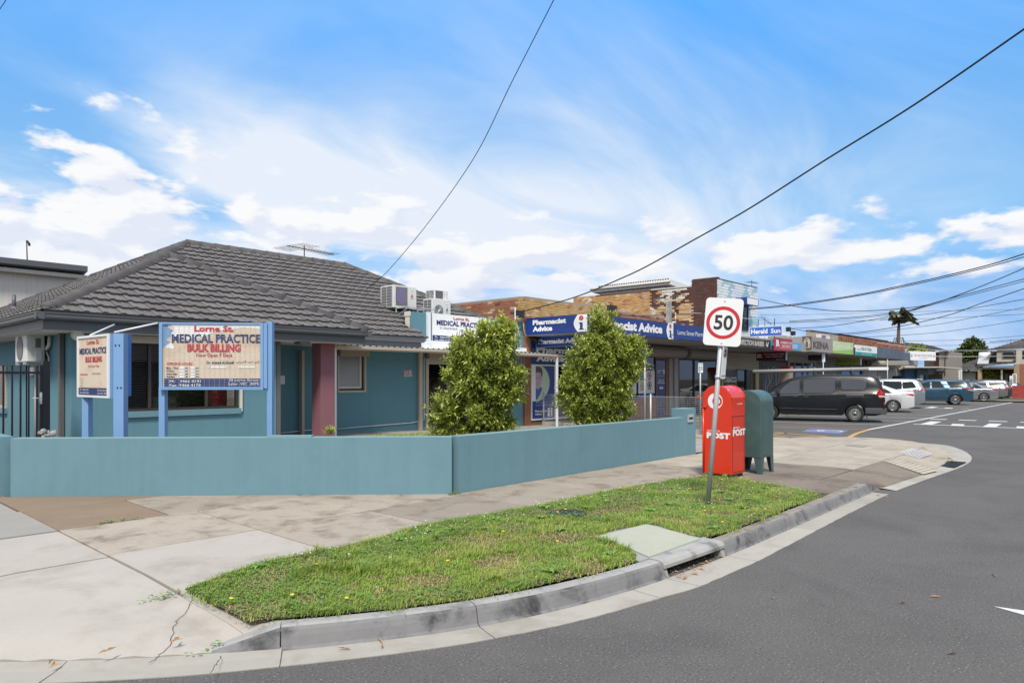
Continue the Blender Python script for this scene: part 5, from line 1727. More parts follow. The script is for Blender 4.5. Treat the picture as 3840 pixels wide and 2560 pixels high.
mb = MB(); mb.tube([(pa.x - .03, NYY, zt_), (pa.x + .06, NYY, zt_ - .12), (pa.x + .06, NYY, zt_ - .2)], .045, 6); mb.build('head', MATS['iron'], t)
# the row of shops
BRK = [((0.42, 0.27, 0.115), 'brick_yellow'), ((0.31, 0.135, 0.085), 'brick_red'), ((0.135, 0.062, 0.048), 'brick_brown'), ((0.46, 0.27, 0.12), 'brick_orange'), ((0.50, 0.40, 0.28), 'brick_cream'),
 ((0.62, 0.60, 0.56), 'brick_white'), ((0.095, 0.045, 0.038), 'brick_paint'), ((0.66, 0.70, 0.72), 'tile_white'), ((0.33, 0.52, 0.62), 'tile_blue')]
for c, n in BRK:
 M(n, c, rough=0.85 if n[0] == 'b' else 0.3, var=0.10, vs=4, rnd=0.20 if n[0] == 'b' else .06, hue=0.05, spec=0.3, bump=0.2 if n[0] == 'b' else 0, bs=80)
M('mortar', (0.30, 0.25, 0.20), rough=0.95, var=0.15, vs=3)
M('mortar_dark', (0.07, 0.045, 0.038), rough=0.95, var=0.15, vs=3)
M('fascia_blue', (0.013, 0.038, 0.20), rough=0.35, var=0.05, vs=2, spec=0.5)
M('glass_blue', (0.015, 0.04, 0.16), rough=0.18, var=0.05, spec=0.6)
M('poster_blue', (0.022, 0.06, 0.24), rough=0.35, var=0.05)
M('poster_green', (0.50, 0.62, 0.46), rough=0.4, var=0.03)
M('skin_print', (0.50, 0.36, 0.44), rough=0.4, var=0.08, vs=4)
M('hair_print', (0.10, 0.055, 0.05), rough=0.4, var=0.15, vs=8)
M('shirt_print', (0.07, 0.11, 0.36), rough=0.4, var=0.1)
M('awning_soffit', (0.36, 0.34, 0.32), rough=0.7, var=0.06)
M('awning_metal', (0.34, 0.34, 0.33), rough=0.5, var=0.08)
M('shutter_grey', (0.30, 0.29, 0.275), rough=0.5, var=0.07, vs=2)
M('shutter_beige', (0.42, 0.385, 0.32), rough=0.55, var=0.06, vs=2)
M('shutter_dark', (0.135, 0.13, 0.14), rough=0.5, var=0.08, vs=2)
M('pebble', (0.36, 0.35, 0.35), rough=0.9, var=0.1, speck=(60, .7, (.7, .7, .7)), bump=.5, bs=70)
M('dark_trim', (0.02, 0.02, 0.022), rough=0.5, var=0.1)
M('barber_board', (0.035, 0.035, 0.038), rough=0.5, var=0.1)
M('barber_letters', (0.58, 0.53, 0.44), rough=0.6, var=0.05)
M('sky_print', (0.10, 0.36, 0.62), rough=0.5, var=0.05)
M('crimson', (0.42, 0.035, 0.06), rough=0.45, var=0.05)
M('maroon', (0.20, 0.012, 0.025), rough=0.45, var=0.05)
M('stone_sign', (0.30, 0.275, 0.265), rough=0.6, var=0.05)
M('stone_dark', (0.105, 0.078, 0.07), rough=0.6, var=0.08)
M('lime', (0.30, 0.50, 0.10), rough=0.5, var=0.1, vs=.8)
M('lime_pale', (0.50, 0.64, 0.32), rough=0.5, var=0.08)
M('seafoam', (0.0, 0.26, 0.25), rough=0.5, var=0.05)
M('yellow_sign', (0.48, 0.42, 0.02), rough=0.5, var=0.06)
M('lilac_print', (0.30, 0.28, 0.50), rough=0.5, var=0.05)
M('shop_blue', (0.045, 0.14, 0.30), rough=0.6, var=0.08, vs=2)
M('shop_blue_pale', (0.12, 0.24, 0.38), rough=0.6, var=0.08, vs=2)
M('yellow_post', (0.52, 0.38, 0.09), rough=0.5, var=0.08)
M('orange_cloth', (0.62, 0.12, 0.03), rough=.8)
M('graffiti', (0.55, 0.72, 0.85), rough=0.6, var=0.05)
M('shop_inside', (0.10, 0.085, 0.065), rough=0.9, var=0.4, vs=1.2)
M('mirror_fascia', (0.10, 0.095, 0.088), rough=0.3, metal=0.3, var=0.45, vs=1.2)
FY, AY = 15.5, 12.85
def bricks(parent, O, U, L, z0, z1, pick, N, mort='mortar', bw=0.23, bh=0.076, gap=0.010, nmax=300, top=None, mats=None):
 """courses of real bricks on a mortar backing; the nearest nmax are objects, the rest one joined part"""
 O, U, N = Vector(O), Vector(U).normalized(), Vector(N).normalized()
 mats = mats or [n for _, n in BRK]
 mb = MB()
 pts = [O + U * 0 + Vector((0, 0, z0 - O.z))]
 shapes = {}
 lst = []
 rows = int((z1 - z0) / (bh + gap))
 for r_ in range(rows):
  z = z0 + r_ * (bh + gap)
  off = (bw + gap) / 2 if r_ % 2 else 0.0
  k = 0
  while True:
   u0 = k * (bw + gap) - off
   u1 = u0 + bw
   k += 1
   if u0 > L - 0.03:
    break
   u0, u1 = max(0.0, u0), min(L, u1)
   if u1 - u0 < 0.04:
    continue
   if top is not None and z + bh > top((u0 + u1) / 2):
    continue
   m = pick((u0 + u1) / 2, z, r_)
   p = O + U * u0
   lst.append((p.x * p.x + p.y * p.y, u0, u1, z, m))
 lst.sort()
 rest = MB()
 pl = Vector(parent.location)
 q = parent
 while q.parent is not None:
  q = q.parent
  pl = pl + Vector(q.location)
 for i, (d, u0, u1, z, m) in enumerate(lst):
  jit = brg.uniform(0, .004)
  if i < nmax:
   key = (round(u1 - u0, 3), m)
   if key not in shapes:
    b2 = MB(); b2.obox((0, 0, 0), U * (u1 - u0), (0, 0, bh), N * 0.012)
    me = bpy.data.meshes.new('brick'); me.from_pydata(b2.v, [], b2.f); me.materials.append(MATS[mats[m]]); me.update()
    shapes[key] = me
   o = bpy.data.objects.new('brick', shapes[key])
   COL.objects.link(o)
   o.parent = parent
   w = O + U * u0 + N * jit
   o.location = Vector((w.x, w.y, z)) - pl
  else:
   w = O + U * u0 + N * jit
   rest.obox((w.x, w.y, z), U * (u1 - u0), (0, 0, bh), N * 0.012, m)
 if rest.v:
  rest.build('brick_field', [MATS[n] for n in mats], parent, kind='stuff')
brg = random.Random(3)
def fpanel(px0, px1, py_tl, py_bl, y):
 """a panel facing the road on plane y; left edge heights read at px0"""
 a = onY(px0, py_bl, y)
 b = onY(px0, py_tl, y)
 return Panel((a.x, y, a.z), (XY(px1, y) - a.x, 0, 0), (0, 0, b.z - a.z))
def spanel(px0, px1, py_tl, py_bl, x):
 """a panel facing along the street (toward -x) on plane x"""
 a = onX(px0, py_bl, x)
 b = onX(px0, py_tl, x)
 return Panel((x, a.y, a.z), (0, YX(px1, x) - a.y, 0), (0, 0, b.z - a.z))
def sign(name, label, P, mat, th=0.10, cat='sign', group=None):
 t = thing(name, label, cat, P.O, group=group)
 mb = MB(); P.slab(mb, 0, 0, 1, 1, -th, 0)
 mb.build('board', MATS[mat], t)
 return t
def put(t, P, s, u0, v0, u1, v1, m, b=0.0, off=0.006, sh=0.0):
 P.text(s, u0, v0, u1, v1, off=off, bold=b, shear=sh).build('lettering', MATS[m], t)
def patch(t, P, u0, v0, u1, v1, m, off=0.003, name='colour_field'):
 mb = MB(); P.rect(mb, u0, v0, u1, v1, off); return mb.build(name, MATS[m], t)
def i_emblem(t, P, u0, u1, v0, v1, off=0.003, arc=True):
 """white field with a red tick disc over a blue letter i"""
 mb = MB()
 n = 10
 pts = [(u1, v0), (u1, v1)]
 w = u1 - u0
 pts += [(u0 + w * (0.30 - 0.30 * math.sin(math.pi * k / n)) if arc else u0, v1 + (v0 - v1) * k / n) for k in range(n + 1)]
 P.poly(mb, pts, off); mb.build('emblem_field', MATS['print_white'], t)
 uc = u0 + w * 0.56
 h = v1 - v0
 mb = MB(); P.disc(mb, uc, v0 + h * .79, w * .17, h * .145, off + .003, 20); mb.build('emblem_disc', MATS['print_red'], t)
 mb = MB(); P.poly(mb, [(uc - w * .08, v0 + h * .79), (uc - w * .02, v0 + h * .73), (uc + w * .11, v0 + h * .87), (uc - w * .02, v0 + h * .77)], off + .006); mb.build('tick', MATS['print_white'], t)
 mb = MB()
 P.poly(mb, [(uc - w * .17, v0 + h * .10), (uc + w * .19, v0 + h * .10), (uc + w * .19, v0 + h * .17), (uc + w * .11, v0 + h * .17), (uc + w * .11, v0 + h * .54), (uc - w * .17, v0 + h * .54), (uc - w * .17, v0 + h * .47), (uc - w * .09, v0 + h * .47), (uc - w * .09, v0 + h * .17), (uc - w * .17, v0 + h * .17)], off + .003)
 mb.build('letter_i', MATS['fascia_blue'], t)
def shutter(parent, x0, x1, z0, z1, y, mat, pitch=0.085, name='roller_shutter'):
 mb = MB()
 n = max(2, int((z1 - z0) / pitch))
 p = (z1 - z0) / n
 for k in range(n):
  z = z0 + k * p
  prof = [(y - .000, z), (y - .022, z + p * .18), (y - .024, z + p * .6), (y - .010, z + p * .92), (y, z + p)]
  for a, b in zip(prof[:-1], prof[1:]):
   mb.add([(x0, a[0], a[1]), (x1, a[0], a[1]), (x1, b[0], b[1]), (x0, b[0], b[1])], [(0, 1, 2, 3)])
 return mb.build(name, MATS[mat], parent)
def drum(parent, x0, x1, zc, r_, y, mat):
 mb = MB()
 n = 14
 pts = []
 for k in range(n + 1):
  a = R(60 + 215 * k / n)
  pts.append((y + math.cos(a) * r_ - r_ * .2, zc + math.sin(a) * r_))
 P = [(x0, q[0], q[1]) for q in pts] + [(x0, y + .02, zc - r_ * .9), (x0, y + .02, zc + r_ * .9)]
 mb.prism(P, (x1 - x0, 0, 0))
 for k in range(6):
  a = R(110 + 140 * k / 5)
  mb.tube([(x0, y + math.cos(a) * (r_ + .004) - r_ * .2, zc + math.sin(a) * (r_ + .004)), (x1, y + math.cos(a) * (r_ + .004) - r_ * .2, zc + math.sin(a) * (r_ + .004))], .008, 4, smooth=False)
 return mb.build('shutter_drum', MATS[mat], parent)
def shell(t, x0, x1, ztop, mat, openings=(), awn=True, az=(3.02, 3.10), ay=AY, back=9.0, wallz=2.9):
 """front wall with openings, flank walls, flat roof, awning slab"""
 mb = MB()
 ops = sorted(openings)
 xs = x0
 for a, b, za, zb_ in ops:
  if a > xs + 1e-3:
   mb.box((xs, FY, -.1), (a, FY + .2, ztop))
  if za > 0:
   mb.box((a, FY, -.1), (b, FY + .2, za))
  mb.box((a, FY, zb_), (b, FY + .2, ztop))
  xs = b
 if xs < x1 - 1e-3:
  mb.box((xs, FY, -.1), (x1, FY + .2, ztop))
 mb.box((x0, FY + .2, -.1), (x0 + .2, FY + back, ztop)); mb.box((x1 - .2, FY + .2, -.1), (x1, FY + back, ztop))
 w = mb.build('wall', MATS[mat], t)
 mb = MB(); mb.box((x0 + .2, FY + .2, ztop - .35), (x1 - .2, FY + back, ztop - .25)); mb.build('roof', MATS['awning_metal'], t)
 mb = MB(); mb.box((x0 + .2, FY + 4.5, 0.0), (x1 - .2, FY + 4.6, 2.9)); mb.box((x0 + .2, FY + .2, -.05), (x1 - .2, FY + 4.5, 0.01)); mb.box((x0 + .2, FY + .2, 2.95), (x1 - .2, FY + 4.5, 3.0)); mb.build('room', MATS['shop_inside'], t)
 if awn:
  mb = MB(); mb.box((x0, ay + .02, az[0]), (x1, FY, az[1])); mb.build('awning_soffit', MATS['awning_soffit'], t)
  mb = MB(); mb.box((x0 + .002, ay + .06, az[1] + .30), (x1 - .002, FY, az[1] + .34)); mb.build('awning_roof', MATS['awning_metal'], t)
 return w
def pane(t, x0, x1, z0, z1, mat='glass_dark', y=None, frame='dark_trim', w=.05, bars=0):
 y = FY + .05 if y is None else y
 f = MB()
 f.box((x0, y - .02, z0), (x1, y + .05, z0 + w)); f.box((x0, y - .02, z1 - w), (x1, y + .05, z1)); f.box((x0, y - .02, z0 + w), (x0 + w, y + .05, z1 - w)); f.box((x1 - w, y - .02, z0 + w), (x1, y + .05, z1 - w))
 f = f.build('window', MATS[frame], t)
 g = MB(); g.quad((x0 + w, y + .01, z0 + w), (x1 - w, y + .01, z0 + w), (x1 - w, y + .01, z1 - w), (x0 + w, y + .01, z1 - w)); g.build('pane', MATS[mat], f)
 if bars:
  b = MB()
  for k in range(bars):
   x = x0 + w + (x1 - x0 - 2 * w) * (k + .5) / bars
   b.box((x - .012, y - .035, z0 + w), (x + .012, y - .022, z1 - w))
  b.build('security_bars', MATS['awning_metal'], f, kind='stuff')
 return f
def fx(p):
 return XY(p, FY)
# pharmacy
PX0 = 17.56
pX1 = fx(2532)
ph = thing('pharmacy_building', 'single storey brick pharmacy with blue fascia awning beside the clinic', 'shop', (PX0, FY, 0))
xj = fx(2300)
w1 = pane_x = None
doorx = (fx(2462), fx(2499))
ops = [(fx(1990), fx(2212), .12, 2.95), (fx(2225), fx(2420), .75, 2.55), (fx(2393), fx(2458), .55, 2.55)]
ops = [(fx(1990), fx(2212), .12, 2.95), (fx(2240), fx(2460), .80, 2.62), (doorx[0], doorx[1], 0, 2.45)]
shell(ph, PX0, pX1, 3.75, 'brick_red', ops, awn=False)
pw = MB()
pw.box((PX0 + .014, FY + .014, 3.75), (xj, FY + .24, 4.39)); pw.box((xj, FY + .014, 3.75), (fx(2506), FY + .24, 4.30))
pw.box((PX0 + .014, FY + .24, 3.3), (PX0 + .24, FY + 13, 4.40))
pw = pw.build('parapet', MATS['mortar'], ph)
mb = MB(); mb.box((fx(2506), FY, 3.7), (pX1 + 6, FY + .25, 3.92)); mb.box((fx(2510), FY - .02, 3.921), (pX1 + 6, FY + .27, 4.0)); mb.build('coping', MATS['soffit'], ph)
def pick_y(u, z, r_):
 return 0 if brg.random() < .90 else (1 if brg.random() < .5 else 4)
def pick_r(u, z, r_):
 q = brg.random()
 if u > 10.6:
  return 0 if q < .75 else 1
 return 1 if q < .80 else (4 if q < .90 else (0 if q < .96 else 2))
def pick_b(u, z, r_):
 return 1 if brg.random() < .5 else (2 if brg.random() < .78 else 4)
bricks(pw, (PX0, FY + .014, 0), (1, 0, 0), xj - PX0, 3.55, 4.40, pick_y, (0, -1, 0), nmax=130)
bricks(pw, (xj + .01, FY + .014, 0), (1, 0, 0), fx(2506) - xj, 3.55, 4.31, pick_b, (0, -1, 0), nmax=60)
bricks(pw, (PX0 + .014, FY + 11, 0), (0, -1, 0), 11.0, 3.30, 4.41, pick_r, (-1, 0, 0), nmax=110)
# awning box: underside and blue fascias
az0, az1 = 3.07, 3.63
aX0 = 17.5
aX1 = XY(2755, AY)
mb = MB(); mb.box((aX0 + .1, AY + .1, az0 - .02), (aX1, FY - .01, az0 + .03)); mb.build('awning_soffit', MATS['awning_soffit'], ph)
mb = MB(); mb.box((aX0 + .1, AY + .1, az1 - .10), (aX1, FY - .02, az1 - .06)); mb.build('awning_roof', MATS['awning_metal'], ph)
LP = Panel((aX0, FY - .10, az0), (0, AY - FY + .10, 0), (0, 0, az1 - az0))
s1 = sign('fascia_sign', 'blue awning end sign with two white words and red tick emblem facing the clinic', LP, 'fascia_blue', .12, group='pharmacy signs')
put(s1, LP, 'Pharmacist', .12, .56, .67, .86, 'print_white', .05)
put(s1, LP, 'Advice', .12, .17, .45, .47, 'print_white', .05)
i_emblem(s1, LP, .79, .997, .02, .98)
FP = Panel((aX0 - .002, AY, az0), (aX1 - aX0, 0, 0), (0, 0, az1 - az0))
s2 = sign('fascia_sign', 'long blue road fascia with big white pharmacy lettering above the awning edge', FP, 'fascia_blue', .10, group='pharmacy signs')
def fu(p, P=FP):
 return (XY(p, P.O.y) - P.O.x) / P.U.length
put(s2, FP, 'Pharmacist Advice', fu(2226), .26, fu(2484), .82, 'print_white', .055)
i_emblem(s2, FP, fu(2498), fu(2524), -.04, 1.02, .012)
put(s2, FP, 'Lorne Street Pharmacy', fu(2541), .22, fu(2651), .62, 'print_white', .0)
mb = MB(); mb.sphere(onY(2521, 1252, AY - .08), .05, 10); mb.build('lamp', MATS['galv'], s2)
mb = MB(); mb.box((XY(2525, AY) , AY - .05, az0 - .05), (XY(2537, AY), AY - .003, az1 + .0)); mb.build('joint_cover', MATS['fascia_blue'], s2)
HP = spanel(2010, 2216, 1263, 1303, 18.1)
s3 = sign('hanging_sign', 'dark blue light box hanging under the awning across the footpath', HP, 'fascia_blue', .16, group='pharmacy signs')
mb = MB()
for a in ((0, 0, 1, .03), (0, .97, 1, 1), (0, .03, .008, .97), (.992, .03, 1, .97)):
 HP.slab(mb, *a, 0, .012)
mb.build('frame', MATS['board_blue'], s3)
put(s3, HP, 'Pharmacist Advice', .05, .30, .88 * .98, .74, 'print_white', .05)
i_emblem(s3, HP, .93, 1.0, .05, .95)
mb = MB()
for v in (.2, .8):
 q = HP.pt(v, 1); mb.box((q.x - .02, q.y - .02, q.z), (q.x + .02, q.y + .02, az0))
mb.build('hanger', MATS['iron'], s3)
# window sign band, poster door, windows
zbA, zbB = ZY(2000, 1363, FY), 2.95
BP = Panel((fx(1990), FY + .03, zbA), (fx(2212) - fx(1990), 0, 0), (0, 0, zbB - zbA))
s4 = sign('window_sign', 'navy glazed sign band over the pharmacy poster door', BP, 'glass_blue', .04, group='pharmacy signs')
def bfu(p):
 return (fx(p) - fx(1990)) / (fx(2212) - fx(1990))
put(s4, BP, 'Pharmacist', bfu(2013), .46, bfu(2205), .72, 'print_white', .05)
put(s4, BP, 'Advice', bfu(2013), .10, bfu(2118), .38, 'print_white', .05)
put(s4, BP, 'Lorne Street Pharmacy', bfu(2131), .08, bfu(2205), .24, 'print_white', 0)
d0, d1 = fx(1992), fx(2084)
z0_, z1_ = ZY(1992, 1577, FY), zbA - .02
pd_ = MB()
for a in ((d0, z0_, d1, z0_ + .06), (d0, z1_ - .05, d1, z1_), (d0, z0_ + .06, d0 + .05, z1_ - .05), (d1 - .07, z0_ + .06, d1, z1_ - .05)):
 pd_.box((a[0], FY - .01, a[1]), (a[2], FY + .06, a[3]))
pd_ = pd_.build('door', MATS['white_metal'], ph)
PO = Panel((d0 + .05, FY + .02, z0_ + .06), (d1 - d0 - .12, 0, 0), (0, 0, z1_ - z0_ - .11))
patch(pd_, PO, 0, 0, 1, 1, 'poster_blue', .0, 'poster')
patch(pd_, PO, 0.0, 0.33, .17, 1, 'print_white', .003, 'white_strip')
mb = MB()
arc = [(.17 + .62 * math.sin(R(a)) * 1.0, .68 + .36 * math.cos(R(a))) for a in range(0, 181, 12)]
PO.poly(mb, [(.17, 1.0)] + [(min(1, u), min(1, v)) for u, v in arc] + [(.17, .33)], .004); mb.build('crescent', MATS['poster_green'], pd_)
mb = MB(); PO.poly(mb, [(.17, .36), (.22, .36), (.36, .46), (.46, .56), (.40, .60), (.17, .60)], .006); mb.build('printed_shirt', MATS['shirt_print'], pd_)
mb = MB(); PO.poly(mb, [(.17, .58), (.30, .55), (.36, .60), (.42, .66), (.455, .76), (.45, .86), (.40, .92), (.17, .93)], .008); mb.build('printed_face', MATS['skin_print'], pd_)
mb = MB(); PO.poly(mb, [(.17, .87), (.28, .88), (.38, .87), (.43, .78), (.46, .80), (.47, .88), (.43, .95), (.34, .985), (.17, .985)], .010)
PO.poly(mb, [(.27, .765), (.36, .765), (.34, .78), (.29, .78)], .010); PO.poly(mb, [(.18, .765), (.22, .765), (.21, .78), (.18, .78)], .010); PO.poly(mb, [(.19, .665), (.29, .665), (.26, .655), (.21, .655)], .010); mb.build('printed_hair', MATS['hair_print'], pd_)
put(pd_, PO, "'ll sit with you", .17, .285, .68, .315, 'print_white', .0, .004); put(pd_, PO, "you'll understand", .17, .235, .80, .265, 'print_white', .0, .004)
put(pd_, PO, 'Pharmacist', .14, .12, .66, .16, 'print_white', .04, .004); put(pd_, PO, 'Advice', .14, .065, .44, .105, 'print_white', .04, .004)
i_emblem(pd_, PO, .70, .92, .03, .19, .004, False)
pane(ph, fx(2090), fx(2210), z0_, z1_, 'glass_black', frame='white_metal', w=.06)
wz0_, wz1_ = .80, 2.62
pane(ph, fx(2240), fx(2392), wz0_, wz1_, 'glass_black')
pane(ph, fx(2393), fx(2460), wz0_, wz1_, 'glass_black')
WP = Panel((fx(2395), FY + .02, ZY(2395, 1497, FY)), (fx(2456) - fx(2395), 0, 0), (0, 0, ZY(2395, 1366, FY) - ZY(2395, 1497, FY)))
s5 = sign('window_poster', 'blue and white window poster with four round health icons', WP, 'poster_blue', .01, 'poster', 'pharmacy signs')
patch(s5, WP, 0, .17, 1, .82, 'print_white')
put(s5, WP, 'needs today!', .12, .87, .82, .94, 'print_white', .02)
put(s5, WP, 'Professional Services', .05, .05, .93, .125, 'print_white', 0)
for u, v, m in ((.24, .66, 'print_green'), (.68, .68, 'print_red'), (.24, .39, 'yellow_sign'), (.68, .40, 'print_black')):
 mb = MB(); WP.ring(mb, u, v, .125, .035, .006, 24); mb.build('icon_ring', MATS[m], s5)
 mb = MB(); WP.disc(mb, u, v, .055, off=.006, n=12); mb.build('icon', MATS[m], s5)
for s, u, v in (('Medicine', .24, .56), ('Management', .24, .53), ('Heart', .68, .575), ('Health', .68, .545), ('Asthma', .24, .285), ('Management', .24, .255), ('Wound', .68, .285), ('Management', .68, .255)):
 w = .012 * len(s)
 put(s5, WP, s, u - w, v, u + w, v + .02, 'print_black', .02)
WQ = Panel((fx(2300), FY + .02, ZY(2300, 1497, FY)), (fx(2388) - fx(2300), 0, 0), (0, 0, ZY(2395, 1366, FY) - ZY(2395, 1497, FY)))
s6 = sign('window_poster', 'wide white window poster with navy footer half hidden by the shrub', WQ, 'print_white', .01, 'poster', 'pharmacy signs')
patch(s6, WQ, 0, 0, 1, .14, 'poster_blue'); put(s6, WQ, 'Pharmacist Advice', .35, .03, .9, .11, 'print_white', .04)
D1 = Panel((doorx[0] + .04, FY + .03, .02), (doorx[1] - doorx[0] - .08, 0, 0), (0, 0, 2.38))
dd = MB(); D1.slab(dd, 0, 0, 1, 1, -.04, 0); dd = dd.build('door', MATS['glass_blue'], ph)
put(dd, D1, 'Pharmacist', .06, .80, .66, .825, 'print_white', .04); put(dd, D1, 'Advice', .06, .765, .42, .79, 'print_white', .04)
i_emblem(dd, D1, .74, .93, .755, .84, .004, False)
put(dd, D1, 'Lorne Street Pharmacy', .10, .705, .86, .725, 'print_white'); put(dd, D1, 'Please use', .20, .625, .80, .655, 'print_white', .03); put(dd, D1, 'Main Entrance', .08, .58, .92, .61, 'print_white', .03)
mb = MB(); D1.poly(mb, [(.30, .50), (.45, .535), (.45, .515), (.75, .515), (.75, .485), (.45, .485), (.45, .465)], .004); mb.build('arrow', MATS['print_white'], dd)
drum(ph, fx(2250), fx(2548), ZY(2500, 1318, FY - .2), .26, FY - .1, 'shutter_grey')
mb = MB(); mb.box((fx(2521), FY - .12, 0), (fx(2535), FY - .001, 2.6)); mb.build('pillar', MATS['pebble'], ph)
mb = MB(); mb.box((fx(2506), FY - .06, 0), (fx(2519), FY - .001, 2.5)); mb.build('shutter_rail', MATS['shutter_grey'], ph)
# service boxes on the roof edge
for nm, lab, px, y0_, y1_, pb in (('service_box', 'black cable junction box on a thin pole above the clinic parapet', 1945, 1189, 1166, 1300), ('service_box', 'small black box on the yellow and brown parapet joint', 2294, 1163, 1147, 1170)):
 A = onY(px - 12, y0_, FY - .1); B = onY(px + 12, y1_, FY - .1)
 t = thing(nm, lab, 'junction box', (A.x, FY - .1, A.z), group='roof service boxes')
 mb = MB(); mb.box((A.x, FY - .20, A.z), (B.x, FY - .02, B.z)); mb.build('box', MATS['iron'], t)
 if px == 1945:
  mb = MB(); q = onY(1934, pb, FY - .1); mb.tube([(q.x, FY - .08, q.z - .2), (q.x, FY - .08, B.z + .1)], .03, 8); mb.build('pole', MATS['galv'], t)
  mb = MB(); c_ = onY(1960, 1178, FY - .1)
  for k in range(4):
   mb.tube([(c_.x + .02 * k + .09 * math.cos(a), FY - .1, c_.z + .13 * math.sin(a)) for a in [2 * math.pi * j / 12 for j in range(12)]], .006, 4, closed=True, smooth=False)
  mb.build('cable_coil', MATS['iron'], t)
  mb = MB(); mb.tube([onY(1938, 1205, FY - .1), onY(1946, 1250, H2 - .1), onY(1956, 1330, H2 - .1)], .01, 5); mb.tube([onY(1962, 1210, FY - .1), onY(1965, 1240, FY - .1), onY(1975, 1260, FY - .1)], .008, 5); mb.build('cable', MATS['white_metal'], t)
t = thing('service_pole', 'short grey timber service pole rising behind the pharmacy fascia', 'pole', onY(2515, 1210, AY + .4))
A = onY(2508, 1206, AY + .4); B = onY(2519, 1132, AY + .4)
mb = MB(); mb.box((A.x, AY + .4, az1 - .2), (B.x, AY + .52, B.z)); mb.build('pole', MATS['kerb'], t)
mb = MB(); q = onY(2521, 1136, AY + .4); mb.box((q.x - .02, AY + .38, q.z - .10), (q.x + .14, AY + .55, q.z + .04)); q = onY(2541, 1166, AY + .4); mb.box((q.x - .05, AY + .38, q.z - .10), (q.x + .06, AY + .5, q.z + .06)); mb.build('box', MATS['iron'], t)
mb = MB(); q = onY(2538, 1180, AY + .4); mb.tube([(q.x, AY + .45, az1 - .1), (q.x, AY + .45, q.z + .1)], .02, 6); mb.build('conduit', MATS['galv'], t)
# two storey tiled building behind
TX = fx(2690)
TX1 = fx(2841)
two = thing('two_storey_building', 'two storey building with flaking brown brick flank and blue and white tiled front', 'building', (TX, FY, 0))
zc_ = ZX(2690, 1040, TX)
yS = YX(2594, TX)
yJ = YX(2441, TX)
yE = YX(2150, TX)
zlo = ZX(2594, 1075, TX)
def top2(u):                       # u measured from the far end toward the street
 y = yE - u
 if y < yS:
  return zc_
 return zlo - (zlo - ZX(2195, 1111, TX)) * (y - yS) / (YX(2195, TX) - yS)
mb = MB()
mb.prism([(TX + .015, FY + .015, 2.8), (TX + .015, FY + .015, zc_), (TX + .015, yS, zc_), (TX + .015, yS, zlo), (TX + .015, yE, top2(0)), (TX + .015, yE, 2.8)], (.3, 0, 0))
mb.box((TX + .32, FY + .015, 2.8), (TX1, FY + .25, zc_ - .02)); mb.box((TX1 - .25, FY + .26, 2.8), (TX1, FY + 12, zc_ - .02)); mb.box((TX + .32, FY + .26, zlo - .8), (TX1 - .26, FY + 12, zlo - .7))
tw = mb.build('wall', MATS['mortar_dark'], two)
def pick_side(u, z, r_):
 y = yE - u
 q = _mn2.noise(Vector((u * .9, z * 1.5, 4.0)))
 q2 = _mn2.noise(Vector((u * 2.2, z * 4.0, 9.0)))
 if y > yJ:
  if q2 > .46:
   return 5 if brg.random() < .4 else 4
  return 3 if brg.random() < .82 else (4 if brg.random() < .6 else 1)
 d = y - FY
 flake = (1.3 < d < 6.2 and 4.0 < z < 5.4) or (1.6 < d < 3.4 and z >= 5.4)
 if flake and q + q2 * .9 > -.12:
  return (5 if z > 5.5 and brg.random() < .7 else 3) if brg.random() < .75 else 4
 if flake and brg.random() < .06:
  return 5
 return 6
from mathutils import noise as _mn2
bricks(tw, (TX + .015, yE, 0), (0, -1, 0), yE - FY, 3.35, zc_ + .02, pick_side, (-1, 0, 0), mort='mortar_dark', nmax=180, top=top2)
def pick_tile(u, z, r_):
 q = _mn2.noise(Vector(((u - z * 1.1) * 1.25, (z + u * .3) * 1.1, 2.0))) + .35 * _mn2.noise(Vector((u * 4, z * 5, 7)))
 return 8 if q > .16 else 7
bricks(tw, (TX, FY + .015, 0), (1, 0, 0), TX1 - TX, 3.5, zc_ - .02, pick_tile, (0, -1, 0), bw=.29, bh=.13, gap=.012, nmax=110)
mb = MB()
mb.prism([(TX - .02, yS, zlo), (TX - .02, yS, zlo + .07), (TX - .02, yJ, top2(yE - yJ) + .06), (TX - .02, yJ, top2(yE - yJ))], (.12, 0, 0)); mb.box((TX - .01, FY, zc_ + .02), (TX + .3, yS, zc_ + .05)); mb.build('coping', MATS['brick_white'], two)
# upstairs window and its blank light box
ux0, ux1 = fx(2766), fx(2803)
uz0, uz1 = ZY(2790, 1240, FY), ZY(2790, 1140, FY)
f = MB()
for a in ((ux0, uz0, ux1, uz0 + .08), (ux0, uz1 - .08, ux1, uz1), (ux0, uz0 + .08, ux0 + .08, uz1 - .08), (ux1 - .08, uz0 + .08, ux1, uz1 - .08), ((ux0 + ux1) / 2 - .05, uz0 + .08, (ux0 + ux1) / 2 + .05, uz1 - .08)):
 f.box((a[0], FY - .06, a[1]), (a[2], FY - .006, a[3]))
f = f.build('window', MATS['dark_trim'], two)
mb = MB(); mb.quad((ux0 + .06, FY - .03, uz0 + .06), (ux1 - .06, FY - .03, uz0 + .06), (ux1 - .06, FY - .03, uz1 - .06), (ux0 + .06, FY - .03, uz1 - .06)); mb.build('pane', MATS['glass_black'], f)
LB = spanel(2746, 2755, 1103, 1140, 34.0)
bx0, bx1 = fx(2757), fx(2803)
zA, zB = ZY(2800, 1140, FY - .6), ZY(2757, 1105, FY - .6)
lbx = thing('light_box', 'blank pale light box with navy rim high on the tiled front', 'sign', (bx0, FY - .6, zA))
mb = MB(); mb.box((bx0, FY - .6, zA), (bx1, FY - .02, zB)); mb.build('case', MATS['fascia_blue'], lbx)
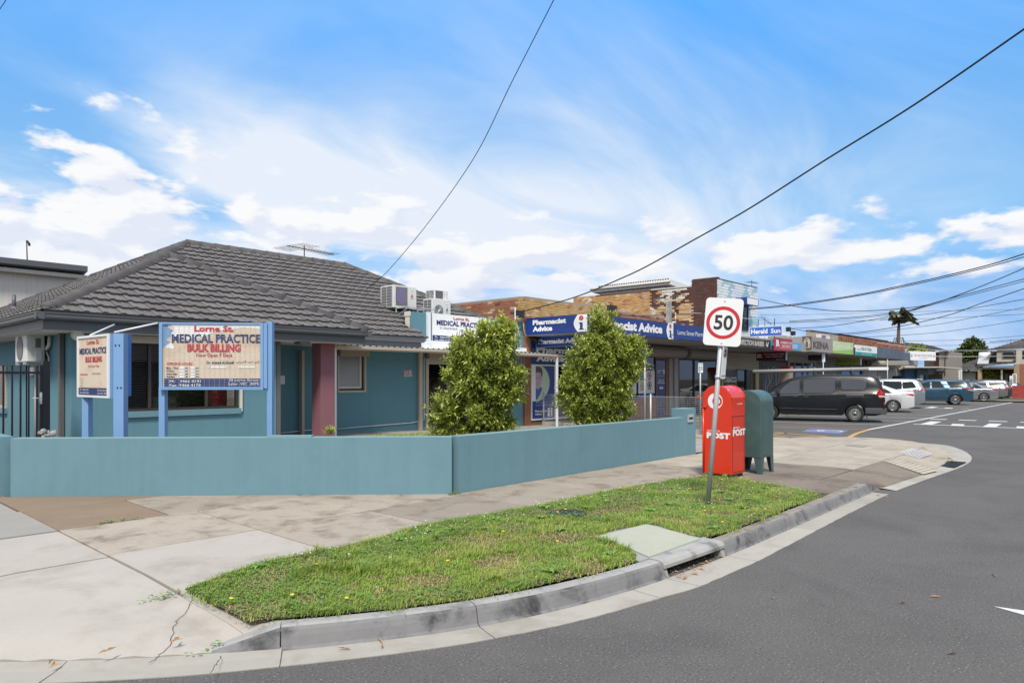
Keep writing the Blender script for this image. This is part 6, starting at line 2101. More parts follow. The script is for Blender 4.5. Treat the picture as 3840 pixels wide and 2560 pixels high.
mb = MB(); q = Panel((bx0, FY - .6, zA), (bx1 - bx0, 0, 0), (0, 0, zB - zA)); q.rect(mb, .05, .06, .95, .94, .004); mb.build('face', MATS['board_white'], lbx)
# graffiti scratched in white on the brown flank
GP_ = spanel(2441, 2690, 1110, 1200, TX - .018)
M('chalk', (0.36, 0.30, 0.27), rough=.9, var=.2)
mb = MB()
for s, a, b, c, d in (('KFK', .05, .62, .19, .90), ('ONO', .06, .40, .16, .56), ('ATIK', .06, .18, .19, .34), ('EKOB', .30, .78, .44, .95)):
 GP_.text(s, a, b, c, d, mb, .0, -.028)
mb.build('graffiti', MATS['chalk'], two)
# clerestory roof behind the flank wall
CXX = TX + 3.0
cy0, cy1 = YX(2504, CXX), YX(2240, CXX)
zr0, zr1 = ZX(2504, 1050, CXX), ZX(2240, 1078, CXX)
cl_ = thing('clerestory_roof', 'skillion clerestory with a row of windows above the flank wall', 'roof', (CXX, cy0, 3))
mb = MB(); mb.box((CXX, cy0 + .2, 3), (CXX + 5, cy1 - .3, zr0 - .35)); mb.build('wall', MATS['soffit'], cl_)
mb = MB(); mb.prism([(CXX - .25, cy0 - .3, zr0 - .3), (CXX - .25, cy0 - .3, zr0), (CXX + 6, cy0 - .3, zr0 - .5), (CXX + 6, cy0 - .3, zr0 - .8)], (0, cy1 - cy0 + .5, 0)); mb.build('roof', MATS['white_metal'], cl_)
mb = MB(); n = 30
for k in range(n):
 y = cy0 - .2 + (cy1 - cy0) * k / n
 mb.box((CXX - .27, y, zr0 + .0), (CXX - .2, y + .08, zr0 + .05))
mb.build('roof_ribs', MATS['iron'], cl_, kind='stuff')
mb = MB(); mb.tube([(CXX - .3, cy0 - .3, zr0 - .12), (CXX - .3, cy1 + .3, zr0 - .12)], .07, 8); mb.build('gutter', MATS['soffit'], cl_)
for a, b in ((2257, 2290), (2293, 2330), (2357, 2398), (2403, 2443), (2447, 2491)):
 mb = MB(); mb.box((CXX - .04, YX(b, CXX), zr0 - 1.35), (CXX - .002, YX(a, CXX), zr0 - .62)); mb.build('window', MATS['glass_black'], cl_)
# shops beyond
X_b0, X_b1 = pX1, fx(2700)
bar = thing('barber_shop', 'dark fronted barber shop under a black board awning', 'shop', (X_b0, FY, 0))
shell(bar, X_b0, X_b1, 3.7, 'dark_trim', [(fx(2548), fx(2692), .25, 2.5)], awn=False)
pane(bar, fx(2548), fx(2605), .25, 2.5, 'glass_black'); pane(bar, fx(2606), fx(2692), .25, 2.5, 'glass_black')
drum(bar, fx(2562), fx(2700), ZY(2640, 1325, FY - .2), .28, FY - .1, 'shutter_grey')
X_c1 = fx(2846)
con = thing('corner_store', 'convenience store with half raised beige shutter and yellow door posts', 'shop', (X_b1, FY, 0))
zs0 = ZY(2780, 1384, FY)
shell(con, X_b1, X_c1, 3.6, 'dark_trim', [(fx(2706), fx(2764), .1, zs0), (fx(2766), fx(2799), 0, zs0), (fx(2801), fx(2824), .1, zs0)], awn=False)
pane(con, fx(2706), fx(2764), .1, zs0, 'glass_dark', frame='awning_metal', bars=14)
pane(con, fx(2766), fx(2799), 0.02, zs0, 'glass_black')
pane(con, fx(2801), fx(2824), .1, zs0, 'glass_dark', frame='awning_metal', bars=6)
shutter(con, fx(2700), fx(2842), zs0, ZY(2780, 1322, FY), FY - .03, 'shutter_beige', .14)
mb = MB(); mb.box((fx(2702), FY - .06, 0), (fx(2708), FY - .001, zs0)); mb.box((fx(2830), FY - .06, 0), (fx(2842), FY - .001, zs0)); mb.build('yellow_post', MATS['yellow_post'], con)
Pw = Panel((fx(2706), FY + .03, .1), (fx(2764) - fx(2706), 0, 0), (0, 0, zs0 - .1))
put(con, Pw, 'TOBACCO', .05, .66, .90, .80, 'print_white', .03, .09)
Pw2 = Panel((fx(2801), FY + .03, .1), (fx(2824) - fx(2801), 0, 0), (0, 0, zs0 - .1))
patch(con, Pw2, .05, .20, .95, .46, 'crimson', .085); put(con, Pw2, 'OPEN', .16, .35, .84, .43, 'print_white', .03, .09); put(con, Pw2, '7 DAYS', .16, .24, .84, .32, 'print_white', .03, .09)
patch(con, Pw, .60, .44, .85, .58, 'yellow_sign', .085)
# roller shuttered bay with graffiti
X_d1 = fx(2956)
gsh = thing('closed_shop', 'closed shop behind a dark roller shutter covered with pale graffiti', 'shop', (X_c1, FY, 0))
shell(gsh, X_c1, X_d1, 3.6, 'dark_trim', [(fx(2861), fx(2953), 0, 2.55)], awn=False)
shutter(gsh, fx(2861), fx(2953), 0, 2.55, FY + .05, 'shutter_dark', .085)
mb = MB()
Pg = Panel((fx(2861), FY - .02, 0), (fx(2953) - fx(2861), 0, 0), (0, 0, 2.5))
strokes = [[(.06, .35), (.10, .62), (.18, .90), (.22, .60), (.26, .55)], [(.16, .30), (.14, .45), (.30, .62), (.33, .88), (.46, .90)], [(.50, .88), (.50, .55), (.52, .40)], [(.66, .85), (.74, .70), (.72, .50), (.60, .42), (.54, .25), (.64, .12)],
  [(.84, .60), (.95, .50), (.88, .38), (.62, .30), (.70, .18)], [(.02, .30), (.20, .14), (.26, .02)], [(.34, .10), (.36, .20), (.50, .22), (.40, .06)], [(.56, .78), (.62, .82), (.62, .64), (.56, .52)]]
for st_ in strokes:
 c3 = catmull([Vector(q) for q in st_], 5)
 mb.tube([Pg.pt(q.x, q.y, .012) for q in c3], .014, 4, smooth=False)
mb.build('graffiti', MATS['graffiti'], gsh)
X_e1 = fx(3062)
emp = thing('glazed_shop', 'shop with clear glass front and pale counter beyond the graffiti shutter', 'shop', (X_d1, FY, 0))
shell(emp, X_d1, X_e1, 3.6, 'awning_metal', [(fx(2962), fx(3056), .3, ZY(3000, 1357, FY))], awn=False)
for a, b in ((2962, 2983), (2984, 3012), (3014, 3032), (3034, 3056)):
 pane(emp, fx(a), fx(b), .3, ZY(3000, 1357, FY), 'glass_dark', frame='awning_metal', w=.06)
mb = MB(); mb.box((fx(3014), FY + .6, .2), (fx(3040), FY + 1.0, 2.0)); mb.build('counter', MATS['beige'], emp)
X_f1 = fx(3150)
ken = thing('laundry_shop', 'grey shuttered shop below the stone coloured and green signs', 'shop', (X_e1, FY, 0))
shell(ken, X_e1, X_f1, 3.6, 'shutter_dark', [(fx(3066), fx(3140), 0, 2.5)], awn=False)
shutter(ken, fx(3066), fx(3140), 0, 2.5, FY + .05, 'shutter_grey', .1)
X_g1 = fx(3238)
fsh = thing('takeaway_shop', 'dark takeaway shop front behind the yellow hanging sign', 'shop', (X_f1, FY, 0))
shell(fsh, X_f1, X_g1, 3.6, 'dark_trim', [(fx(3156), fx(3230), .3, 2.4)], awn=False)
pane(fsh, fx(3156), fx(3192), .3, 2.4, 'glass_black'); pane(fsh, fx(3193), fx(3230), .3, 2.4, 'glass_black')
X_h1 = fx(3400)
ends = thing('end_shop', 'end shop with three roller drums under a mirrored black fascia', 'shop', (X_g1, FY, 0))
shell(ends, X_g1, X_h1, 3.6, 'shutter_grey', [(fx(3345), fx(3392), .9, 1.9)], awn=False)
shutter(ends, fx(3290), fx(3340), 0, 2.3, FY - .01, 'shutter_grey', .1)
pane(ends, fx(3345), fx(3392), .9, 1.9, 'glass_dark', frame='awning_metal', w=.07)
for a, b, zc2 in ((3243, 3300, 1361), (3298, 3355, 1365), (3362, 3416, 1372)):
 drum(ends, fx(a), fx(b), ZY(a, zc2, FY), .30, FY - .15, 'shutter_beige')
# awning deck shared by the row
awd = thing('awning_deck', 'long cantilevered awning with ribbed underside along the shop row', 'awning', (aX1, AY, 3))
aX2 = XY(3412, AY)
mb = MB(); mb.box((aX1 + .02, AY + .06, 3.00), (aX2, FY - .02, 3.06)); mb.build('soffit', MATS['awning_soffit'], awd)
mb = MB(); mb.box((aX1 + .02, AY + .10, 3.42), (aX2, FY - .02, 3.46)); mb.build('roof', MATS['awning_metal'], awd)
mb = MB()
for k in range(9):
 y = AY + .3 + k * .28
 mb.box((aX1 + .05, y, 2.97), (XY(2990, AY), y + .06, 2.999))
mb.build('rib', MATS['awning_metal'], awd, kind='stuff')
mb = MB(); mb.box((aX1 + .02, AY + .01, 2.98), (aX2, AY + .055, 3.42)); mb.build('fascia', MATS['awning_metal'], awd)
# parapets and the long red brick wall at the back
zrw = ZY(3145, 1255, FY + .6)
rwall = thing('brick_parapet', 'long red brick parapet behind the green and white shop signs', 'wall', (fx(3144), FY + .6, 3.2))
YB_ = FY + .6
rx0_, rx1_, rx2_ = XY(3144, YB_), XY(3330, YB_), XY(3395, YB_)
mb = MB(); mb.box((rx0_, YB_ + .012, 3.2), (rx1_, YB_ + .3, zrw)); mb.box((rx1_, YB_ + .012, 3.2), (rx2_ - .01, YB_ + .3, zrw + .05)); mb.build('backing', MATS['mortar_dark'], rwall)
bricks(rwall, (rx0_, YB_ + .012, 0), (1, 0, 0), rx2_ - rx0_, 3.3, zrw + .04, lambda u, z, r_: 1 if brg.random() < .8 else 2, (0, -1, 0), bw=.23, bh=.076, nmax=100)
mb = MB(); mb.box((rx0_, YB_ - .02, zrw + .05), (rx1_, YB_ + .32, zrw + .09)); mb.build('coping', MATS['iron'], rwall)
lpar = thing('rendered_parapet', 'stained cream parapet with a small vent above the stone coloured sign', 'wall', (XY(3040, YB_), YB_, 3.2))
mb = MB(); mb.box((XY(3040, YB_), YB_, 3.2), (rx0_ - .01, YB_ + .3, ZY(3040, 1240, YB_))); mb.build('wall', MATS['slab_nose'], lpar)
mb = MB(); mb.box((XY(3040, YB_), YB_ - .02, ZY(3040, 1240, YB_)), (rx0_ - .01, YB_ + .32, ZY(3040, 1240, YB_) + .06)); mb.build('coping', MATS['iron'], lpar)
t = thing('air_conditioner', 'small white air conditioner on the cream parapet above the shops', 'air conditioner', onY(3085, 1270, YB_ - .4))
A = onY(3080, 1272, YB_ - .4); B = onY(3112, 1257, YB_ - .4); mb = MB(); mb.box((A.x, YB_ - .4, A.z), (B.x, YB_ - .05, B.z)); mb.build('casing', MATS['ac_white'], t)
mb = MB(); mb.box((A.x + .04, YB_ - .405, A.z + .04), (A.x + (B.x - A.x) * .5, YB_ - .401, B.z - .04)); mb.build('coil', MATS['ac_grille'], t)
mb = MB(); mb.box((XY(2892, YB_), YB_, 3.2), (XY(3010, YB_), YB_ + .2, ZY(2990, 1263, YB_))); o = mb.build('ribbed_parapet', MATS['awning_metal']); tag(recentre(o), 'grey ribbed metal parapet behind the crimson board', 'wall')
# signs along the row
BPn = fpanel(2757, 2890, 1263, 1296, AY - .01)
sg = sign('fascia_sign', 'black barber fascia with hand drawn cream capitals', BPn, 'barber_board', .08, group='signs along the shop row')
put(sg, BPn, 'PERFECTION BARBER', .05, .18, .80, .80, 'barber_letters', .03)
mb = MB(); BPn.poly(mb, [(.86, .80), (.875, .80), (.90, .35), (.925, .80), (.94, .80), (.905, .15), (.895, .15)], .006); BPn.poly(mb, [(.845, .50), (.86, .50), (.89, .30), (.885, .20)], .006); mb.build('emblem', MATS['print_white'], sg)
CB = fpanel(2892, 3004, 1275, 1305, AY - .005)
sg = sign('fascia_sign', 'sky blue fascia panel partly behind the crimson board', CB, 'sky_print', .08, group='signs along the shop row')
put(sg, CB, 'COLOUR', .62, .25, .86, .75, 'print_white', .02); patch(sg, CB, .0, .1, .08, .3, 'print_navy')
IB = fpanel(2906, 2971, 1265, 1312, AY - .25)
sg = sign('projecting_sign', 'crimson board with big white initials standing off the awning edge', IB, 'crimson', .05, group='signs along the shop row')
put(sg, IB, 'IR', .06, .30, .27, .85, 'print_white', .05); put(sg, IB, 'CONVENIENCE STORE', .30, .60, .96, .74, 'print_white', .03); put(sg, IB, 'AND TOBACCO', .38, .30, .92, .44, 'print_white', .03)
mb = MB(); IB.rect(mb, .30, .52, .96, .54, .005); IB.rect(mb, .30, .20, .96, .22, .005); mb.build('rule', MATS['print_white'], sg)
IH = spanel(2836, 2945, 1320, 1352, XY(2890, 14.0))
sg = sign('hanging_sign', 'maroon light box of the corner store under the awning', IH, 'maroon', .14, group='signs along the shop row')
put(sg, IH, 'IR', .03, .30, .22, .78, 'print_white', .05); put(sg, IH, 'CONVENIENCE STORE', .27, .62, .95, .80, 'print_white', .02); put(sg, IH, 'AND TOBACCO', .33, .34, .90, .52, 'print_white', .02)
patch(sg, IH, 0, 0, 1, .17, 'dark_trim'); put(sg, IH, 'OPEN 7 DAYS', .68, .04, .95, .13, 'print_white', .02)
mb = MB(); IH.slab(mb, 1.0, 0, 1.03, 1.05, -.14, .02); mb.build('edge_trim', MATS['galv'], sg)
HS = spanel(2811, 2933, 1227, 1263, XY(2872, AY + .3))
hs = sign('roof_sign', 'tilted royal blue newspaper board in white frame on the awning roof', HS, 'print_white', .08, group='signs along the shop row')
patch(hs, HS, .012, .05, .985, .95, 'print_blue');
put(hs, HS, 'Herald', .05, .28, .56, .78, 'print_white', .03); put(hs, HS, 'Sun', .66, .28, .95, .76, 'print_white', .03)
mb = MB()
for u in (.25, .75):
 q = HS.pt(u, 0); mb.tube([(q.x + .05, q.y, 3.44), (q.x + .05, q.y, q.z + .1)], .025, 6)
 q = HS.pt(u, 1); mb.tube([(q.x + .05, q.y, q.z - .1), (q.x + .1, q.y, q.z + .35)], .02, 6)
mb.build('stand', MATS['iron'], hs)
KX = XY(3043, AY - .25)
KF = fpanel(3043, 3123, 1262, 1317, AY - .25)
ks = thing('projecting_sign', 'stone grey boxed sign with dark capitals and an arch emblem on its end', 'sign', KF.O, group='signs along the shop row')
mb = MB(); KF.slab(mb, 0, 0, 1, 1, -2.0, 0); mb.build('board', MATS['stone_sign'], ks)
put(ks, KF, 'KENA', .07, .22, .80, .72, 'stone_dark', .05)
KS = spanel(3009, 3043, 1262, 1312, KX - .003)
mb = MB(); KS.slab(mb, 0, 0, 1, 1, -.02, .005); mb.build('end_panel', MATS['stone_dark'], ks)
mb = MB()
for w in (.34, .24, .15):
 pts = [(.5 - w, .15)] + [(.5 - w * math.cos(math.pi * k / 8), .5 + w * 1.1 * math.sin(math.pi * k / 8)) for k in range(9)] + [(.5 + w, .15)]
 mb.tube([KS.pt(u, v, .008) for u, v in pts], .018, 4, smooth=False, closed=True)
mb.build('arch_emblem', MATS['barber_letters'], ks)
KH = spanel(3030, 3100, 1328, 1352, XY(3060, 14.2))
sg = sign('hanging_sign', 'dim brown grey light box repeating the dark capitals below its big sign', KH, 'stone_dark', .14, group='signs along the shop row')
put(sg, KH, 'KENA', .05, .28, .95, .85, 'print_black', .04)
LD = fpanel(3123, 3200, 1277, 1323, AY - .12)
sg = sign('fascia_sign', 'lime green laundry fascia with pale lettering', LD, 'lime_pale', .08, group='signs along the shop row')
mb = MB(); LD.poly(mb, [(0, 0), (1, 0), (1, .45), (.5, .30), (0, .20)], .003); mb.build('lower_field', MATS['lime'], sg)
put(sg, LD, 'Coin laundry', -.04 + .06, .32, .94, .80, 'print_white', .0)
FC = fpanel(3209, 3289, 1292, 1331, AY - .10)
sg = sign('fascia_sign', 'white and teal takeaway fascia with teal lettering', FC, 'board_white', .08, group='signs along the shop row')
patch(sg, FC, 0, 0, 1, .33, 'seafoam'); put(sg, FC, 'Fish & Chips', .26, .44, .72, .86, 'seafoam', .02); put(sg, FC, 'Lorne St', .05, .50, .24, .68, 'seafoam', .0); put(sg, FC, 'Lorne St Lalor Victoria', .25, .11, .75, .23, 'print_white', .0)
mb = MB(); FC.slab(mb, -.09, 0, -.002, .72, -.08, -.01); mb.build('end_block', MATS['dark_trim'], sg)
FH = spanel(3133, 3225, 1344, 1370, XY(3180, 14.0))
sg = sign('hanging_sign', 'yellow light box with green takeaway lettering under the awning', FH, 'yellow_sign', .14, group='signs along the shop row')
patch(sg, FH, 0, 0, 1, .14, 'print_green'); put(sg, FH, 'Fish & Chips', .06, .30, .92, .74, 'print_green', .03); put(sg, FH, 'Lorne St.', .35, .80, .62, .93, 'print_green', .0)
mb = MB(); FH.slab(mb, 1.0, 0, 1.04, 1.0, -.14, .02); mb.build('edge_trim', MATS['print_white'], sg)
MF = fpanel(3291, 3383, 1301, 1340, AY - .02)
sg = sign('mirror_fascia', 'dark mirrored fascia reflecting the street at the row end', MF, 'mirror_fascia', .10, group='signs along the shop row')
mb = MB(); mb.box((XY(3383, AY), AY + .0, 2.96), (XY(3414, AY), AY + 2.0, 3.5)); o = mb.build('fascia_return', MATS['mirror_fascia'], sg)
WS = Panel(onY(3412, 1350, 13.3), Vector((XY(3509, 12.2) - XY(3412, 13.3), 12.2 - 13.3, 0)), (0, 0, ZY(3412, 1316, 13.3) - ZY(3412, 1350, 13.3)))
sg = sign('awning_sign', 'long white sign with violet lettering at the far end of the shops', WS, 'board_white', .12, group='signs along the shop row')
put(sg, WS, 'MILK BAR & MIXED BUSINESS', .17, .42, .86, .68, 'lilac_print', .0); put(sg, WS, 'Lorne Street', .36, .20, .66, .32, 'lilac_print', .0)
mb = MB(); WS.disc(mb, .07, .5, .03, .16, .005, 12); WS.disc(mb, .93, .5, .03, .16, .005, 12); mb.build('emblem', MATS['lilac_print'], sg)
# low blue shop under it
bs = thing('blue_shop', 'small blue boarded corner shop at the far end of the row', 'shop', onY(3395, 1430, 15.0))
bsx0, bsx1, bsx2 = XY(3394, 15.2), XY(3440, 15.0), XY(3482, 15.0)
mb = MB(); mb.box((bsx0, 15.2, -.1), (bsx1, 22, 2.5)); mb.build('side_wall', MATS['shop_blue'], bs)
mb = MB(); mb.box((bsx1, 15.0, -.1), (bsx2, 22, 2.5)); mb.build('front_wall', MATS['shop_blue_pale'], bs)
mb = MB(); mb.box((XY(3449, 14.98), 14.97, 0), (XY(3463, 14.98), 14.999, 1.95)); mb.build('door', MATS['print_white'], bs)
mb = MB(); mb.box((XY(3463, 14.98), 14.975, .6), (XY(3471, 14.98), 14.999, 1.95)); mb.build('window', MATS['glass_black'], bs)
mb = MB(); mb.box((bsx0 - 1, 12.6, 2.52), (bsx2 + 1, 16, 2.60)); mb.build('awning', MATS['soffit'], bs)
mb = MB(); mb.box((XY(3412, 13.3), 13.42, 2.66), (XY(3509, 12.2), 16, 3.3)); mb.build('awning_body', MATS['awning_metal'], bs)
# wire fence beside the pharmacy
FXX = 18.3
fen = thing('wire_fence', 'low galvanised wire mesh fence on posts before the pharmacy', 'fence', (FXX, 12, 0))
fy0, fy1 = 7.5, 15.3
mb = MB(); mb.box((FXX - .08, fy0, -.02), (FXX + .08, fy1, .14)); mb.build('plinth', MATS['kerb'], fen)
mb = MB()
k = 0
y = fy0
while y < fy1:
 mb.tube([(FXX, y, .14), (FXX, y, 1.07)], .0022, 3, smooth=False, cap=False); y += .05
for k in range(17):
 z = .18 + k * .0555
 mb.tube([(FXX + .004, fy0, z), (FXX + .004, fy1, z)], .003 if k < 16 else .007, 3, smooth=False, cap=False)
mb.build('wire_mesh', MATS['galv'], fen, kind='stuff')
for y in (fy0, YX(2440, FXX), 12.9, 15.3):
 mb = MB(); mb.tube([(FXX, y, -.05), (FXX, y, 1.12)], .028, 10); mb.sphere((FXX, y, 1.12), .03, 8); mb.build('post', MATS['galv'], fen)
t = thing('cloth_tie', 'scrap of orange cloth tied to the top wire of the mesh fence', 'cloth', (FXX, YX(2622, FXX), 1.06))
mb = MB()
for k in range(7):
 a = brg.uniform(-1, 1)
 c = Vector((FXX - .02, YX(2622, FXX), 1.08))
 mb.tube([c, c + Vector((-.03, a * .05, .05)), c + Vector((-.05, a * .12, brg.uniform(-.10, .08)))], .012, 4, r2=.004)
mb.build('cloth', MATS['orange_cloth'], t)
# parking sign posts
def ppost(label, px, y, ytop, w, h, kind, facing='x'):
 x = XY(px, y)
 t = thing('parking_sign', label, 'road sign', (x, y, 0), group='parking signs by the shops')
 zt = ZY(px, ytop, y)
 mb = MB(); mb.tube([(x, y, -.05), (x, y, zt - (.02 if kind else 0))], .03, 8); mb.build('pole', MATS['galv'], t)
 if kind:
  U_ = RT * w
  P = Panel(Vector((x, y, zt - h)) - U_ / 2 - FW * .04, U_, (0, 0, h))
  mb = MB(); P.slab(mb, 0, 0, 1, 1, -.004, 0); mb.build('plate', MATS['sign_white'], t)
  if kind == '1P':
   for u in (.06, .54):
    P.text('1P', u, .74, u + .38, .94, bold=.03).build('lettering', MATS['print_green'], t)
   mb = MB(); P.rect(mb, .10, .36, .46, .64); mb.build('blue_panel', MATS['print_blue'], t)
   mb = MB(); P.ring(mb, .28, .46, .10, .04, .005, 16); P.rect(mb, .22, .5, .26, .6, .005); mb.build('symbol', MATS['print_white'], t)
   mb = MB()
   for k in range(5):
    P.rect(mb, .56, .62 - k * .09, .92, .655 - k * .09); P.rect(mb, .12, .28 - k * .045, .45, .30 - k * .045)
   mb.build('small_print', MATS['print_black'], t)
  elif kind == 'dis':
   mb = MB(); P.rect(mb, .08, .12, .92, .66); mb.build('blue_panel', MATS['print_blue'], t)
   mb = MB(); P.ring(mb, .5, .32, .22, .07, .005, 16); P.rect(mb, .40, .40, .52, .62, .005); mb.build('symbol', MATS['print_white'], t)
   mb = MB(); P.rect(mb, .1, .78, .9, .92); mb.build('small_print', MATS['print_green'], t)
 return t
ppost('parking sign with two green time limits and small blue panel by the posting box', 2626, 12.7, 1361, .185, .37, '1P')
ppost('blue disabled parking sign half hidden behind the shrub top', 2418, 12.7, 1305, .13, .24, 'dis')
ppost('pale parking sign on a pole before the laundry', 3087, 12.8, 1322, .17, .50, 'blank')
ppost('bare sign pole with dark cap beside the end shop', 3328, 12.8, 1347, 0, 0, None)
pp_ = thing('street_box', 'distant tan street box with red hood by the shop front beyond the van', 'street box', (XY(2977, 13.6), 13.6, 0))
xx = XY(2962, 13.3); x2 = xx + .5
zt = ZY(2977, 1374, 13.3)
mb = MB(); mb.prism([(xx, 13.3, zt - .20), (x2, 13.3, zt - .20), (x2, 13.3, zt - .14), (x2 - .10, 13.3, zt), (xx + .12, 13.3, zt), (xx, 13.3, zt - .14)], (0, .5, 0)); mb.build('hood', MATS['post_red'], pp_)
mb = MB(); mb.box((xx + .03, 13.32, 0), (x2 - .03, 13.78, zt - .201)); mb.build('body', MATS['beige_dark'], pp_)
Pm = Panel((xx, 13.297, 0), (x2 - xx, 0, 0), (0, 0, zt))
mb = MB(); Pm.ring(mb, .42, .93, .09, .04, .003, 20); Pm.ring(mb, .95, .93, .05, .03, .003, 14); mb.build('emblem', MATS['print_white'], pp_)
# parked vehicles
M('tyre', (0.018, 0.018, 0.019), rough=0.85, var=0.15, vs=8)
M('alloy', (0.50, 0.51, 0.53), rough=0.3, metal=0.8, var=0.05)
M('steel_rim', (0.22, 0.22, 0.22), rough=0.45, metal=0.5, var=0.15, vs=8)
M('car_black', (0.008, 0.010, 0.013), rough=0.32, var=0.12, vs=1.5, spec=0.3, coat=0.12, dirt=((0.016, 0.016, 0.018), 0.5, 1.6))
M('van_glass', (0.055, 0.060, 0.072), rough=0.10, var=0.05, spec=0.5)  # pale reflections on the side windows put into the glass colour
M('car_white', (0.56, 0.57, 0.59), rough=0.25, var=0.02, coat=0.6)
M('car_silver', (0.21, 0.23, 0.255), rough=0.26, metal=0.45, var=0.04, coat=0.5)
M('car_pale_silver', (0.27, 0.305, 0.34), rough=0.24, metal=0.45, var=0.04, coat=0.5)
M('car_blue', (0.030, 0.085, 0.140), rough=0.24, metal=0.35, var=0.05, vs=1.5, coat=0.6)
M('car_charcoal', (0.05, 0.055, 0.065), rough=0.26, metal=0.3, var=0.05, coat=0.5)
M('car_navy', (0.02, 0.03, 0.055), rough=0.25, metal=0.2, var=0.05, coat=0.5)
M('car_trim', (0.02, 0.02, 0.021), rough=0.6, var=0.1)
M('bumper_grey', (0.055, 0.058, 0.062), rough=0.6, var=0.1, vs=3)
M('car_glass', (0.020, 0.023, 0.028), rough=0.14, var=0.0, spec=0.22)
M('tail_red', (0.42, 0.010, 0.014), rough=0.2, var=0.05, coat=0.6)
M('lamp_clear', (0.65, 0.62, 0.60), rough=0.15, var=0.05, coat=0.6)
M('chrome', (0.6, 0.62, 0.64), rough=0.15, metal=1.0, var=0)
M('number_plate', (0.62, 0.64, 0.66), rough=0.5, var=0.03)
M('pvc', (0.30, 0.30, 0.295), rough=0.5, var=0.06, vs=3)
def curve(P):
 """smooth monotone-ish interpolation through (x, v) pairs"""
 P = sorted(P)
 def f(x):
  if x <= P[0][0]:
   return P[0][1]
  for i in range(len(P) - 1):
   if x <= P[i + 1][0]:
    x0, v0 = P[i]; x1, v1 = P[i + 1]
    m0 = (P[i + 1][1] - P[i - 1][1]) / (P[i + 1][0] - P[i - 1][0]) if i > 0 else (v1 - v0) / (x1 - x0)
    m1 = (P[i + 2][1] - v0) / (P[i + 2][0] - x0) if i + 2 < len(P) else (v1 - v0) / (x1 - x0)
    h = x1 - x0; t = (x - x0) / h
    return (2 * t ** 3 - 3 * t * t + 1) * v0 + (t ** 3 - 2 * t * t + t) * h * m0 + (-2 * t ** 3 + 3 * t * t) * v1 + (t ** 3 - t * t) * h * m1
  return P[-1][1]
 return f
class Car:
 def __init__(s, L, W, top, belt, wheels, wr, sill=0.24, roofw=0.74, nose=0.82, tail=0.93, arch=0.05, bulge=0.0):
  s.L, s.W, s.wr, s.wheels = L, W, wr, wheels
  s.top = curve(top)
  s.belt = curve(belt)
  s.sill = sill
  hw = W / 2
  s.hw = curve([(0, hw * tail), (.06, hw * (tail + (1 - tail) * .55)), (.22, hw * .985), (.6, hw), (L * .5, hw), (L - .9, hw * .985), (L - .35, hw * .93), (L - .1, hw * (nose + .06)), (L, hw * nose)])
  s.roofw = roofw
  s.ra = wr + arch
 def zlow(s, x):
  z = s.sill + (0.10 * max(0, 1 - x / .35) if x < .35 else 0) + (0.06 * max(0, (x - s.L + .4) / .4) if x > s.L - .4 else 0)
  for xw in s.wheels:
   d = abs(x - xw)
   if d < s.ra:
    z = max(z, math.sqrt(s.ra ** 2 - d * d) + s.wr - .02)
  return z
 def section(s, x):
  """half section from the sill up to the centre line: [(y, z)]"""
  hw, zl, zb, zt = s.hw(x), s.zlow(x), s.belt(x), s.top(x)
  zb = min(zb, zt - .03)
  zl = min(zl, zb - .08)
  zm = zl + (zb - zl) * .5
  P = [(hw * .955, zl), (hw * .975, zl + (zb - zl) * .12), (hw * .995, zm), (hw, zl + (zb - zl) * .72), (hw * .985, zb - .02), (hw * .965, zb)]
  g = max(0.0, min(1.0, (zt - zb - .03) / .40))
  rw = hw * (.90 - (.90 - s.roofw) * g)
  ze = zb + (zt - zb) * (.55 + .33 * g)
  P += [(hw * .955 + (rw - hw * .955) * .5, zb + (ze - zb) * .5), (rw, ze), (rw * .93, ze + (zt - ze) * .55), (rw * .72, zt - (zt - ze) * .12), (rw * .35, zt - .004), (0, zt)]
  return P
 def side(s, x, z, off=.006):
  P = s.section(x)
  for a, b in zip(P[:-1], P[1:]):
   if a[1] <= z <= b[1] and b[1] > a[1]:
    t = (z - a[1]) / (b[1] - a[1])
    return a[0] + (b[0] - a[0]) * t + off
  return P[0][0] + off if z < P[0][1] else P[7][0]
 def topz(s, x, y, off=0.0):
  P = s.section(x)[::-1]
  y = abs(y)
  for a, b in zip(P[:-1], P[1:]):
   if a[0] <= y <= b[0]:
    t = (y - a[0]) / (b[0] - a[0])
    return a[1] + (b[1] - a[1]) * t + off
  return P[-1][1]
 def body(s, root, mats):
  xs = set([0, .02, .05, .09, .14, .2, .28, s.L, s.L - .02, s.L - .06, s.L - .12, s.L - .2])
  x = .28
  while x < s.L - .2:
   xs.add(round(x, 3)); x += .09
  for w in s.wheels:
   for k in range(-14, 15):
    xs.add(round(w + s.ra * math.sin(math.pi / 2 * k / 14), 4))
  xs = sorted(q for q in xs if 0 <= q <= s.L)
  mb = MB()
  rows = []
  for x in xs:
   h = s.section(x)
   rows.append([(x, y, z) for y, z in h] + [(x, -y, z) for y, z in h[-2::-1]])
  m = len(rows[0])
  vs = [q for r_ in rows for q in r_]
  fs, n = [], len(rows)
  for i in range(n - 1):
   for k in range(m - 1):
    fs.append((i * m + k, i * m + k + 1, (i + 1) * m + k + 1, (i + 1) * m + k))
  mb.add(vs, fs, 0, True)
  mb.add(rows[0], [tuple(range(m))], 0)
  mb.add(rows[-1], [tuple(range(m - 1, -1, -1))], 0)
  for i in range(n - 1):
   mb.add([rows[i][0], rows[i][-1], rows[i + 1][-1], rows[i + 1][0]], [(0, 1, 2, 3)], 1)
  o = mb.build('body', mats, root, world=False)
  try:
   o.data.set_sharp_from_angle(angle=R(38))
  except Exception:
   pass
  return o
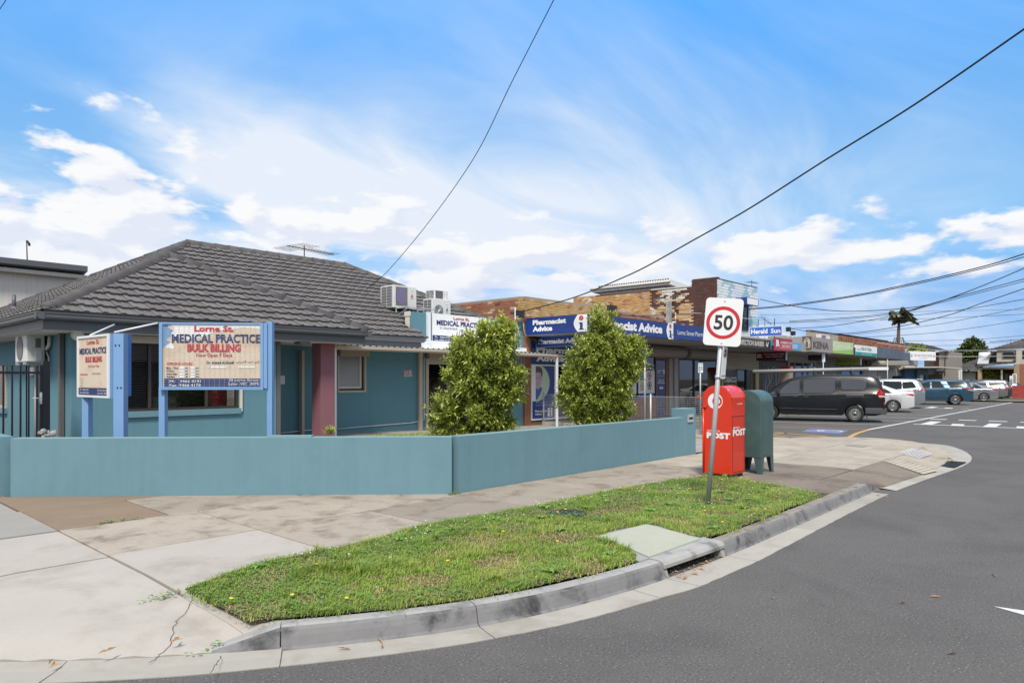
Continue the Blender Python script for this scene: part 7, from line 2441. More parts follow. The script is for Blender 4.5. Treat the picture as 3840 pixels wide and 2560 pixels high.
 def side_patch(s, root, name, poly, mat, off=.014, sides=(1, -1), sub=5, dbl=False):
  for sg in sides:
   mb = MB()
   pts = []
   for i in range(len(poly)):
    a, b = poly[i], poly[(i + 1) % len(poly)]
    for k in range(sub):
     t = k / sub
     pts.append((a[0] + (b[0] - a[0]) * t, a[1] + (b[1] - a[1]) * t))
   cx_ = sum(p[0] for p in pts) / len(pts); cz_ = sum(p[1] for p in pts) / len(pts)
   rings = []
   for f in (1.0, .66, .33):
    rings.append([(cx_ + (p[0] - cx_) * f, cz_ + (p[1] - cz_) * f) for p in pts])
   vs = [(x, sg * s.side(x, z, off), z) for r_ in rings for x, z in r_] + [(cx_, sg * s.side(cx_, cz_, off), cz_)]
   n = len(pts)
   fs = []
   for r_ in range(2):
    for i in range(n):
     j = (i + 1) % n
     fs.append((r_ * n + i, r_ * n + j, (r_ + 1) * n + j, (r_ + 1) * n + i))
   for i in range(n):
    fs.append((2 * n + i, 2 * n + (i + 1) % n, 3 * n))
   mb.add(vs, fs, 0, True)
   mb.build(name, mat, root, world=False)
 def top_patch(s, root, name, x0, x1, y0f, y1f, mat, off=.007):
  """glass lying on the upper skin between stations x0..x1; y fractions taper"""
  mb = MB()
  nx_, ny_ = 8, 8
  vs, fs = [], []
  for i in range(nx_ + 1):
   x = x0 + (x1 - x0) * i / nx_
   P = s.section(x)
   w = P[7][0] * (y0f + (y1f - y0f) * i / nx_)
   for k in range(ny_ + 1):
    y = w * (2 * k / ny_ - 1)
    vs.append((x - off * (1 if x < s.L / 2 else -1), y, s.topz(x, y) + off * .6))
  for i in range(nx_):
   for k in range(ny_):
    a = i * (ny_ + 1) + k
    fs.append((a, a + ny_ + 1, a + ny_ + 2, a + 1))
  mb.add(vs, fs, 0, True)
  return mb.build(name, mat, root, world=False)
 def seam(s, root, pts, mat, w=.007, sides=(1, -1), name='door_seam', off=.004):
  mb = MB()
  for sg in sides:
   P = []
   for a, b in zip(pts[:-1], pts[1:]):
    for k in range(8):
     t = k / 8
     x, z = a[0] + (b[0] - a[0]) * t, a[1] + (b[1] - a[1]) * t
     P.append((x, sg * s.side(x, z, off), z))
   x, z = pts[-1]
   P.append((x, sg * s.side(x, z, off), z))
   mb.tube(P, w, 4, smooth=False)
  return mb.build(name, mat, root, world=False)
 def wheels_(s, root, style, inset=.02):
  for xw in s.wheels:
   for sg in (1, -1):
    y = sg * (s.hw(xw) * .975 - inset)
    ax = Vector((0, sg, 0))
    mb = MB()
    r_, w = s.wr, .20
    mb.lathe([(r_ * .66, -w), (r_ * .93, -w), (r_, -w + .03), (r_, -.03), (r_ * .96, -.005), (r_ * .80, .004), (r_ * .66, -.004), (r_ * .655, -.07)], (xw, y, r_), ax, 28)
    mb.lathe([(0.0, -.09), (r_ * .66, -.09)], (xw, y, r_), ax, 28)
    wh = mb.build('wheel', MATS['tyre'], root, world=False)
    rm = MB()
    rm.lathe([(r_ * .66, -.06), (r_ * .66, -.004), (r_ * .61, -.004), (r_ * .58, -.03)], (xw, y, r_), ax, 28)
    if style == 'steel':
     rm.lathe([(r_ * .59, -.035), (r_ * .50, -.02), (r_ * .42, -.012), (r_ * .30, -.04), (r_ * .22, -.045), (r_ * .20, -.01), (0, -.008)], (xw, y, r_), ax, 28)
     rm.build('rim', MATS['steel_rim'], wh, world=False)
     hb = MB()
     for k in range(12):
      a = 2 * math.pi * k / 12
      hb.lathe([(0, .001), (r_ * .045, .001)], (xw + math.cos(a) * r_ * .475, y - sg * .012, r_ + math.sin(a) * r_ * .475), ax, 8)
     for k in range(5):
      a = 2 * math.pi * k / 5
      hb.lathe([(0, .006), (r_ * .05, .004)], (xw + math.cos(a) * r_ * .25, y - sg * .03, r_ + math.sin(a) * r_ * .25), ax, 8)
     hb.lathe([(0, .002), (r_ * .10, .002)], (xw, y - sg * .006, r_), ax, 12)
     hb.build('rim_hole', MATS['car_trim'], wh, world=False, kind='stuff')
    else:
     n = style
     for k in range(n):
      for da in (-.11, .11):
       a = 2 * math.pi * k / n + .2
       c0 = Vector((math.cos(a), 0, math.sin(a)))
       c1 = Vector((math.cos(a + da * 1.7), 0, math.sin(a + da * 1.7)))
       tg = Vector((-math.sin(a), 0, math.cos(a)))
       o = Vector((xw, y - sg * .022, r_))
       p0, p1 = o + c0 * r_ * .12 + tg * da * r_ * .3, o + c1 * r_ * .61
       wd = tg * r_ * .035
       dpt = Vector((0, sg * .016, 0))
       rm.prism([p0 - wd, p0 + wd, p1 + wd, p1 - wd], dpt)
     rm.lathe([(r_ * .15, -.02), (r_ * .14, -.002), (0, .0)], (xw, y, r_), ax, 16)
     rm.build('rim', MATS['alloy'], wh, world=False)
CARA = R(108.3)
def park(root, px, py, W, ang=CARA):
 """stand a car so that its rear right corner meets the road where the photo shows it"""
 g = G(px, py, -.13)
 c, s_ = math.cos(ang), math.sin(ang)
 lx, ly = .06, -W / 2 * .97
 root.location = (g.x - (c * lx - s_ * ly), g.y - (s_ * lx + c * ly), -.13)
 root.rotation_euler = (0, 0, ang)
def bx_(root, name, a, b, mat, bevel=0.0):
 mb = MB(); mb.box(a, b); return mb.build(name, MATS[mat], root, world=False, bevel=bevel)
# black van
van = thing('parked_van', 'black panel van with scraped sliding door and long grey tube on its roof', 'van', group='vehicles parked before the shops')
V = Car(5.15, 1.92, [(0, 1.08), (.05, 1.30), (.11, 1.52), (.20, 1.72), (.32, 1.83), (.55, 1.885), (1.2, 1.915), (2.4, 1.91), (3.05, 1.86), (3.45, 1.76), (3.85, 1.54), (4.3, 1.24), (4.6, 1.12), (4.9, 1.0), (5.08, .84), (5.15, .62)],
  [(0, 1.12), (.5, 1.13), (2, 1.10), (3.4, 1.06), (4.2, 1.02), (5.15, .75)], (1.06, 4.26), .335, sill=.27, roofw=.80, arch=.055, tail=.95)
V.body(van, [MATS['car_black'], MATS['car_trim']])
V.side_patch(van, 'window', [(3.10, 1.13), (3.98, 1.10), (3.66, 1.46), (3.40, 1.64), (3.10, 1.70)], MATS['van_glass'])
V.side_patch(van, 'quarter_glass', [(4.05, 1.09), (4.28, 1.09), (4.06, 1.22)], MATS['van_glass'])
V.side_patch(van, 'window', [(1.78, 1.28), (1.95, 1.18), (2.92, 1.16), (2.95, 1.22), (2.95, 1.66), (2.90, 1.71), (1.82, 1.72), (1.78, 1.68)], MATS['van_glass'])
V.side_patch(van, 'window', [(.66, 1.40), (.78, 1.30), (1.50, 1.30), (1.55, 1.36), (1.55, 1.66), (1.50, 1.71), (.76, 1.71), (.66, 1.64)], MATS['van_glass'], off=.016)
for nm, P in (('window_seal', [(1.73, 1.26), (1.93, 1.13), (2.95, 1.12), (3.0, 1.18), (3.0, 1.69), (2.93, 1.75), (1.79, 1.76), (1.73, 1.70), (1.73, 1.26)]), ('window_seal', [(.60, 1.38), (.75, 1.26), (1.52, 1.26), (1.60, 1.34), (1.60, 1.69), (1.53, 1.75), (.73, 1.75), (.60, 1.66), (.60, 1.38)])):
 V.seam(van, P, MATS['car_trim'], .010, name=nm)
for P in ([(3.02, .34), (3.02, 1.10), (3.05, 1.78)], [(1.66, .55), (1.66, 1.83)], [(4.02, .60), (4.05, 1.08)], [(3.02, .34), (3.9, .34)], [(1.7, .34), (3.02, .34)], [(.35, 1.14), (1.66, 1.145)]):
 V.seam(van, P, MATS['car_trim'], .007)
V.seam(van, [(.40, 1.19), (1.2, 1.175), (1.66, 1.17)], MATS['chrome'], .008, name='door_track')
V.seam(van, [(1.55, .95), (1.30, 1.0), (.45, .99)], MATS['car_trim'], .012, name='body_crease')
V.seam(van, [(1.7, .50), (2.6, .505), (3.9, .52)], MATS['car_charcoal'], .014, name='body_crease')
V.seam(van, [(3.05, 1.07), (4.3, 1.02)], MATS['chrome'], .006, name='belt_line')
V.top_patch(van, 'windscreen', 3.50, 4.28, .90, .95, MATS['car_glass'])
V.top_patch(van, 'rear_window', .02, .22, .92, .86, MATS['car_glass'])
for sg in (1, -1):
 mb = MB()
 y0 = V.hw(.12)
 P = [(.30, 1.15), (.20, 1.34), (.08, 1.33), (-.005, 1.14), (-.008, .80), (.02, .72), (.14, .90)]
 mb.prism([(x, sg * (V.side(max(x, .0), min(z, 1.1), 0) - .10), z) for x, z in P], (0, sg * .115, 0))
 mb.build('tail_light', MATS['tail_red'], van, world=False)
 mb = MB(); mb.prism([(.22, sg * (y0 - .05), 1.02), (.06, sg * (y0 - .05), 1.02), (-.012, sg * (y0 - .05), .99), (-.012, sg * (y0 - .05), 1.04), (.06, sg * (y0 - .05), 1.07), (.22, sg * (y0 - .05), 1.07)], (0, sg * .058, 0)); mb.build('indicator', MATS['lamp_clear'], van, world=False)
mb = MB(); mb.prism([(-.07, -.86, .34), (-.07, .86, .34), (.12, .955, .34), (.70, .972, .34), (.70, -.972, .34), (.12, -.955, .34)], (0, 0, .24)); mb.build('rear_bumper', MATS['bumper_grey'], van, world=False, bevel=.03)
bx_(van, 'number_plate', (-.022, -.22, .70), (-.002, .22, .83), 'number_plate')
bx_(van, 'tailgate_trim', (-.018, -.30, .92), (-.003, .30, .97), 'car_trim')
Pv = Panel((-.023, .21, .71), (0, -.42, 0), (0, 0, .11)); Pv.text('1GA 4TV', .08, .2, .92, .8, off=.002, bold=.03).build('lettering', MATS['print_navy'], van, world=False)
for x, z in ((2.85, .99), (3.25, .99)):
 for sg in (1, -1):
  y = V.side(x, z, 0)
  bx_(van, 'door_handle', (x - .10, sg * (y - .02), z - .03), (x + .10, sg * (y + .035), z + .03), 'car_trim', .012)
for sg in (1, -1):
 mb = MB(); y = V.side(3.92, 1.08, 0); mb.obox((3.86, sg * y, 1.07), (.10, 0, 0), (0, sg * .20, .02), (0, 0, .20)); mb.build('wing_mirror', MATS['car_trim'], van, world=False, bevel=.03)
 bx_(van, 'mudflap', (.62, sg * .70, .17), (.645, sg * .93, .44), 'car_trim')
V.wheels_(van, 'steel')
for xr in (1.15, 2.55):
 mb = MB(); zt = V.topz(xr, .55)
 mb.tube([(xr, -.72, zt - .02), (xr, -.70, zt + .09), (xr, .70, zt + .09), (xr, .72, zt - .02)], .022, 6)
 mb.box((xr - .05, -.76, V.topz(xr, .72) - .03), (xr + .05, -.66, zt + .02)); mb.box((xr - .05, .66, V.topz(xr, .72) - .03), (xr + .05, .76, zt + .02)); mb.build('roof_bar', MATS['car_trim'], van, world=False)
zt = V.topz(2.0, .45) + .20
mb = MB(); mb.tube([(.55, .42, zt + .02), (4.95, .52, zt - .07)], .075, 16); mb.build('carrier_tube', MATS['pvc'], van, world=False)
mb = MB(); mb.box((-.15, .37, zt - .03), (.55, .47, zt + .09)); mb.build('ladder_end', MATS['white_metal'], van, world=False)
mb = MB()
for xr in (1.15, 2.55):
 mb.tube([(xr, .47 + .09 * math.cos(a), zt - .0 + .09 * math.sin(a)) for a in [2 * math.pi * k / 14 for k in range(14)]], .012, 5, closed=True)
mb.build('tube_clamp', MATS['galv'], van, world=False)
mb = MB(); mb.tube([(3.0, -.4, zt - .05), (1.0, -.4, zt - .05)], .02, 6); mb.build('load_bar', MATS['galv'], van, world=False)
bx_(van, 'brake_light', (.26, -.10, 1.835), (.34, .10, 1.85), 'tail_red')
g0 = G(3206, 1583, -.13)
c_, s_ = math.cos(CARA), math.sin(CARA)
van.location = (g0.x - (c_ * 1.06 - s_ * .93), g0.y - (s_ * 1.06 + c_ * .93), -.13)
van.rotation_euler = (0, 0, CARA)
def common(t, C, paint, style, win, seams, rear, lights, plate_z, screen, handles=(), rails=False, plate='1AB 2CD', spoiler=None, lower='car_trim', mouth=None):
 C.body(t, [MATS[paint], MATS['car_trim']])
 for P in win:
  C.side_patch(t, 'window', P, MATS['car_glass'])
 for P in seams:
  C.seam(t, P, MATS['car_trim'], .006)
 C.top_patch(t, 'rear_window', *rear, MATS['car_glass'])
 C.top_patch(t, 'windscreen', *screen, MATS['car_glass'])
 for sg in (1, -1):
  for nm, P, mat in lights:
   C.side_patch(t, nm, [q for q in P if q], MATS[mat], off=.010, sides=(sg,))
 bx_(t, 'number_plate', (-.016, -.19, plate_z), (-.002, .19, plate_z + .11), 'number_plate')
 Pp = Panel((-.017, .18, plate_z + .01), (0, -.36, 0), (0, 0, .09)); Pp.text(plate, .08, .2, .92, .8, off=.002, bold=.03).build('lettering', MATS['print_navy'], t, world=False)
 for x, z in handles:
  for sg in (1, -1):
   y = C.side(x, z, 0)
   bx_(t, 'door_handle', (x - .09, sg * (y - .02), z - .018), (x + .09, sg * (y + .03), z + .018), paint, .01)
 xm = screen[1] - .28
 for sg in (1, -1):
  y = C.side(xm, C.belt(xm) - .02, 0)
  mb = MB(); mb.obox((xm - .05, sg * (y - .03), C.belt(xm) - .01), (.13, 0, 0), (0, sg * .20, 0), (0, 0, .13)); mb.build('wing_mirror', MATS[paint], t, world=False, bevel=.03)
 C.wheels_(t, style)
 if rails:
  for sg in (1, -1):
   mb = MB(); xs_ = [rails[0] + (rails[1] - rails[0]) * k / 8 for k in range(9)]
   mb.tube([(x, sg * C.section(x)[8][0] * .97, C.topz(x, C.section(x)[8][0] * .97) + (.05 if 0 < i < 8 else .0)) for i, x in enumerate(xs_)], .018, 6); mb.build('roof_rail', MATS['car_trim'], t, world=False)
 if spoiler:
  x0, x1, w, z = spoiler
  mb = MB(); mb.prism([(x0, -w, z), (x0, w, z), (x1, w * 1.02, z + .04), (x1, -w * 1.02, z + .04)], (0, 0, .035)); mb.build('spoiler', MATS[paint], t, world=False, bevel=.012)
 hw = C.hw(.1)
 mb = MB(); mb.prism([(-.012, -hw * .84, .30), (-.012, hw * .84, .30), (.16, hw * .975, .30), (.16, -hw * .975, .30)], (0, 0, .13)); mb.build('bumper_skirt', MATS[lower], t, world=False, bevel=.02)
def rear_lamp(t, C, y0, y1, z0, z1, mat='tail_red', name='tail_light', skew=0.0):
 for sg in (1, -1):
  mb = MB()
  mb.prism([(-.014, sg * y0, z0 + skew), (-.014, sg * y1, z0), (-.014, sg * y1, z1), (-.014, sg * y0, z1 + skew * .2)], (.03, 0, 0))
  mb.build(name, MATS[mat], t, world=False)
# white sedan
t = thing('parked_car', 'white sedan beside the black van showing its dark red tail lights', 'car', group='vehicles parked before the shops')
C = Car(4.6, 1.80, [(0, 1.00), (.04, 1.06), (.25, 1.10), (.55, 1.13), (.9, 1.22), (1.4, 1.40), (1.9, 1.45), (2.4, 1.43), (2.9, 1.30), (3.35, 1.06), (3.7, .98), (4.2, .88), (4.5, .74), (4.6, .55)],
  [(0, .96), (.6, .98), (2.0, .94), (3.2, .92), (4.6, .62)], (.98, 3.68), .315, sill=.20, roofw=.70, tail=.86)
common(t, C, 'car_white', 10, [[(1.02, 1.0), (2.0, .97), (2.0, 1.36), (1.55, 1.36)], [(2.06, .97), (3.1, .96), (2.66, 1.25), (2.06, 1.37)]], [[(2.03, .25), (2.03, 1.36)], [(1.05, .72), (1.2, 1.0)]],
 (.62, 1.28, .80, .92), [('tail_light', [(.02, .84), (.42, .93), (.36, .99), (.02, .95)], 'tail_red')], .72, (2.55, 3.28, .9, .92), [(1.35, .88), (2.4, .86)], spoiler=(.0, .18, .62, 1.05))
rear_lamp(t, C, .30, .76, .84, .95, skew=.03)
rear_lamp(t, C, .42, .72, .45, .475, name='reflector')
park(t, 3411, 1541, 1.80)
# silver people mover / suv
SUVTOP = [(0, .98), (.03, 1.10), (.10, 1.32), (.22, 1.55), (.34, 1.68), (.6, 1.725), (1.4, 1.745), (2.3, 1.73), (2.8, 1.64), (3.2, 1.40), (3.55, 1.14), (4.0, 1.05), (4.5, .95), (4.75, .80), (4.85, .60)]
t = thing('parked_car', 'pale silver tall wagon beyond the white sedan with wide red lamps', 'car', group='vehicles parked before the shops')
C = Car(4.80, 1.84, SUVTOP, [(0, 1.10), (.6, 1.12), (2.0, 1.06), (3.4, 1.02), (4.8, .70)], (1.0, 3.85), .345, sill=.24, roofw=.76, tail=.90)
common(t, C, 'car_pale_silver', 10, [[(.42, 1.20), (1.15, 1.15), (1.15, 1.56), (.62, 1.58)], [(1.2, 1.14), (2.15, 1.10), (2.15, 1.60), (1.2, 1.58)], [(2.22, 1.10), (3.25, 1.08), (2.86, 1.42), (2.22, 1.58)]],
 [[(2.18, .3), (2.18, 1.6)], [(1.18, .75), (1.18, 1.55)]], (.055, .27, .94, .90), [('tail_light', [(.0, 1.02), (.62, 1.12), (.55, 1.17), (.02, 1.15)], 'tail_red')], .80, (2.72, 3.45, .9, .93), [(1.45, 1.0), (2.45, .98)], spoiler=(.10, .42, .66, 1.66))
rear_lamp(t, C, .40, .80, 1.02, 1.12)
rear_lamp(t, C, .40, .66, .98, 1.02, 'lamp_clear', 'reverse_light')
park(t, 3451, 1527, 1.84)
# blue suv
t = thing('parked_car', 'steel blue family wagon parked alone past the hatched bay', 'car', group='vehicles parked before the shops')
BL = Car(4.86, 1.90, [(0, 1.02), (.03, 1.12), (.12, 1.34), (.26, 1.54), (.42, 1.64), (.8, 1.68), (1.6, 1.70), (2.35, 1.68), (2.85, 1.58), (3.25, 1.36), (3.62, 1.12), (4.1, 1.04), (4.55, .96), (4.78, .80), (4.86, .58)],
  [(0, 1.12), (.6, 1.13), (2.0, 1.07), (3.5, 1.02), (4.86, .72)], (1.02, 3.86), .355, sill=.25, roofw=.74, tail=.91, arch=.06)
common(t, BL, 'car_blue', 6, [[(.42, 1.36), (.62, 1.17), (1.30, 1.15), (1.52, 1.56), (.60, 1.56)], [(1.62, 1.13), (2.36, 1.11), (2.36, 1.57), (1.86, 1.57)], [(2.46, 1.11), (3.36, 1.08), (2.96, 1.38), (2.46, 1.57)]],
 [[(2.41, .3), (2.41, 1.6)], [(1.45, .72), (1.58, 1.1), (1.80, 1.58)], [(3.45, .5), (3.42, 1.05)], [(1.5, .48), (3.4, .50)]], (.05, .36, .93, .88),
 [('tail_light', [(.0, .98), (.58, 1.05), (.50, 1.11), (.02, 1.12)], 'tail_red'), ('reverse_light', [(.0, .94), (.34, .99), (.30, 1.015), (.0, .985)], 'lamp_clear')], .70, (2.80, 3.52, .9, .93), [(1.78, .99), (2.62, .97)], spoiler=(.16, .48, .66, 1.60))
rear_lamp(t, BL, .46, .86, .98, 1.11)
bx_(t, 'tailgate_trim', (-.018, -.42, .86), (-.003, .42, .90), 'chrome')
mb = MB()
for xw in BL.wheels[:1]:
 for sg in (1, -1):
  mb.tube([(xw + (BL.ra + .03) * math.cos(a), sg * BL.side(xw + (BL.ra + .03) * math.cos(a), BL.wr - .02 + (BL.ra + .03) * math.sin(a), .004), BL.wr - .02 + (BL.ra + .03) * math.sin(a)) for a in [math.pi * k / 18 for k in range(1, 18)]], .022, 6)
mb.build('arch_lip', MATS['car_blue'], t, world=False)
mb = MB(); mb.tube([(.75, .0, BL.topz(.75, 0)), (.62, .0, BL.topz(.75, 0) + .16)], .008, 5); mb.build('aerial', MATS['car_trim'], t, world=False)
g0 = G(3583, 1518, -.13)
t.location = (g0.x - (c_ * 1.02 - s_ * .92), g0.y - (s_ * 1.02 + c_ * .92), -.13)
t.rotation_euler = (0, 0, CARA)
# silver coupe-like sedan
t = thing('parked_car', 'silver low sedan next to the steel blue wagon with slanting red lamps', 'car', group='vehicles parked before the shops')
C = Car(4.63, 1.78, [(0, .92), (.05, 1.0), (.30, 1.06), (.7, 1.16), (1.2, 1.33), (1.8, 1.43), (2.3, 1.42), (2.8, 1.29), (3.3, 1.04), (3.8, .95), (4.3, .84), (4.63, .55)],
  [(0, .93), (.7, .98), (2.0, .94), (3.2, .90), (4.6, .62)], (.98, 3.68), .325, sill=.19, roofw=.68, tail=.84)
common(t, C, 'car_silver', 5, [[(1.05, 1.02), (2.0, .98), (2.0, 1.34), (1.5, 1.32)], [(2.06, .98), (3.05, .95), (2.66, 1.23), (2.06, 1.35)]], [[(2.03, .25), (2.03, 1.36)]],
 (.58, 1.2, .80, .92), [('tail_light', [(.02, .80), (.46, .90), (.40, .96), (.02, .92)], 'tail_red')], .52, (2.45, 3.22, .9, .92), [(1.35, .90), (2.4, .86)])
rear_lamp(t, C, .34, .72, .80, .92, skew=.05)
park(t, 3721, 1503, 1.78, CARA + R(2))
# silver station wagon
t = thing('parked_car', 'silver older station wagon with roof rails and square red lamps', 'car', group='vehicles parked before the shops')
C = Car(4.75, 1.80, [(0, 1.0), (.04, 1.12), (.14, 1.30), (.28, 1.42), (.5, 1.47), (1.5, 1.50), (2.3, 1.48), (2.8, 1.36), (3.3, 1.08), (3.8, 1.0), (4.4, .90), (4.75, .58)],
  [(0, 1.0), (.7, 1.0), (2.0, .98), (3.2, .95), (4.7, .66)], (1.0, 3.75), .32, sill=.22, roofw=.75, tail=.90)
common(t, C, 'car_silver', 7, [[(.30, 1.06), (1.25, 1.05), (1.35, 1.36), (.52, 1.37)], [(1.42, 1.04), (2.2, 1.02), (2.2, 1.40), (1.5, 1.38)], [(2.28, 1.02), (3.2, 1.0), (2.75, 1.28), (2.28, 1.40)]],
 [[(2.24, .3), (2.24, 1.4)], [(1.38, .72), (1.4, 1.38)]], (.06, .26, .93, .88), [('tail_light', [(.0, .78), (.20, .79), (.20, .98), (.02, .99)], 'tail_red')], .66, (2.68, 3.28, .9, .93), [(1.6, .92), (2.5, .9)], rails=(.7, 2.4))
rear_lamp(t, C, .62, .80, .78, .98)
park(t, 3757, 1496, 1.80, CARA + R(1))
# charcoal and navy cars at the row's end
t = thing('parked_car', 'charcoal suv behind the silver wagon with bright alloy wheel', 'car', group='vehicles parked before the shops')
C = Car(4.5, 1.82, [(a * 4.5 / 4.85, b * .955) for a, b in SUVTOP], [(0, 1.02), (.6, 1.03), (2.0, 1.0), (3.2, .97), (4.5, .68)], (.92, 3.55), .34, sill=.23, roofw=.75, tail=.88)
common(t, C, 'car_charcoal', 5, [[(.42, 1.12), (1.1, 1.09), (1.1, 1.46), (.6, 1.48)], [(1.15, 1.08), (2.0, 1.05), (2.0, 1.50), (1.15, 1.48)], [(2.06, 1.05), (3.0, 1.02), (2.65, 1.34), (2.06, 1.49)]],
 [[(2.03, .3), (2.03, 1.5)]], (.055, .26, .93, .9), [('tail_light', [(.0, .98), (.42, 1.02), (.36, 1.08), (.02, 1.07)], 'tail_red')], .72, (2.55, 3.2, .9, .93), rails=(.7, 2.2))
rear_lamp(t, C, .48, .78, .98, 1.07)
park(t, 3774, 1496, 1.82, CARA)
t = thing('parked_car', 'dark navy hatchback last in the row near the red brick wall', 'car', group='vehicles parked before the shops')
C = Car(4.25, 1.76, [(0, .95), (.03, 1.06), (.14, 1.26), (.32, 1.42), (.8, 1.47), (1.6, 1.47), (2.1, 1.40), (2.6, 1.18), (3.0, 1.0), (3.6, .93), (4.1, .78), (4.25, .55)],
  [(0, .98), (.6, 1.0), (1.8, .95), (3.0, .90), (4.2, .62)], (.80, 3.4), .32, sill=.2, roofw=.72, tail=.87)
common(t, C, 'car_navy', 5, [[(.55, 1.10), (1.5, 1.03), (1.5, 1.38), (.8, 1.38)], [(1.56, 1.02), (2.55, .97), (2.15, 1.26), (1.56, 1.38)]], [[(1.53, .3), (1.53, 1.4)]],
 (.05, .26, .9, .9), [('tail_light', [(.0, .86), (.40, .95), (.34, 1.01), (.02, .98)], 'tail_red')], .62, (2.05, 2.75, .9, .93))
rear_lamp(t, C, .44, .74, .86, .97, skew=.03)
park(t, 3813, 1492, 1.76, CARA)
# houses, trees and wires beyond the shops
M('far_tile', (0.13, 0.115, 0.105), rough=0.7, var=0.15, vs=1.5, rnd=.12)
M('far_cream', (0.46, 0.43, 0.36), rough=0.85, var=0.05)
M('far_grey', (0.27, 0.24, 0.21), rough=0.85, var=0.06)
M('far_dark', (0.05, 0.052, 0.06), rough=0.7, var=0.1)
M('far_brick', (0.27, 0.12, 0.085), rough=0.9, var=0.2, vs=6, rnd=.15)
M('red_brick', (0.36, 0.055, 0.05), rough=0.9, var=0.15, vs=6, rnd=.15)
M('tan_brick', (0.36, 0.27, 0.18), rough=0.9, var=0.15, vs=6, rnd=.1)
M('door_red', (0.30, 0.02, 0.02), rough=0.5)
M('wire', (0.010, 0.011, 0.014), rough=0.6, var=0)
M('wire_pale', (0.55, 0.55, 0.55), rough=0.6, var=0)
flat('far_footpath', [(62.7, -14), (64.5, -14), (64.5, 60), (62.7, 60)], -0.02, 'slab_nose', kind='structure')
flat('far_lawn', [(64.5, -40), (140, -40), (140, 90), (64.5, 90)], -0.06, 'soil', kind='structure')
flat('back_yard', [(19, 24.6), (62.6, 24.6), (62.6, 60), (19, 60)], -0.10, 'soil', kind='structure')
HX = 84.0
def zq(u, v):
 return 3380 + u * .2041, 1240 + v * .2041
def hb(t, name, u0, v0, u1, v1, mat, d0=0.0, d1=.3, x=HX):
 a = onX(*zq(u0, v1), x - d0); b = onX(*zq(u1, v0), x - d0)
 mb = MB(); mb.box((x - d0, a.y, a.z), (x - d0 + d1, b.y, b.z)); return mb.build(name, MATS[mat], t)
def tiled_slope(t, pts, mat='far_tile', rows=9, name='roof'):
 """roof slope a-b (eave) to d-c (top) with raised courses"""
 a, b, c, d = [Vector(q) for q in pts]
 mb = MB()
 mb.quad(a, b, c, d)
 up = (b - a).cross(d - a).normalized()
 if up.z < 0:
  up = -up
 for r_ in range(rows):
  t0, t1 = r_ / rows, (r_ + .9) / rows
  p, q = a.lerp(d, t0), b.lerp(c, t0)
  p2, q2 = a.lerp(d, t1), b.lerp(c, t1)
  n = max(3, int((q - p).length / .45))
  for k in range(n):
   u0, u1 = (k + .08) / n, (k + .80) / n
   A, B_, C_, D_ = p.lerp(q, u0), p.lerp(q, u1), p2.lerp(q2, u1), p2.lerp(q2, u0)
   mb.add([A + up * .10, B_ + up * .10, C_ + up * .03, D_ + up * .03, A, B_], [(0, 1, 2, 3), (4, 5, 1, 0)])
 return mb.build(name, MATS[mat], t)
h1 = thing('brick_house', 'two storey cream and brick house with tiled roofs, white garage door and red front door', 'house', (HX, YX(3700, HX), -.1))
hb(h1, 'wall', 875, 735, 1405, 1200, 'far_brick', 0, 6); hb(h1, 'garage_door', 1120, 755, 1365, 1100, 'board_white', .06, .05)
hb(h1, 'porch_wall', 1475, 700, 2070, 1200, 'far_brick', -1.6, 5)
hb(h1, 'column', 1405, 640, 1472, 1200, 'tan_brick', 1.0, 1.0); hb(h1, 'column', 2068, 608, 2162, 1200, 'tan_brick', 1.0, 1.2)
hb(h1, 'beam', 1474, 664, 2066, 706, 'far_cream', .9, .5); hb(h1, 'post', 1828, 707, 1858, 1200, 'far_cream', .8, .3)
hb(h1, 'door', 1960, 780, 2062, 1150, 'door_red', -1.55, .04); hb(h1, 'side_light', 1895, 782, 1958, 1100, 'lamp_clear', -1.55, .04)
hb(h1, 'wall', 2166, 612, 2420, 1200, 'far_brick', .6, 6)
hb(h1, 'upper_wall', 1752, 345, 2420, 570, 'far_cream', .2, 6); hb(h1, 'upper_wall', 1500, 375, 1750, 560, 'far_dark', -1.2, 6); hb(h1, 'upper_wall', 2110, 335, 2420, 610, 'far_cream', .6, 1)
w = hb(h1, 'window', 1856, 375, 2084, 505, 'far_grey', .28, .06); hb(w, 'pane', 1868, 388, 2066, 430, 'car_glass', .30, .03); hb(w, 'pane', 1868, 445, 2080, 500, 'car_glass', .30, .03)
hb(h1, 'window', 2225, 360, 2420, 515, 'car_glass', .64, .06)
P_ = lambda u, v, d: onX(*zq(u, v), HX + d)
tiled_slope(h1, [P_(868, 715, -1.2), P_(1410, 715, -1.2), P_(1640, 520, 4.5), P_(1420, 515, 4.5)], rows=9)
tiled_slope(h1, [P_(1405, 655, -1.2), P_(2090, 600, -1.2), P_(2110, 560, .1), P_(1560, 520, 4.0)], rows=5)
tiled_slope(h1, [P_(1560, 362, -.4), P_(2440, 318, -.4), P_(2440, 120, 5), P_(2260, 160, 5)], rows=10)
hb(h1, 'fascia', 1480, 640, 2080, 662, 'far_dark', 1.3, .1); hb(h1, 'fascia', 875, 716, 1405, 734, 'far_dark', 1.2, .1); hb(h1, 'fascia', 1560, 338, 2440, 366, 'far_dark', .6, .1)
t = thing('solar_heater', 'solar water heater with white tank lying on the brick house roof', 'solar heater', onX(*zq(1510, 600), HX))
a, b, c, d = P_(1398, 632, -.6), P_(1602, 632, -.6), P_(1630, 485, 1.2), P_(1432, 490, 1.2)
mb = MB(); mb.prism([a, b, c, d], (-.15, 0, .15)); mb.build('panel', MATS['galv'], t)
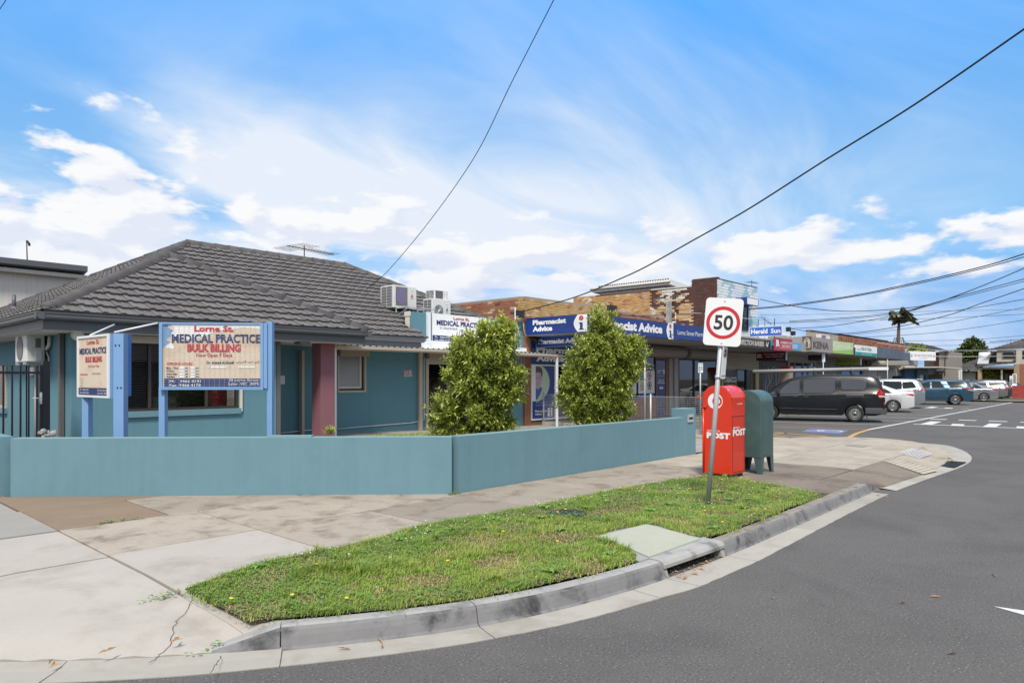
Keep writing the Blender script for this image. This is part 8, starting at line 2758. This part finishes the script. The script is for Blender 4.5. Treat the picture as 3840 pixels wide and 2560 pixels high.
mb = MB(); mb.tube([P_(1432, 470, 1.0), P_(1632, 466, 1.0)], .42, 12); mb.build('tank', MATS['white_metal'], t)
t = thing('garden_shed', 'pair of white metal doors of a shed beside the garage', 'shed', onX(*zq(1000, 850), HX - 3))
hb(t, 'door', 905, 722, 1000, 1100, 'board_white', 3, .1); hb(t, 'door', 1006, 722, 1090, 1100, 'board_white', 3, .1); hb(t, 'frame', 890, 705, 905, 1100, 'white_metal', 3.05, .2); hb(t, 'frame', 1090, 705, 1112, 1100, 'white_metal', 3.05, .2)
pa = P_(2010, 200, 2)
yagi('tv_aerial', 'ragged aerial above the far brick house roof', (pa.x, pa.y, P_(2010, 230, 2).z - .8), P_(2010, 150, 2).z, (.2, -1, .08), 5.0, 1.6, 14, MATS['iron'], .03)
h2 = thing('grey_house', 'two storey grey house with brown tiled roof behind the white awning sign', 'house', (78, YX(3480, 78), -.1))
X2 = 78.0
hb(h2, 'wall', 420, 390, 690, 1100, 'far_grey', 0, 6, X2); hb(h2, 'wall', 692, 375, 890, 1100, 'far_grey', 1.2, 6, X2); hb(h2, 'dark_panel', 600, 390, 690, 640, 'far_brick', .05, .1, X2)
hb(h2, 'chimney', 798, 380, 806, 820, 'far_dark', 1.3, .1, X2)
Q_ = lambda u, v, d: onX(*zq(u, v), X2 + d)
tiled_slope(h2, [Q_(60, 330, -1), Q_(640, 385, -1), Q_(330, 240, 4), Q_(60, 215, 4)], rows=8)
tiled_slope(h2, [Q_(520, 360, -1.5), Q_(895, 380, -1.5), Q_(560, 285, 4), Q_(330, 240, 4)], rows=7)
tiled_slope(h2, [Q_(640, 740, -2), Q_(800, 740, -2), Q_(770, 680, 1), Q_(690, 635, 1)], rows=5, name='porch_roof')
hb(h2, 'fascia', 510, 385, 900, 402, 'far_dark', 1.6, .1, X2); hb(h2, 'ground_wall', 500, 700, 880, 1200, 'far_dark', .4, .3, X2)
tag(recentre(hb(None, 'cream_wall', 490, 800, 750, 1000, 'tan_brick', 4, .3, X2)), 'low cream rendered wall before the grey house', 'wall')
wl = thing('brick_wall', 'low red brick front wall at the far street corner', 'wall', onX(*zq(2100, 1200), 64.6))
hb(wl, 'backing', 2040, 1005, 2600, 1230, 'mortar_dark', 0, .2, 64.6)
A = onX(*zq(2040, 1235), 64.6); B = onX(*zq(2040, 1000), 64.6); E_ = onX(*zq(2600, 1235), 64.6)
bricks(wl, (64.6, A.y, 0), (0, -1, 0), A.y - E_.y, A.z, B.z, lambda u, v, r_: 0, (-1, 0, 0), mats=['red_brick'], nmax=150)
t = thing('sale_sign', 'pair of white agent boards standing on the red brick wall', 'sign', onX(*zq(2050, 1000), 66))
hb(t, 'board', 1988, 825, 2040, 1010, 'board_white', 0, .06, 66); hb(t, 'board', 2042, 788, 2118, 985, 'board_white', .3, .06, 66); hb(t, 'print', 2058, 800, 2104, 960, 'far_grey', .31, .01, 66)
ppost('far grey parking sign before the grey house', 3545, 14.5, 1377, .35, .90, 'blank')
# overhead wires
wl_g = 'overhead wires'
def wire(label, pts, d0, d1, r_, mat='wire', name='power_line'):
 """px points along a taut cable; its distance runs from d0 to d1 as a straight span does"""
 acc = [0.0]
 for p, q in zip(pts[:-1], pts[1:]):
  acc.append(acc[-1] + math.hypot(q[0] - p[0], q[1] - p[1]))
 P = catmull([DP(p[0], p[1], 1.0 / (1 / d0 + (1 / d1 - 1 / d0) * a / acc[-1])) for p, a in zip(pts, acc)], 8)
 if pts[0][0] > 3900 or pts[0][1] < 0:
  P.insert(0, P[0] + (P[0] - P[3]) * 12)
 if pts[-1][0] > 3900 or pts[-1][1] < 0:
  P.append(P[-1] + (P[-1] - P[-4]) * 12)
 mb = MB(); mb.tube(P, r_, 5, smooth=True, cap=False)
 o = mb.build(name, MATS[mat])
 c = P[0].copy()
 o.data.transform(Matrix.Translation(-c)); o.location = c
 tag(o, label, 'wire', wl_g)
for a in (
 ('short thin wire cutting the top corner of the sky above the grey building', [(-60, 120), (0, 34), (23, 0), (80, -90)], 16, 16, .008),
 ('thin wire dropping steeply from the sky to the clinic roof', [(2130, -110), (2077, 0), (1920, 307), (1780, 588), (1608, 833), (1469, 1000), (1420, 1047), (1372, 1087)], 12, 21, .009),
 ('thick twisted service cable sweeping down to the pharmacy corner box', [(3990, 5), (3840, 110), (3430, 392), (3095, 600), (2806, 784), (2597, 902), (2422, 1000), (2319, 1048), (2200, 1098), (2093, 1133), (1955, 1168)], 11.5, 23.3, .019),
 ('upper cable of the black pair running to the tiled building', [(3990, 905), (3840, 952), (3690, 998), (3440, 1058), (3200, 1108), (2960, 1143), (2800, 1158)], 22, 35, .020),
 ('lower cable of the black pair running to the tiled building', [(3990, 917), (3840, 963), (3690, 1005), (3440, 1064), (3200, 1112), (2960, 1147), (2790, 1162)], 22, 35, .016),
 ('cable dipping from the corner of the tiled front', [(2850, 1122), (2960, 1145), (3080, 1161), (3200, 1167), (3368, 1158), (3503, 1137), (3663, 1080), (3840, 1006), (3950, 955)], 36, 26, .018),
 ('upper of two close cables rising beside the palm', [(2960, 1204), (3200, 1189), (3389, 1166), (3537, 1126), (3840, 1046), (3950, 1012)], 46, 28, .018),
 ('lower of two close cables rising beside the palm', [(2960, 1208), (3200, 1194), (3389, 1171), (3537, 1132), (3840, 1055), (3950, 1022)], 46, 28, .014),
 ('cable crossing in front of the palm crown', [(2950, 1232), (3080, 1226), (3200, 1210), (3339, 1185), (3495, 1140), (3560, 1118), (3663, 1080)], 46, 32, .018),
 ('cable passing just under the palm crown', [(2965, 1232), (3080, 1248), (3200, 1248), (3377, 1223), (3558, 1181), (3663, 1143), (3840, 1082), (3950, 1040)], 45, 26, .018),
 ('cable starting beyond the palm crown and rising gently', [(3300, 1198), (3436, 1182), (3642, 1156), (3840, 1122), (3950, 1102)], 50, 36, .017),
 ('thin cable crossing the palm trunk', [(2990, 1262), (3200, 1253), (3495, 1219), (3642, 1192), (3840, 1152), (3950, 1126)], 48, 34, .012),
 ('looped cable above the brick parapet', [(3200, 1266), (3320, 1260), (3537, 1244), (3840, 1200), (3950, 1182)], 52, 40, .014),
 ('long thin cable above the far tree', [(3360, 1278), (3621, 1274), (3840, 1258), (3950, 1248)], 60, 50, .014),
 ('level cable behind the newspaper board, highest', [(2850, 1180), (3100, 1178), (3440, 1168), (3840, 1160), (3950, 1155)], 52, 46, .011),
 ('level cable behind the newspaper board, lower', [(2840, 1213), (3100, 1206), (3440, 1196), (3840, 1178), (3950, 1172)], 52, 46, .013),
 ('low cable over the far house roofs', [(3500, 1296), (3640, 1292), (3840, 1276), (3950, 1266)], 66, 60, .014),
 ('lowest dark cable crossing the far tree', [(3540, 1312), (3660, 1310), (3840, 1296), (3950, 1290)], 66, 60, .014),
 ('pale service line from the brick parapet to the far houses', [(3288, 1285), (3400, 1300), (3500, 1312), (3640, 1314), (3840, 1310), (3950, 1308)], 46, 64, .018, 'wire_pale'),
 ('pale service line level with the solar heater', [(3508, 1336), (3640, 1337), (3840, 1334), (3950, 1333)], 50, 58, .018, 'wire_pale'),
 ('black wire along the pharmacy awning roof', [(2300, 1182), (2400, 1184), (2515, 1180), (2640, 1176)], 26, 26.5, .012),
 ('pale wire from the service pole to the tiled building', [(2540, 1170), (2660, 1178), (2780, 1192), (2850, 1200)], 27, 36, .012, 'wire_pale')):
 wire(*a)
for px, py, lab in ((2960, 1233, 'black insulator box on the awning roof before the crimson board'), (2977, 1248, 'second black insulator box nearer the stone grey sign')):
 q = onY(px, py, FY - .3)
 t = thing('insulator_box', lab, 'junction box', q, group='boxes on the awning roof')
 mb = MB(); mb.box((q.x - .14, FY - .35, q.z - .14), (q.x + .14, FY - .15, q.z + .10)); mb.build('box', MATS['iron'], t)
 mb = MB(); mb.tube([(q.x - .1, FY - .25, 3.44), (q.x - .1, FY - .25, q.z - .12)], .03, 6); mb.build('pole', MATS['galv'], t)
pa = onY(2819, 1078, FY + .1)
yagi('tv_aerial', 'small aerial on the corner of the tiled building', (pa.x, FY + .1, onY(2819, 1100, FY).z), onY(2819, 1048, FY).z, (1, 0, .03), 1.2, .5, 6, MATS['iron'])
pa = onY(2868, 1225, FY + 1)
yagi('tv_aerial', 'tangled aerial behind the newspaper board', (pa.x, FY + 1, 3.5), onY(2868, 1190, FY + 1).z, (1, 0, -.25), 1.5, .6, 6, MATS['iron'])
# shrubs, palm and trees
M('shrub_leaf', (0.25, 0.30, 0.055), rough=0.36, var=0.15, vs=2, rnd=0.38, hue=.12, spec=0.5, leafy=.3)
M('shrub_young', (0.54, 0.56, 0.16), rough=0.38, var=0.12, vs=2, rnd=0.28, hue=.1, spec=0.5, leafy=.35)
M('bark', (0.12, 0.085, 0.055), rough=0.9, var=0.25, vs=8, bump=.4, bs=50)
M('tree_leaf', (0.045, 0.085, 0.016), rough=0.5, var=0.2, vs=.4, rnd=0.45, hue=.1)
M('tree_leaf_rust', (0.17, 0.14, 0.035), rough=0.5, var=0.2, vs=.4, rnd=0.35)
M('palm_frond', (0.075, 0.085, 0.025), rough=0.5, var=0.2, rnd=.35)
lr = random.Random(23)
def leaf(mb, p, d, up, L, w):
 d = d.normalized()
 s = d.cross(up)
 if s.length < 1e-3:
  s = d.cross(Vector((1, 0, 0)))
 s.normalize()
 n = s.cross(d)
 m = p + d * L * .45
 mb.add([p, m + s * w + n * w * .35, p + d * L - n * L * .12, m - s * w + n * w * .35], [(0, 1, 2), (0, 2, 3)])
def sprig(mb, young, p, d, L, n, ls, py):
 d = d.normalized()
 for k in range(n):
  t = (k + .6) / n
  a = k * 2.4 + lr.uniform(0, .8)
  side = d.cross(Vector((math.cos(a), math.sin(a), .3)))
  side = side.normalized() if side.length > .01 else Vector((1, 0, 0))
  ld = d * (.55 + .4 * t) + side * .85 + Vector((0, 0, lr.uniform(-.2, .25)))
  tgt = young if (t > .55 and lr.random() < py) else mb
  leaf(tgt, p + d * L * t, ld, Vector((lr.uniform(-.5, .5), lr.uniform(-.5, .5), 1)), ls * lr.uniform(.7, 1.15), ls * lr.uniform(.18, .26))
def shrub(label, base, dep, blobs, n, ls, grp):
 t = thing('garden_shrub', label, 'shrub', base, group=grp)
 old, yg_ = MB(), MB()
 tot = sum(b[2] ** 2 for b in blobs)
 for px, py, rp in blobs:
  c = DP(px, py, dep)
  r_ = rp * .92 * dep / FPX
  m = int(n * rp * rp / tot)
  cents = []
  for i in range(m):
   if i % 9 == 0:
    cv_ = Vector((lr.gauss(0, 1), lr.gauss(0, 1), lr.gauss(0, 1))).normalized()
    cp = c + cv_ * r_ * lr.uniform(.72, 1.08)
    inner = lr.random() < .2
   if inner:
    v = Vector((lr.gauss(0, 1), lr.gauss(0, 1), lr.gauss(0, 1))).normalized()
    p = c + v * r_ * lr.uniform(.1, .7)
   else:
    v = (cv_ + Vector((lr.gauss(0, .3), lr.gauss(0, .3), lr.gauss(0, .3)))).normalized()
    p = cp + Vector((lr.gauss(0, .05), lr.gauss(0, .05), lr.gauss(0, .055)))
   if p.z < .05:
    continue
   d = v + Vector((0, 0, .75)) + Vector((lr.gauss(0, .35), lr.gauss(0, .35), lr.gauss(0, .25)))
   top = max(0, min(1, (py + 30 - 1180) / 420))
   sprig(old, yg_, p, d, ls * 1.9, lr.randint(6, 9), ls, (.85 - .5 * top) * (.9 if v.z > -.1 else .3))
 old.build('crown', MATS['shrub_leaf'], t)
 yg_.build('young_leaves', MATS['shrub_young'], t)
 tk = MB()
 b = Vector(base)
 for px, py, rp in blobs[::2]:
  c = DP(px, py, dep)
  m = b.lerp(c, .5) + Vector((lr.uniform(-.08, .08), lr.uniform(-.08, .08), .05))
  tk.tube([b, m, c], .022, 6, r2=.006)
 tk.build('trunk', MATS['bark'], t)
 return t
s1d = 11.9
bb = DP(1790, 1640, s1d); bb.z = .05
shrub('bushy green shrub right before the glazed clinic door', bb, s1d,
 [(1812, 1290, 42), (1868, 1268, 36), (1905, 1262, 26), (1828, 1245, 20), (1760, 1320, 46), (1880, 1330, 58), (1730, 1370, 40), (1800, 1380, 66), (1895, 1400, 48), (1735, 1440, 46), (1880, 1465, 52), (1800, 1470, 70), (1715, 1510, 44), (1905, 1490, 32), (1760, 1560, 66), (1850, 1560, 60),
 (1690, 1560, 44), (1665, 1540, 26), (1700, 1615, 48), (1800, 1620, 60), (1870, 1615, 46), (1655, 1625, 22), (1940, 1488, 16), (1880, 1248, 18), (1918, 1240, 14)], 2700, .098, 'evergreen shrubs behind the garden wall')
s2d = 13.6
bb = DP(2240, 1640, s2d); bb.z = .03
shrub('taller pyramid shaped shrub with bronze tips before the pharmacy', bb, s2d,
 [(2245, 1215, 26), (2238, 1185, 15), (2287, 1195, 16), (2262, 1245, 36), (2225, 1265, 26), (2290, 1262, 30), (2240, 1300, 46), (2300, 1310, 42), (2200, 1330, 44), (2360, 1320, 38), (2372, 1290, 26), (2260, 1370, 66), (2340, 1370, 56), (2400, 1345, 26), (2410, 1325, 14), (2185, 1400, 56), (2150, 1440, 38), (2120, 1460, 24),
 (2250, 1440, 66), (2330, 1430, 56), (2160, 1500, 46), (2230, 1520, 66), (2310, 1510, 52), (2180, 1560, 52), (2260, 1580, 52), (2330, 1560, 38), (2115, 1500, 18), (2385, 1400, 30)], 3800, .080, 'evergreen shrubs behind the garden wall')
o = MB(); y_ = MB()
for k in range(14):
 sprig(o, y_, DP(1240 + lr.uniform(-9, 9), 1632 + lr.uniform(-8, 5), 12.2), Vector((lr.gauss(0, .4), lr.gauss(0, .4), 1)), .14, 7, .07, .9)
o.v += []
sp = thing('seedling', 'little light green seedling at the foot of the plum column', 'plant', DP(1240, 1650, 12.2))
y_.build('leaves', MATS['shrub_young'], sp); o.build('lower_leaves', MATS['shrub_leaf'], sp)
# palm behind the parapet
pb = DP(3368, 1290, 62)
pt2 = DP(3371, 1208, 62)
pm = thing('palm_tree', 'windblown palm tree rising behind the brick parapet', 'palm tree', (pb.x, pb.y, 0))
mb = MB(); mb.tube([(pb.x, pb.y, 0), pb, pb.lerp(pt2, .5), pt2], .17, 8, r2=.12); mb.build('trunk', MATS['bark'], pm)
fr = MB()
for (dx, dy) in ((-34, -42), (-36, -18), (-24, 2), (12, -58), (28, -46), (46, -34), (62, -16), (70, 2), (30, -20), (-12, -30), (4, -40), (18, -52), (40, -24), (54, -6), (-28, -30), (8, -20)):
 e = DP(3371 + dx, 1208 + dy, 62 + lr.uniform(-1.2, 1.2))
 m = pt2.lerp(e, .5) + Vector((0, 0, .45))
 P = catmull([pt2, m, e], 10)
 fr.tube(P, .02, 4, smooth=False)
 for i in range(2, len(P)):
  for q in range(2):
   for sg in (-1, 1):
    d = (P[i] - P[i - 1]).normalized()
    s = d.cross(Vector((0, 0, 1))).normalized() * sg
    leaf(fr, P[i - 1].lerp(P[i], q / 2), d * .7 + s * .5 + Vector((.25, -.3, -.75)), Vector((0, 0, 1)), .62 * (1.1 - abs(i / len(P) - .45)), .05)
for k in range(14):
 a = lr.uniform(0, 6.28)
 fr.tube([DP(3370, 1268, 62), DP(3370, 1268, 62) + Vector((math.cos(a) * .35, math.sin(a) * .35, .05)), DP(3370, 1268, 62) + Vector((math.cos(a) * .5, math.sin(a) * .5, -.45))], .02, 4, smooth=False)
fr.build('fronds', MATS['palm_frond'], pm)
def tree(name, label, base, clumps, n, ls, mats, grp=None, trunk=.22):
 t = thing(name, label, 'tree', base, group=grp)
 a_, b_ = MB(), MB()
 tot = sum(c[1] ** 2 for c in clumps)
 for c, r_ in clumps:
  for _ in range(int(n * r_ * r_ / tot)):
   v = Vector((lr.gauss(0, 1), lr.gauss(0, 1), lr.gauss(0, 1))).normalized()
   p = c + v * r_ * (lr.random() ** .35)
   for k in range(4):
    leaf(a_ if lr.random() < .78 else b_, p + Vector((lr.gauss(0, ls * .5), lr.gauss(0, ls * .5), lr.gauss(0, ls * .4))), v + Vector((lr.gauss(0, .8), lr.gauss(0, .8), lr.gauss(0, .6))), Vector((lr.gauss(0, .4), lr.gauss(0, .4), 1)), ls * lr.uniform(.7, 1.3), ls * .3)
 a_.build('crown', MATS[mats[0]], t); b_.build('crown_tips', MATS[mats[1]], t)
 tk = MB(); b = Vector(base)
 top = sum((c for c, r_ in clumps), Vector()) / len(clumps)
 tk.tube([b, b.lerp(top, .5), top], trunk, 8, r2=trunk * .35)
 for c, r_ in clumps[:6]:
  tk.tube([b.lerp(top, .55), c], trunk * .4, 6, r2=.03)
 tk.build('trunk', MATS['bark'], t)
 return t
td = 92
cl_l = [(DP(3380 + u * .2041, 1240 + v * .2041, td + lr.uniform(-2, 2)), r_ * .2041 * td / FPX) for u, v, r_ in ((1310, 230, 70), (1260, 260, 60), (1380, 270, 70), (1440, 310, 60), (1220, 320, 70), (1320, 320, 90), (1180, 400, 90), (1300, 420, 110), (1420, 420, 100), (1080, 460, 80), (990, 480, 60), (960, 540, 70), (1060, 560, 90), (1180, 540, 100), (1300, 530, 100), (930, 600, 60), (1030, 610, 80), (1490, 430, 70), (1150, 600, 70))]
gb_ = DP(3640, 1420, td)
tree('leafy_tree', 'big dark green tree with rusty top behind the garage roof', (gb_.x, gb_.y, -.06), cl_l, 2300, .42, ('tree_leaf', 'tree_leaf_rust'))
td = 70
for lab, L_, n in (('round yellow green shrub before the brick porch', ((1600, 800, 75), (1680, 770, 70), (1760, 800, 70), (1640, 850, 70), (1740, 860, 70), (1690, 820, 80)), 620), ('low dark shrub beside the agent boards', ((2150, 830, 60), (2210, 870, 70), (2140, 920, 70), (2230, 940, 70), (2180, 960, 60)), 420)):
 cl_l = [(DP(3380 + u * .2041, 1240 + v * .2041, td), r_ * .2041 * td / FPX) for u, v, r_ in L_]
 g = DP(3380 + L_[0][0] * .2041, 1440, td)
 tree('front_shrub', lab, (g.x, g.y, -.06), cl_l, n, .24, ('shrub_leaf', 'shrub_young'), 'shrubs before the far house', .05)
cl_l = [(DP(3380 + u * .2041, 1240 + v * .2041, 60), r_ * .2041 * 60 / FPX) for u, v, r_ in ((200, 350, 40), (260, 345, 45), (330, 355, 45), (390, 370, 40))]
g = DP(3435, 1330, 60)
tree('roof_creeper', 'bright green creeper showing above the white awning sign', (g.x, g.y, 2.5), cl_l, 260, .24, ('shrub_leaf', 'shrub_young'), None, .04)
# unseen other side of the street, added for the shop glass to reflect
ohouse = thing('reflected_house', 'plain unseen house added across the street for window reflections', 'house', (14, -19, -.1), group='houses across the street')
mb = MB(); mb.box((-6, -4, 0), (6, 4, 2.8)); mb.build('wall', MATS['far_grey'], ohouse, world=False)
mb = MB(); mb.add([(-6.6, -4.6, 2.7), (6.6, -4.6, 2.7), (6.6, 4.6, 2.7), (-6.6, 4.6, 2.7), (-3, 0, 4.9), (3, 0, 4.9)], [(0, 1, 5, 4), (1, 2, 5), (2, 3, 4, 5), (3, 0, 4)]); mb.build('roof', MATS['far_tile'], ohouse, world=False)
mb = MB(); mb.box((-4, 4.0, .9), (-1.5, 4.05, 2.1)); mb.build('window', MATS['car_glass'], ohouse, world=False)
for x in (32, 50, 68, -6):
 c = copy_tree(ohouse); c.location = (x, -19, -.1)
flat('far_verge', [(-60, -14), (62, -14), (62, -60), (-60, -60)], -0.10, 'soil', kind='structure')
tb = Vector((4, -16, -.1))
ot = tree('reflected_tree', 'dense unseen tree added across the road for window reflections', tb, [(tb + Vector((a, b, c)), r_) for a, b, c, r_ in ((0, 0, 4.5, 2.0), (1.6, .5, 3.8, 1.6), (-1.6, -.4, 3.9, 1.7), (.4, 1.2, 5.6, 1.4), (-.6, -.8, 2.6, 1.5), (1.0, -.5, 2.4, 1.4))], 420, .5, ('tree_leaf', 'tree_leaf_rust'), 'trees across the road')
for x, y in ((10, -15.5), (21, -16.5), (27, -15.6), (40, -16), (46, -15.5), (58, -16), (-12, -12), (-16, -3), (-15, 8)):
 c = copy_tree(ot); c.location = (x, y, -.1)
# verge planting
import bisect
M('blade', (0.235, 0.345, 0.050), rough=0.5, var=0.38, vs=1.3, rnd=0.45, hue=0.1, spec=0.4, dirt=((0.46, 0.42, 0.14), 0.7, 1.7), leafy=.25)
M('clover', (0.14, 0.26, 0.045), rough=0.5, var=0.25, vs=2, rnd=0.3, spec=0.35)
M('blade_dry', (0.34, 0.27, 0.12), rough=0.8, var=0.2, vs=3, rnd=0.3)
M('petal', (0.75, 0.74, 0.70), rough=0.7, var=0.05)
M('petal_yellow', (0.75, 0.50, 0.02), rough=0.7, var=0.05)
M('dead_leaf', (0.36, 0.22, 0.10), rough=0.8, var=0.2, vs=20, rnd=0.3)
def inside(x, y, P):
 r_ = False
 j = len(P) - 1
 for i in range(len(P)):
  if (P[i][1] > y) != (P[j][1] > y) and x < (P[j][0] - P[i][0]) * (y - P[i][1]) / (P[j][1] - P[i][1]) + P[i][0]:
   r_ = not r_
  j = i
 return r_
from mathutils import noise as _mn
def tuft(x, y, s=1.0, o=0.0):
 return _mn.noise(Vector((x * s + o, y * s - o, o * 0.7)))
rg = random.Random(11)
gb, cl, dry, fl, fy = MB(), MB(), MB(), MB(), MB()
GX0, GX1, GY0, GY1 = 2.0, 10.8, 3.1, 6.0
def blade(mb, x, y, z, h, w, a, lean, curl):
 dx, dy = math.cos(a), math.sin(a)
 nx, ny = -dy * w, dx * w
 p1 = (x + dx * lean * 0.35, y + dy * lean * 0.35, z + h * 0.55)
 p2 = (x + dx * lean, y + dy * lean, z + h * (1 - curl))
 mb.add([(x - nx, y - ny, z), (x + nx, y + ny, z), (p1[0] + nx * .8, p1[1] + ny * .8, p1[2]), (p1[0] - nx * .8, p1[1] - ny * .8, p1[2]), p2], [(0, 1, 2, 3), (3, 2, 4)])
cnt = 0
while cnt < 95000:
 x, y = rg.uniform(GX0, GX1), rg.uniform(GY0, GY1)
 d = math.hypot(x, y)
 if rg.random() > min(1.0, (5.6 / d) ** 1.3):
  continue
 ex = rg.gauss(0, 0.035) + .05 * tuft(x, y, 4.0, 71)
 if not inside(x + ex, y + ex, VG):
  continue
 t1 = tuft(x, y, 1.6, 3.0)
 t2 = tuft(x, y, 5.0, 9.0)
 bare = tuft(x, y, 2.2, 21.0)
 if (bare > 0.20 or tuft(x, y, 6.5, 51) > .36) and rg.random() < 0.8:
  if rg.random() < 0.4:
   blade(dry, x, y, 0.012, rg.uniform(.01, .03), 0.003, rg.uniform(0, 6.28), rg.uniform(.02, .06), 0.5)
  continue
 h = 0.014 + 0.020 * max(0, t1 + 0.30) + 0.028 * max(0, t2) + rg.uniform(0, 0.013)
 wind = -0.55 + rg.gauss(0, 0.9)
 if rg.random() < 0.09 + .12 * max(0, bare):
  blade(dry, x, y, 0.012, h * 1.1, 0.0022, wind, h * rg.uniform(.3, .9), rg.uniform(0, .4))
 else:
  blade(gb, x, y, 0.012, h, rg.uniform(0.0018, 0.0034), wind, h * rg.uniform(0.35, 1.15), rg.uniform(0.0, 0.35))
 cnt += 1
# longer clumps
for _ in range(70):
 x, y = rg.uniform(GX0, GX1), rg.uniform(GY0, GY1)
 if not inside(x, y, VG):
  continue
 for k in range(60):
  a = rg.uniform(0, 6.28); r_ = rg.uniform(0, .07)
  h = rg.uniform(.05, .12)
  blade(gb, x + math.cos(a) * r_, y + math.sin(a) * r_, .012, h, rg.uniform(.002, .0035), a if rg.random() < .4 else -0.5 + rg.gauss(0, .6), h * rg.uniform(.3, 1.0), rg.uniform(0, .35))
# clover leaflets and flowers, thick along the path edge
n = 0
while n < 15000:
 x, y = rg.uniform(GX0, GX1), rg.uniform(GY0, GY1)
 edge = (y > 5.1) or x < 3.0 or tuft(x, y, 1.3, 33) > 0.12 or (x > 7 and tuft(x, y, 1.6, 5) > -0.1)
 if not edge or not inside(x, y + rg.uniform(-.04, .04), VG):
  continue
 n += 1
 z = rg.uniform(0.02, 0.055)
 s = rg.uniform(.006, .012)
 a = rg.uniform(0, 6.28)
 for k in range(3):
  b = a + k * 2.094
  dx, dy = math.cos(b), math.sin(b)
  tz = rg.uniform(-.3, .5) * s
  cl.add([(x, y, z), (x + (dx - dy * .6) * s, y + (dy + dx * .6) * s, z + tz), (x + dx * s * 1.5, y + dy * s * 1.5, z + tz), (x + (dx + dy * .6) * s, y + (dy - dx * .6) * s, z + tz)], [(0, 1, 2, 3)])
n = 0
while n < 150:
 x, y = rg.uniform(GX0, GX1), rg.uniform(GY0, GY1)
 if not inside(x, y, VG) or not ((y > 5.2 and x > 3.2) or (x > 7.4 and tuft(x, y, 1.2, 44) > -0.15) or rg.random() < .02):
  continue
 n += 1
 fl.sphere((x, y, rg.uniform(.05, .085)), rg.uniform(.005, .008), 6)
n = 0
while n < 16:
 x, y = rg.uniform(GX0, GX1), rg.uniform(GY0, GY1)
 if inside(x, y, VG):
  n += 1
  fy.lathe([(0, .006), (.014, .004), (.016, 0)], (x, y, rg.uniform(.05, .09)), (0, 0, 1), 8)
# broad rosettes of weeds
for _ in range(26):
 x, y = rg.uniform(GX0, GX1), rg.uniform(GY0, GY1)
 if not inside(x, y, VG):
  continue
 for k in range(9):
  a = k * 0.7 + rg.uniform(-.2, .2); L = rg.uniform(.05, .11); w = L * .2
  dx, dy = math.cos(a), math.sin(a)
  cl.add([(x, y, .02), (x + dx * L * .5 - dy * w, y + dy * L * .5 + dx * w, .05), (x + dx * L, y + dy * L, .03 + rg.uniform(0, .03)), (x + dx * L * .5 + dy * w, y + dy * L * .5 - dx * w, .05)], [(0, 1, 2, 3)])
for mb, nm, m in ((gb, 'verge_grass', 'blade'), (cl, 'verge_clover', 'clover'), (dry, 'verge_dry_grass', 'blade_dry'), (fl, 'clover_blossom', 'petal'), (fy, 'yellow_blossom', 'petal_yellow')):
 mb.build(nm, MATS[m], kind='stuff')
# grass strip and path inside the yard
yg = MB()
n = 0
while n < 9000:
 x, y = rg.uniform(8.2, 13.4), rg.uniform(11.0, 14.2)
 n += 1
 h = rg.uniform(.04, .10)
 blade(yg, x, y, yard_z(x), h, .004, rg.uniform(0, 6.28), h * rg.uniform(.2, .8), .2)
yg.build('yard_grass', MATS['blade'], kind='stuff')
# weeds in the slab joints and blown leaves
wd = MB()
for (wx, wy, k_) in ((2.62, 8.5, 60), (2.85, 8.5, 40), (2.05, 5.40, 30), (6.57, 7.10, 50), (16.5, 2.95, 120), (9.75, 3.28, 40), (1.93, 4.36, 14), (3.55, 5.62, 40)):
 for k in range(k_):
  x, y = wx + rg.gauss(0, .07), wy + rg.gauss(0, .02)
  L = rg.uniform(.01, .03); a = rg.uniform(0, 6.28)
  z = rg.uniform(0.0, .03) + zfoot(x, y)
  wd.add([(x, y, z), (x + math.cos(a - .4) * L, y + math.sin(a - .4) * L, z + .006), (x + math.cos(a) * L * 1.6, y + math.sin(a) * L * 1.6, z + .002), (x + math.cos(a + .4) * L, y + math.sin(a + .4) * L, z + .006)], [(0, 1, 2, 3)])
wd.build('joint_weeds', MATS['clover'], kind='stuff')
lf = MB()
spots = [(G(377, 2453, -.05)), G(1430, 2415, -.12), G(1290, 2430, -.12), G(180, 2500, -.1), G(640, 2410, -.05), G(2590, 2150, -.12), G(2620, 2130, -.12), G(2560, 2170, -.12), G(3270, 1850, -.12), G(3400, 2265, -.128), G(2912, 2250, -.128), G(3475, 2232, -.128), G(3760, 2170, -.128), G(3610, 2460, -.128), G(3300, 1860, -.12)]
for q in spots:
 for k in range(1 if q.y < 2.7 else 2):
  x, y = q.x + rg.gauss(0, .02), q.y + rg.gauss(0, .02)
  L = rg.uniform(.025, .05); a = rg.uniform(0, 6.28); w = L * .22
  dx, dy = math.cos(a), math.sin(a)
  lf.add([(x, y, q.z + .004), (x + dx * L - dy * w, y + dy * L + dx * w, q.z + .016), (x + dx * 2 * L, y + dy * 2 * L, q.z + .006), (x + dx * L + dy * w, y + dy * L - dx * w, q.z + .008)], [(0, 1, 2, 3)])
for k in range(120):
 x = rg.uniform(5.4, 6.35)
 y = 3.02 + rg.uniform(0.0, .2)
 L = rg.uniform(.01, .04); a = rg.uniform(0, 6.28)
 lf.add([(x, y, -.12), (x + math.cos(a) * L, y + math.sin(a) * L, -.11), (x + math.cos(a + .5) * L, y + math.sin(a + .5) * L, -.118)], [(0, 1, 2)])
lf.build('leaf_litter', MATS['dead_leaf'], kind='stuff')
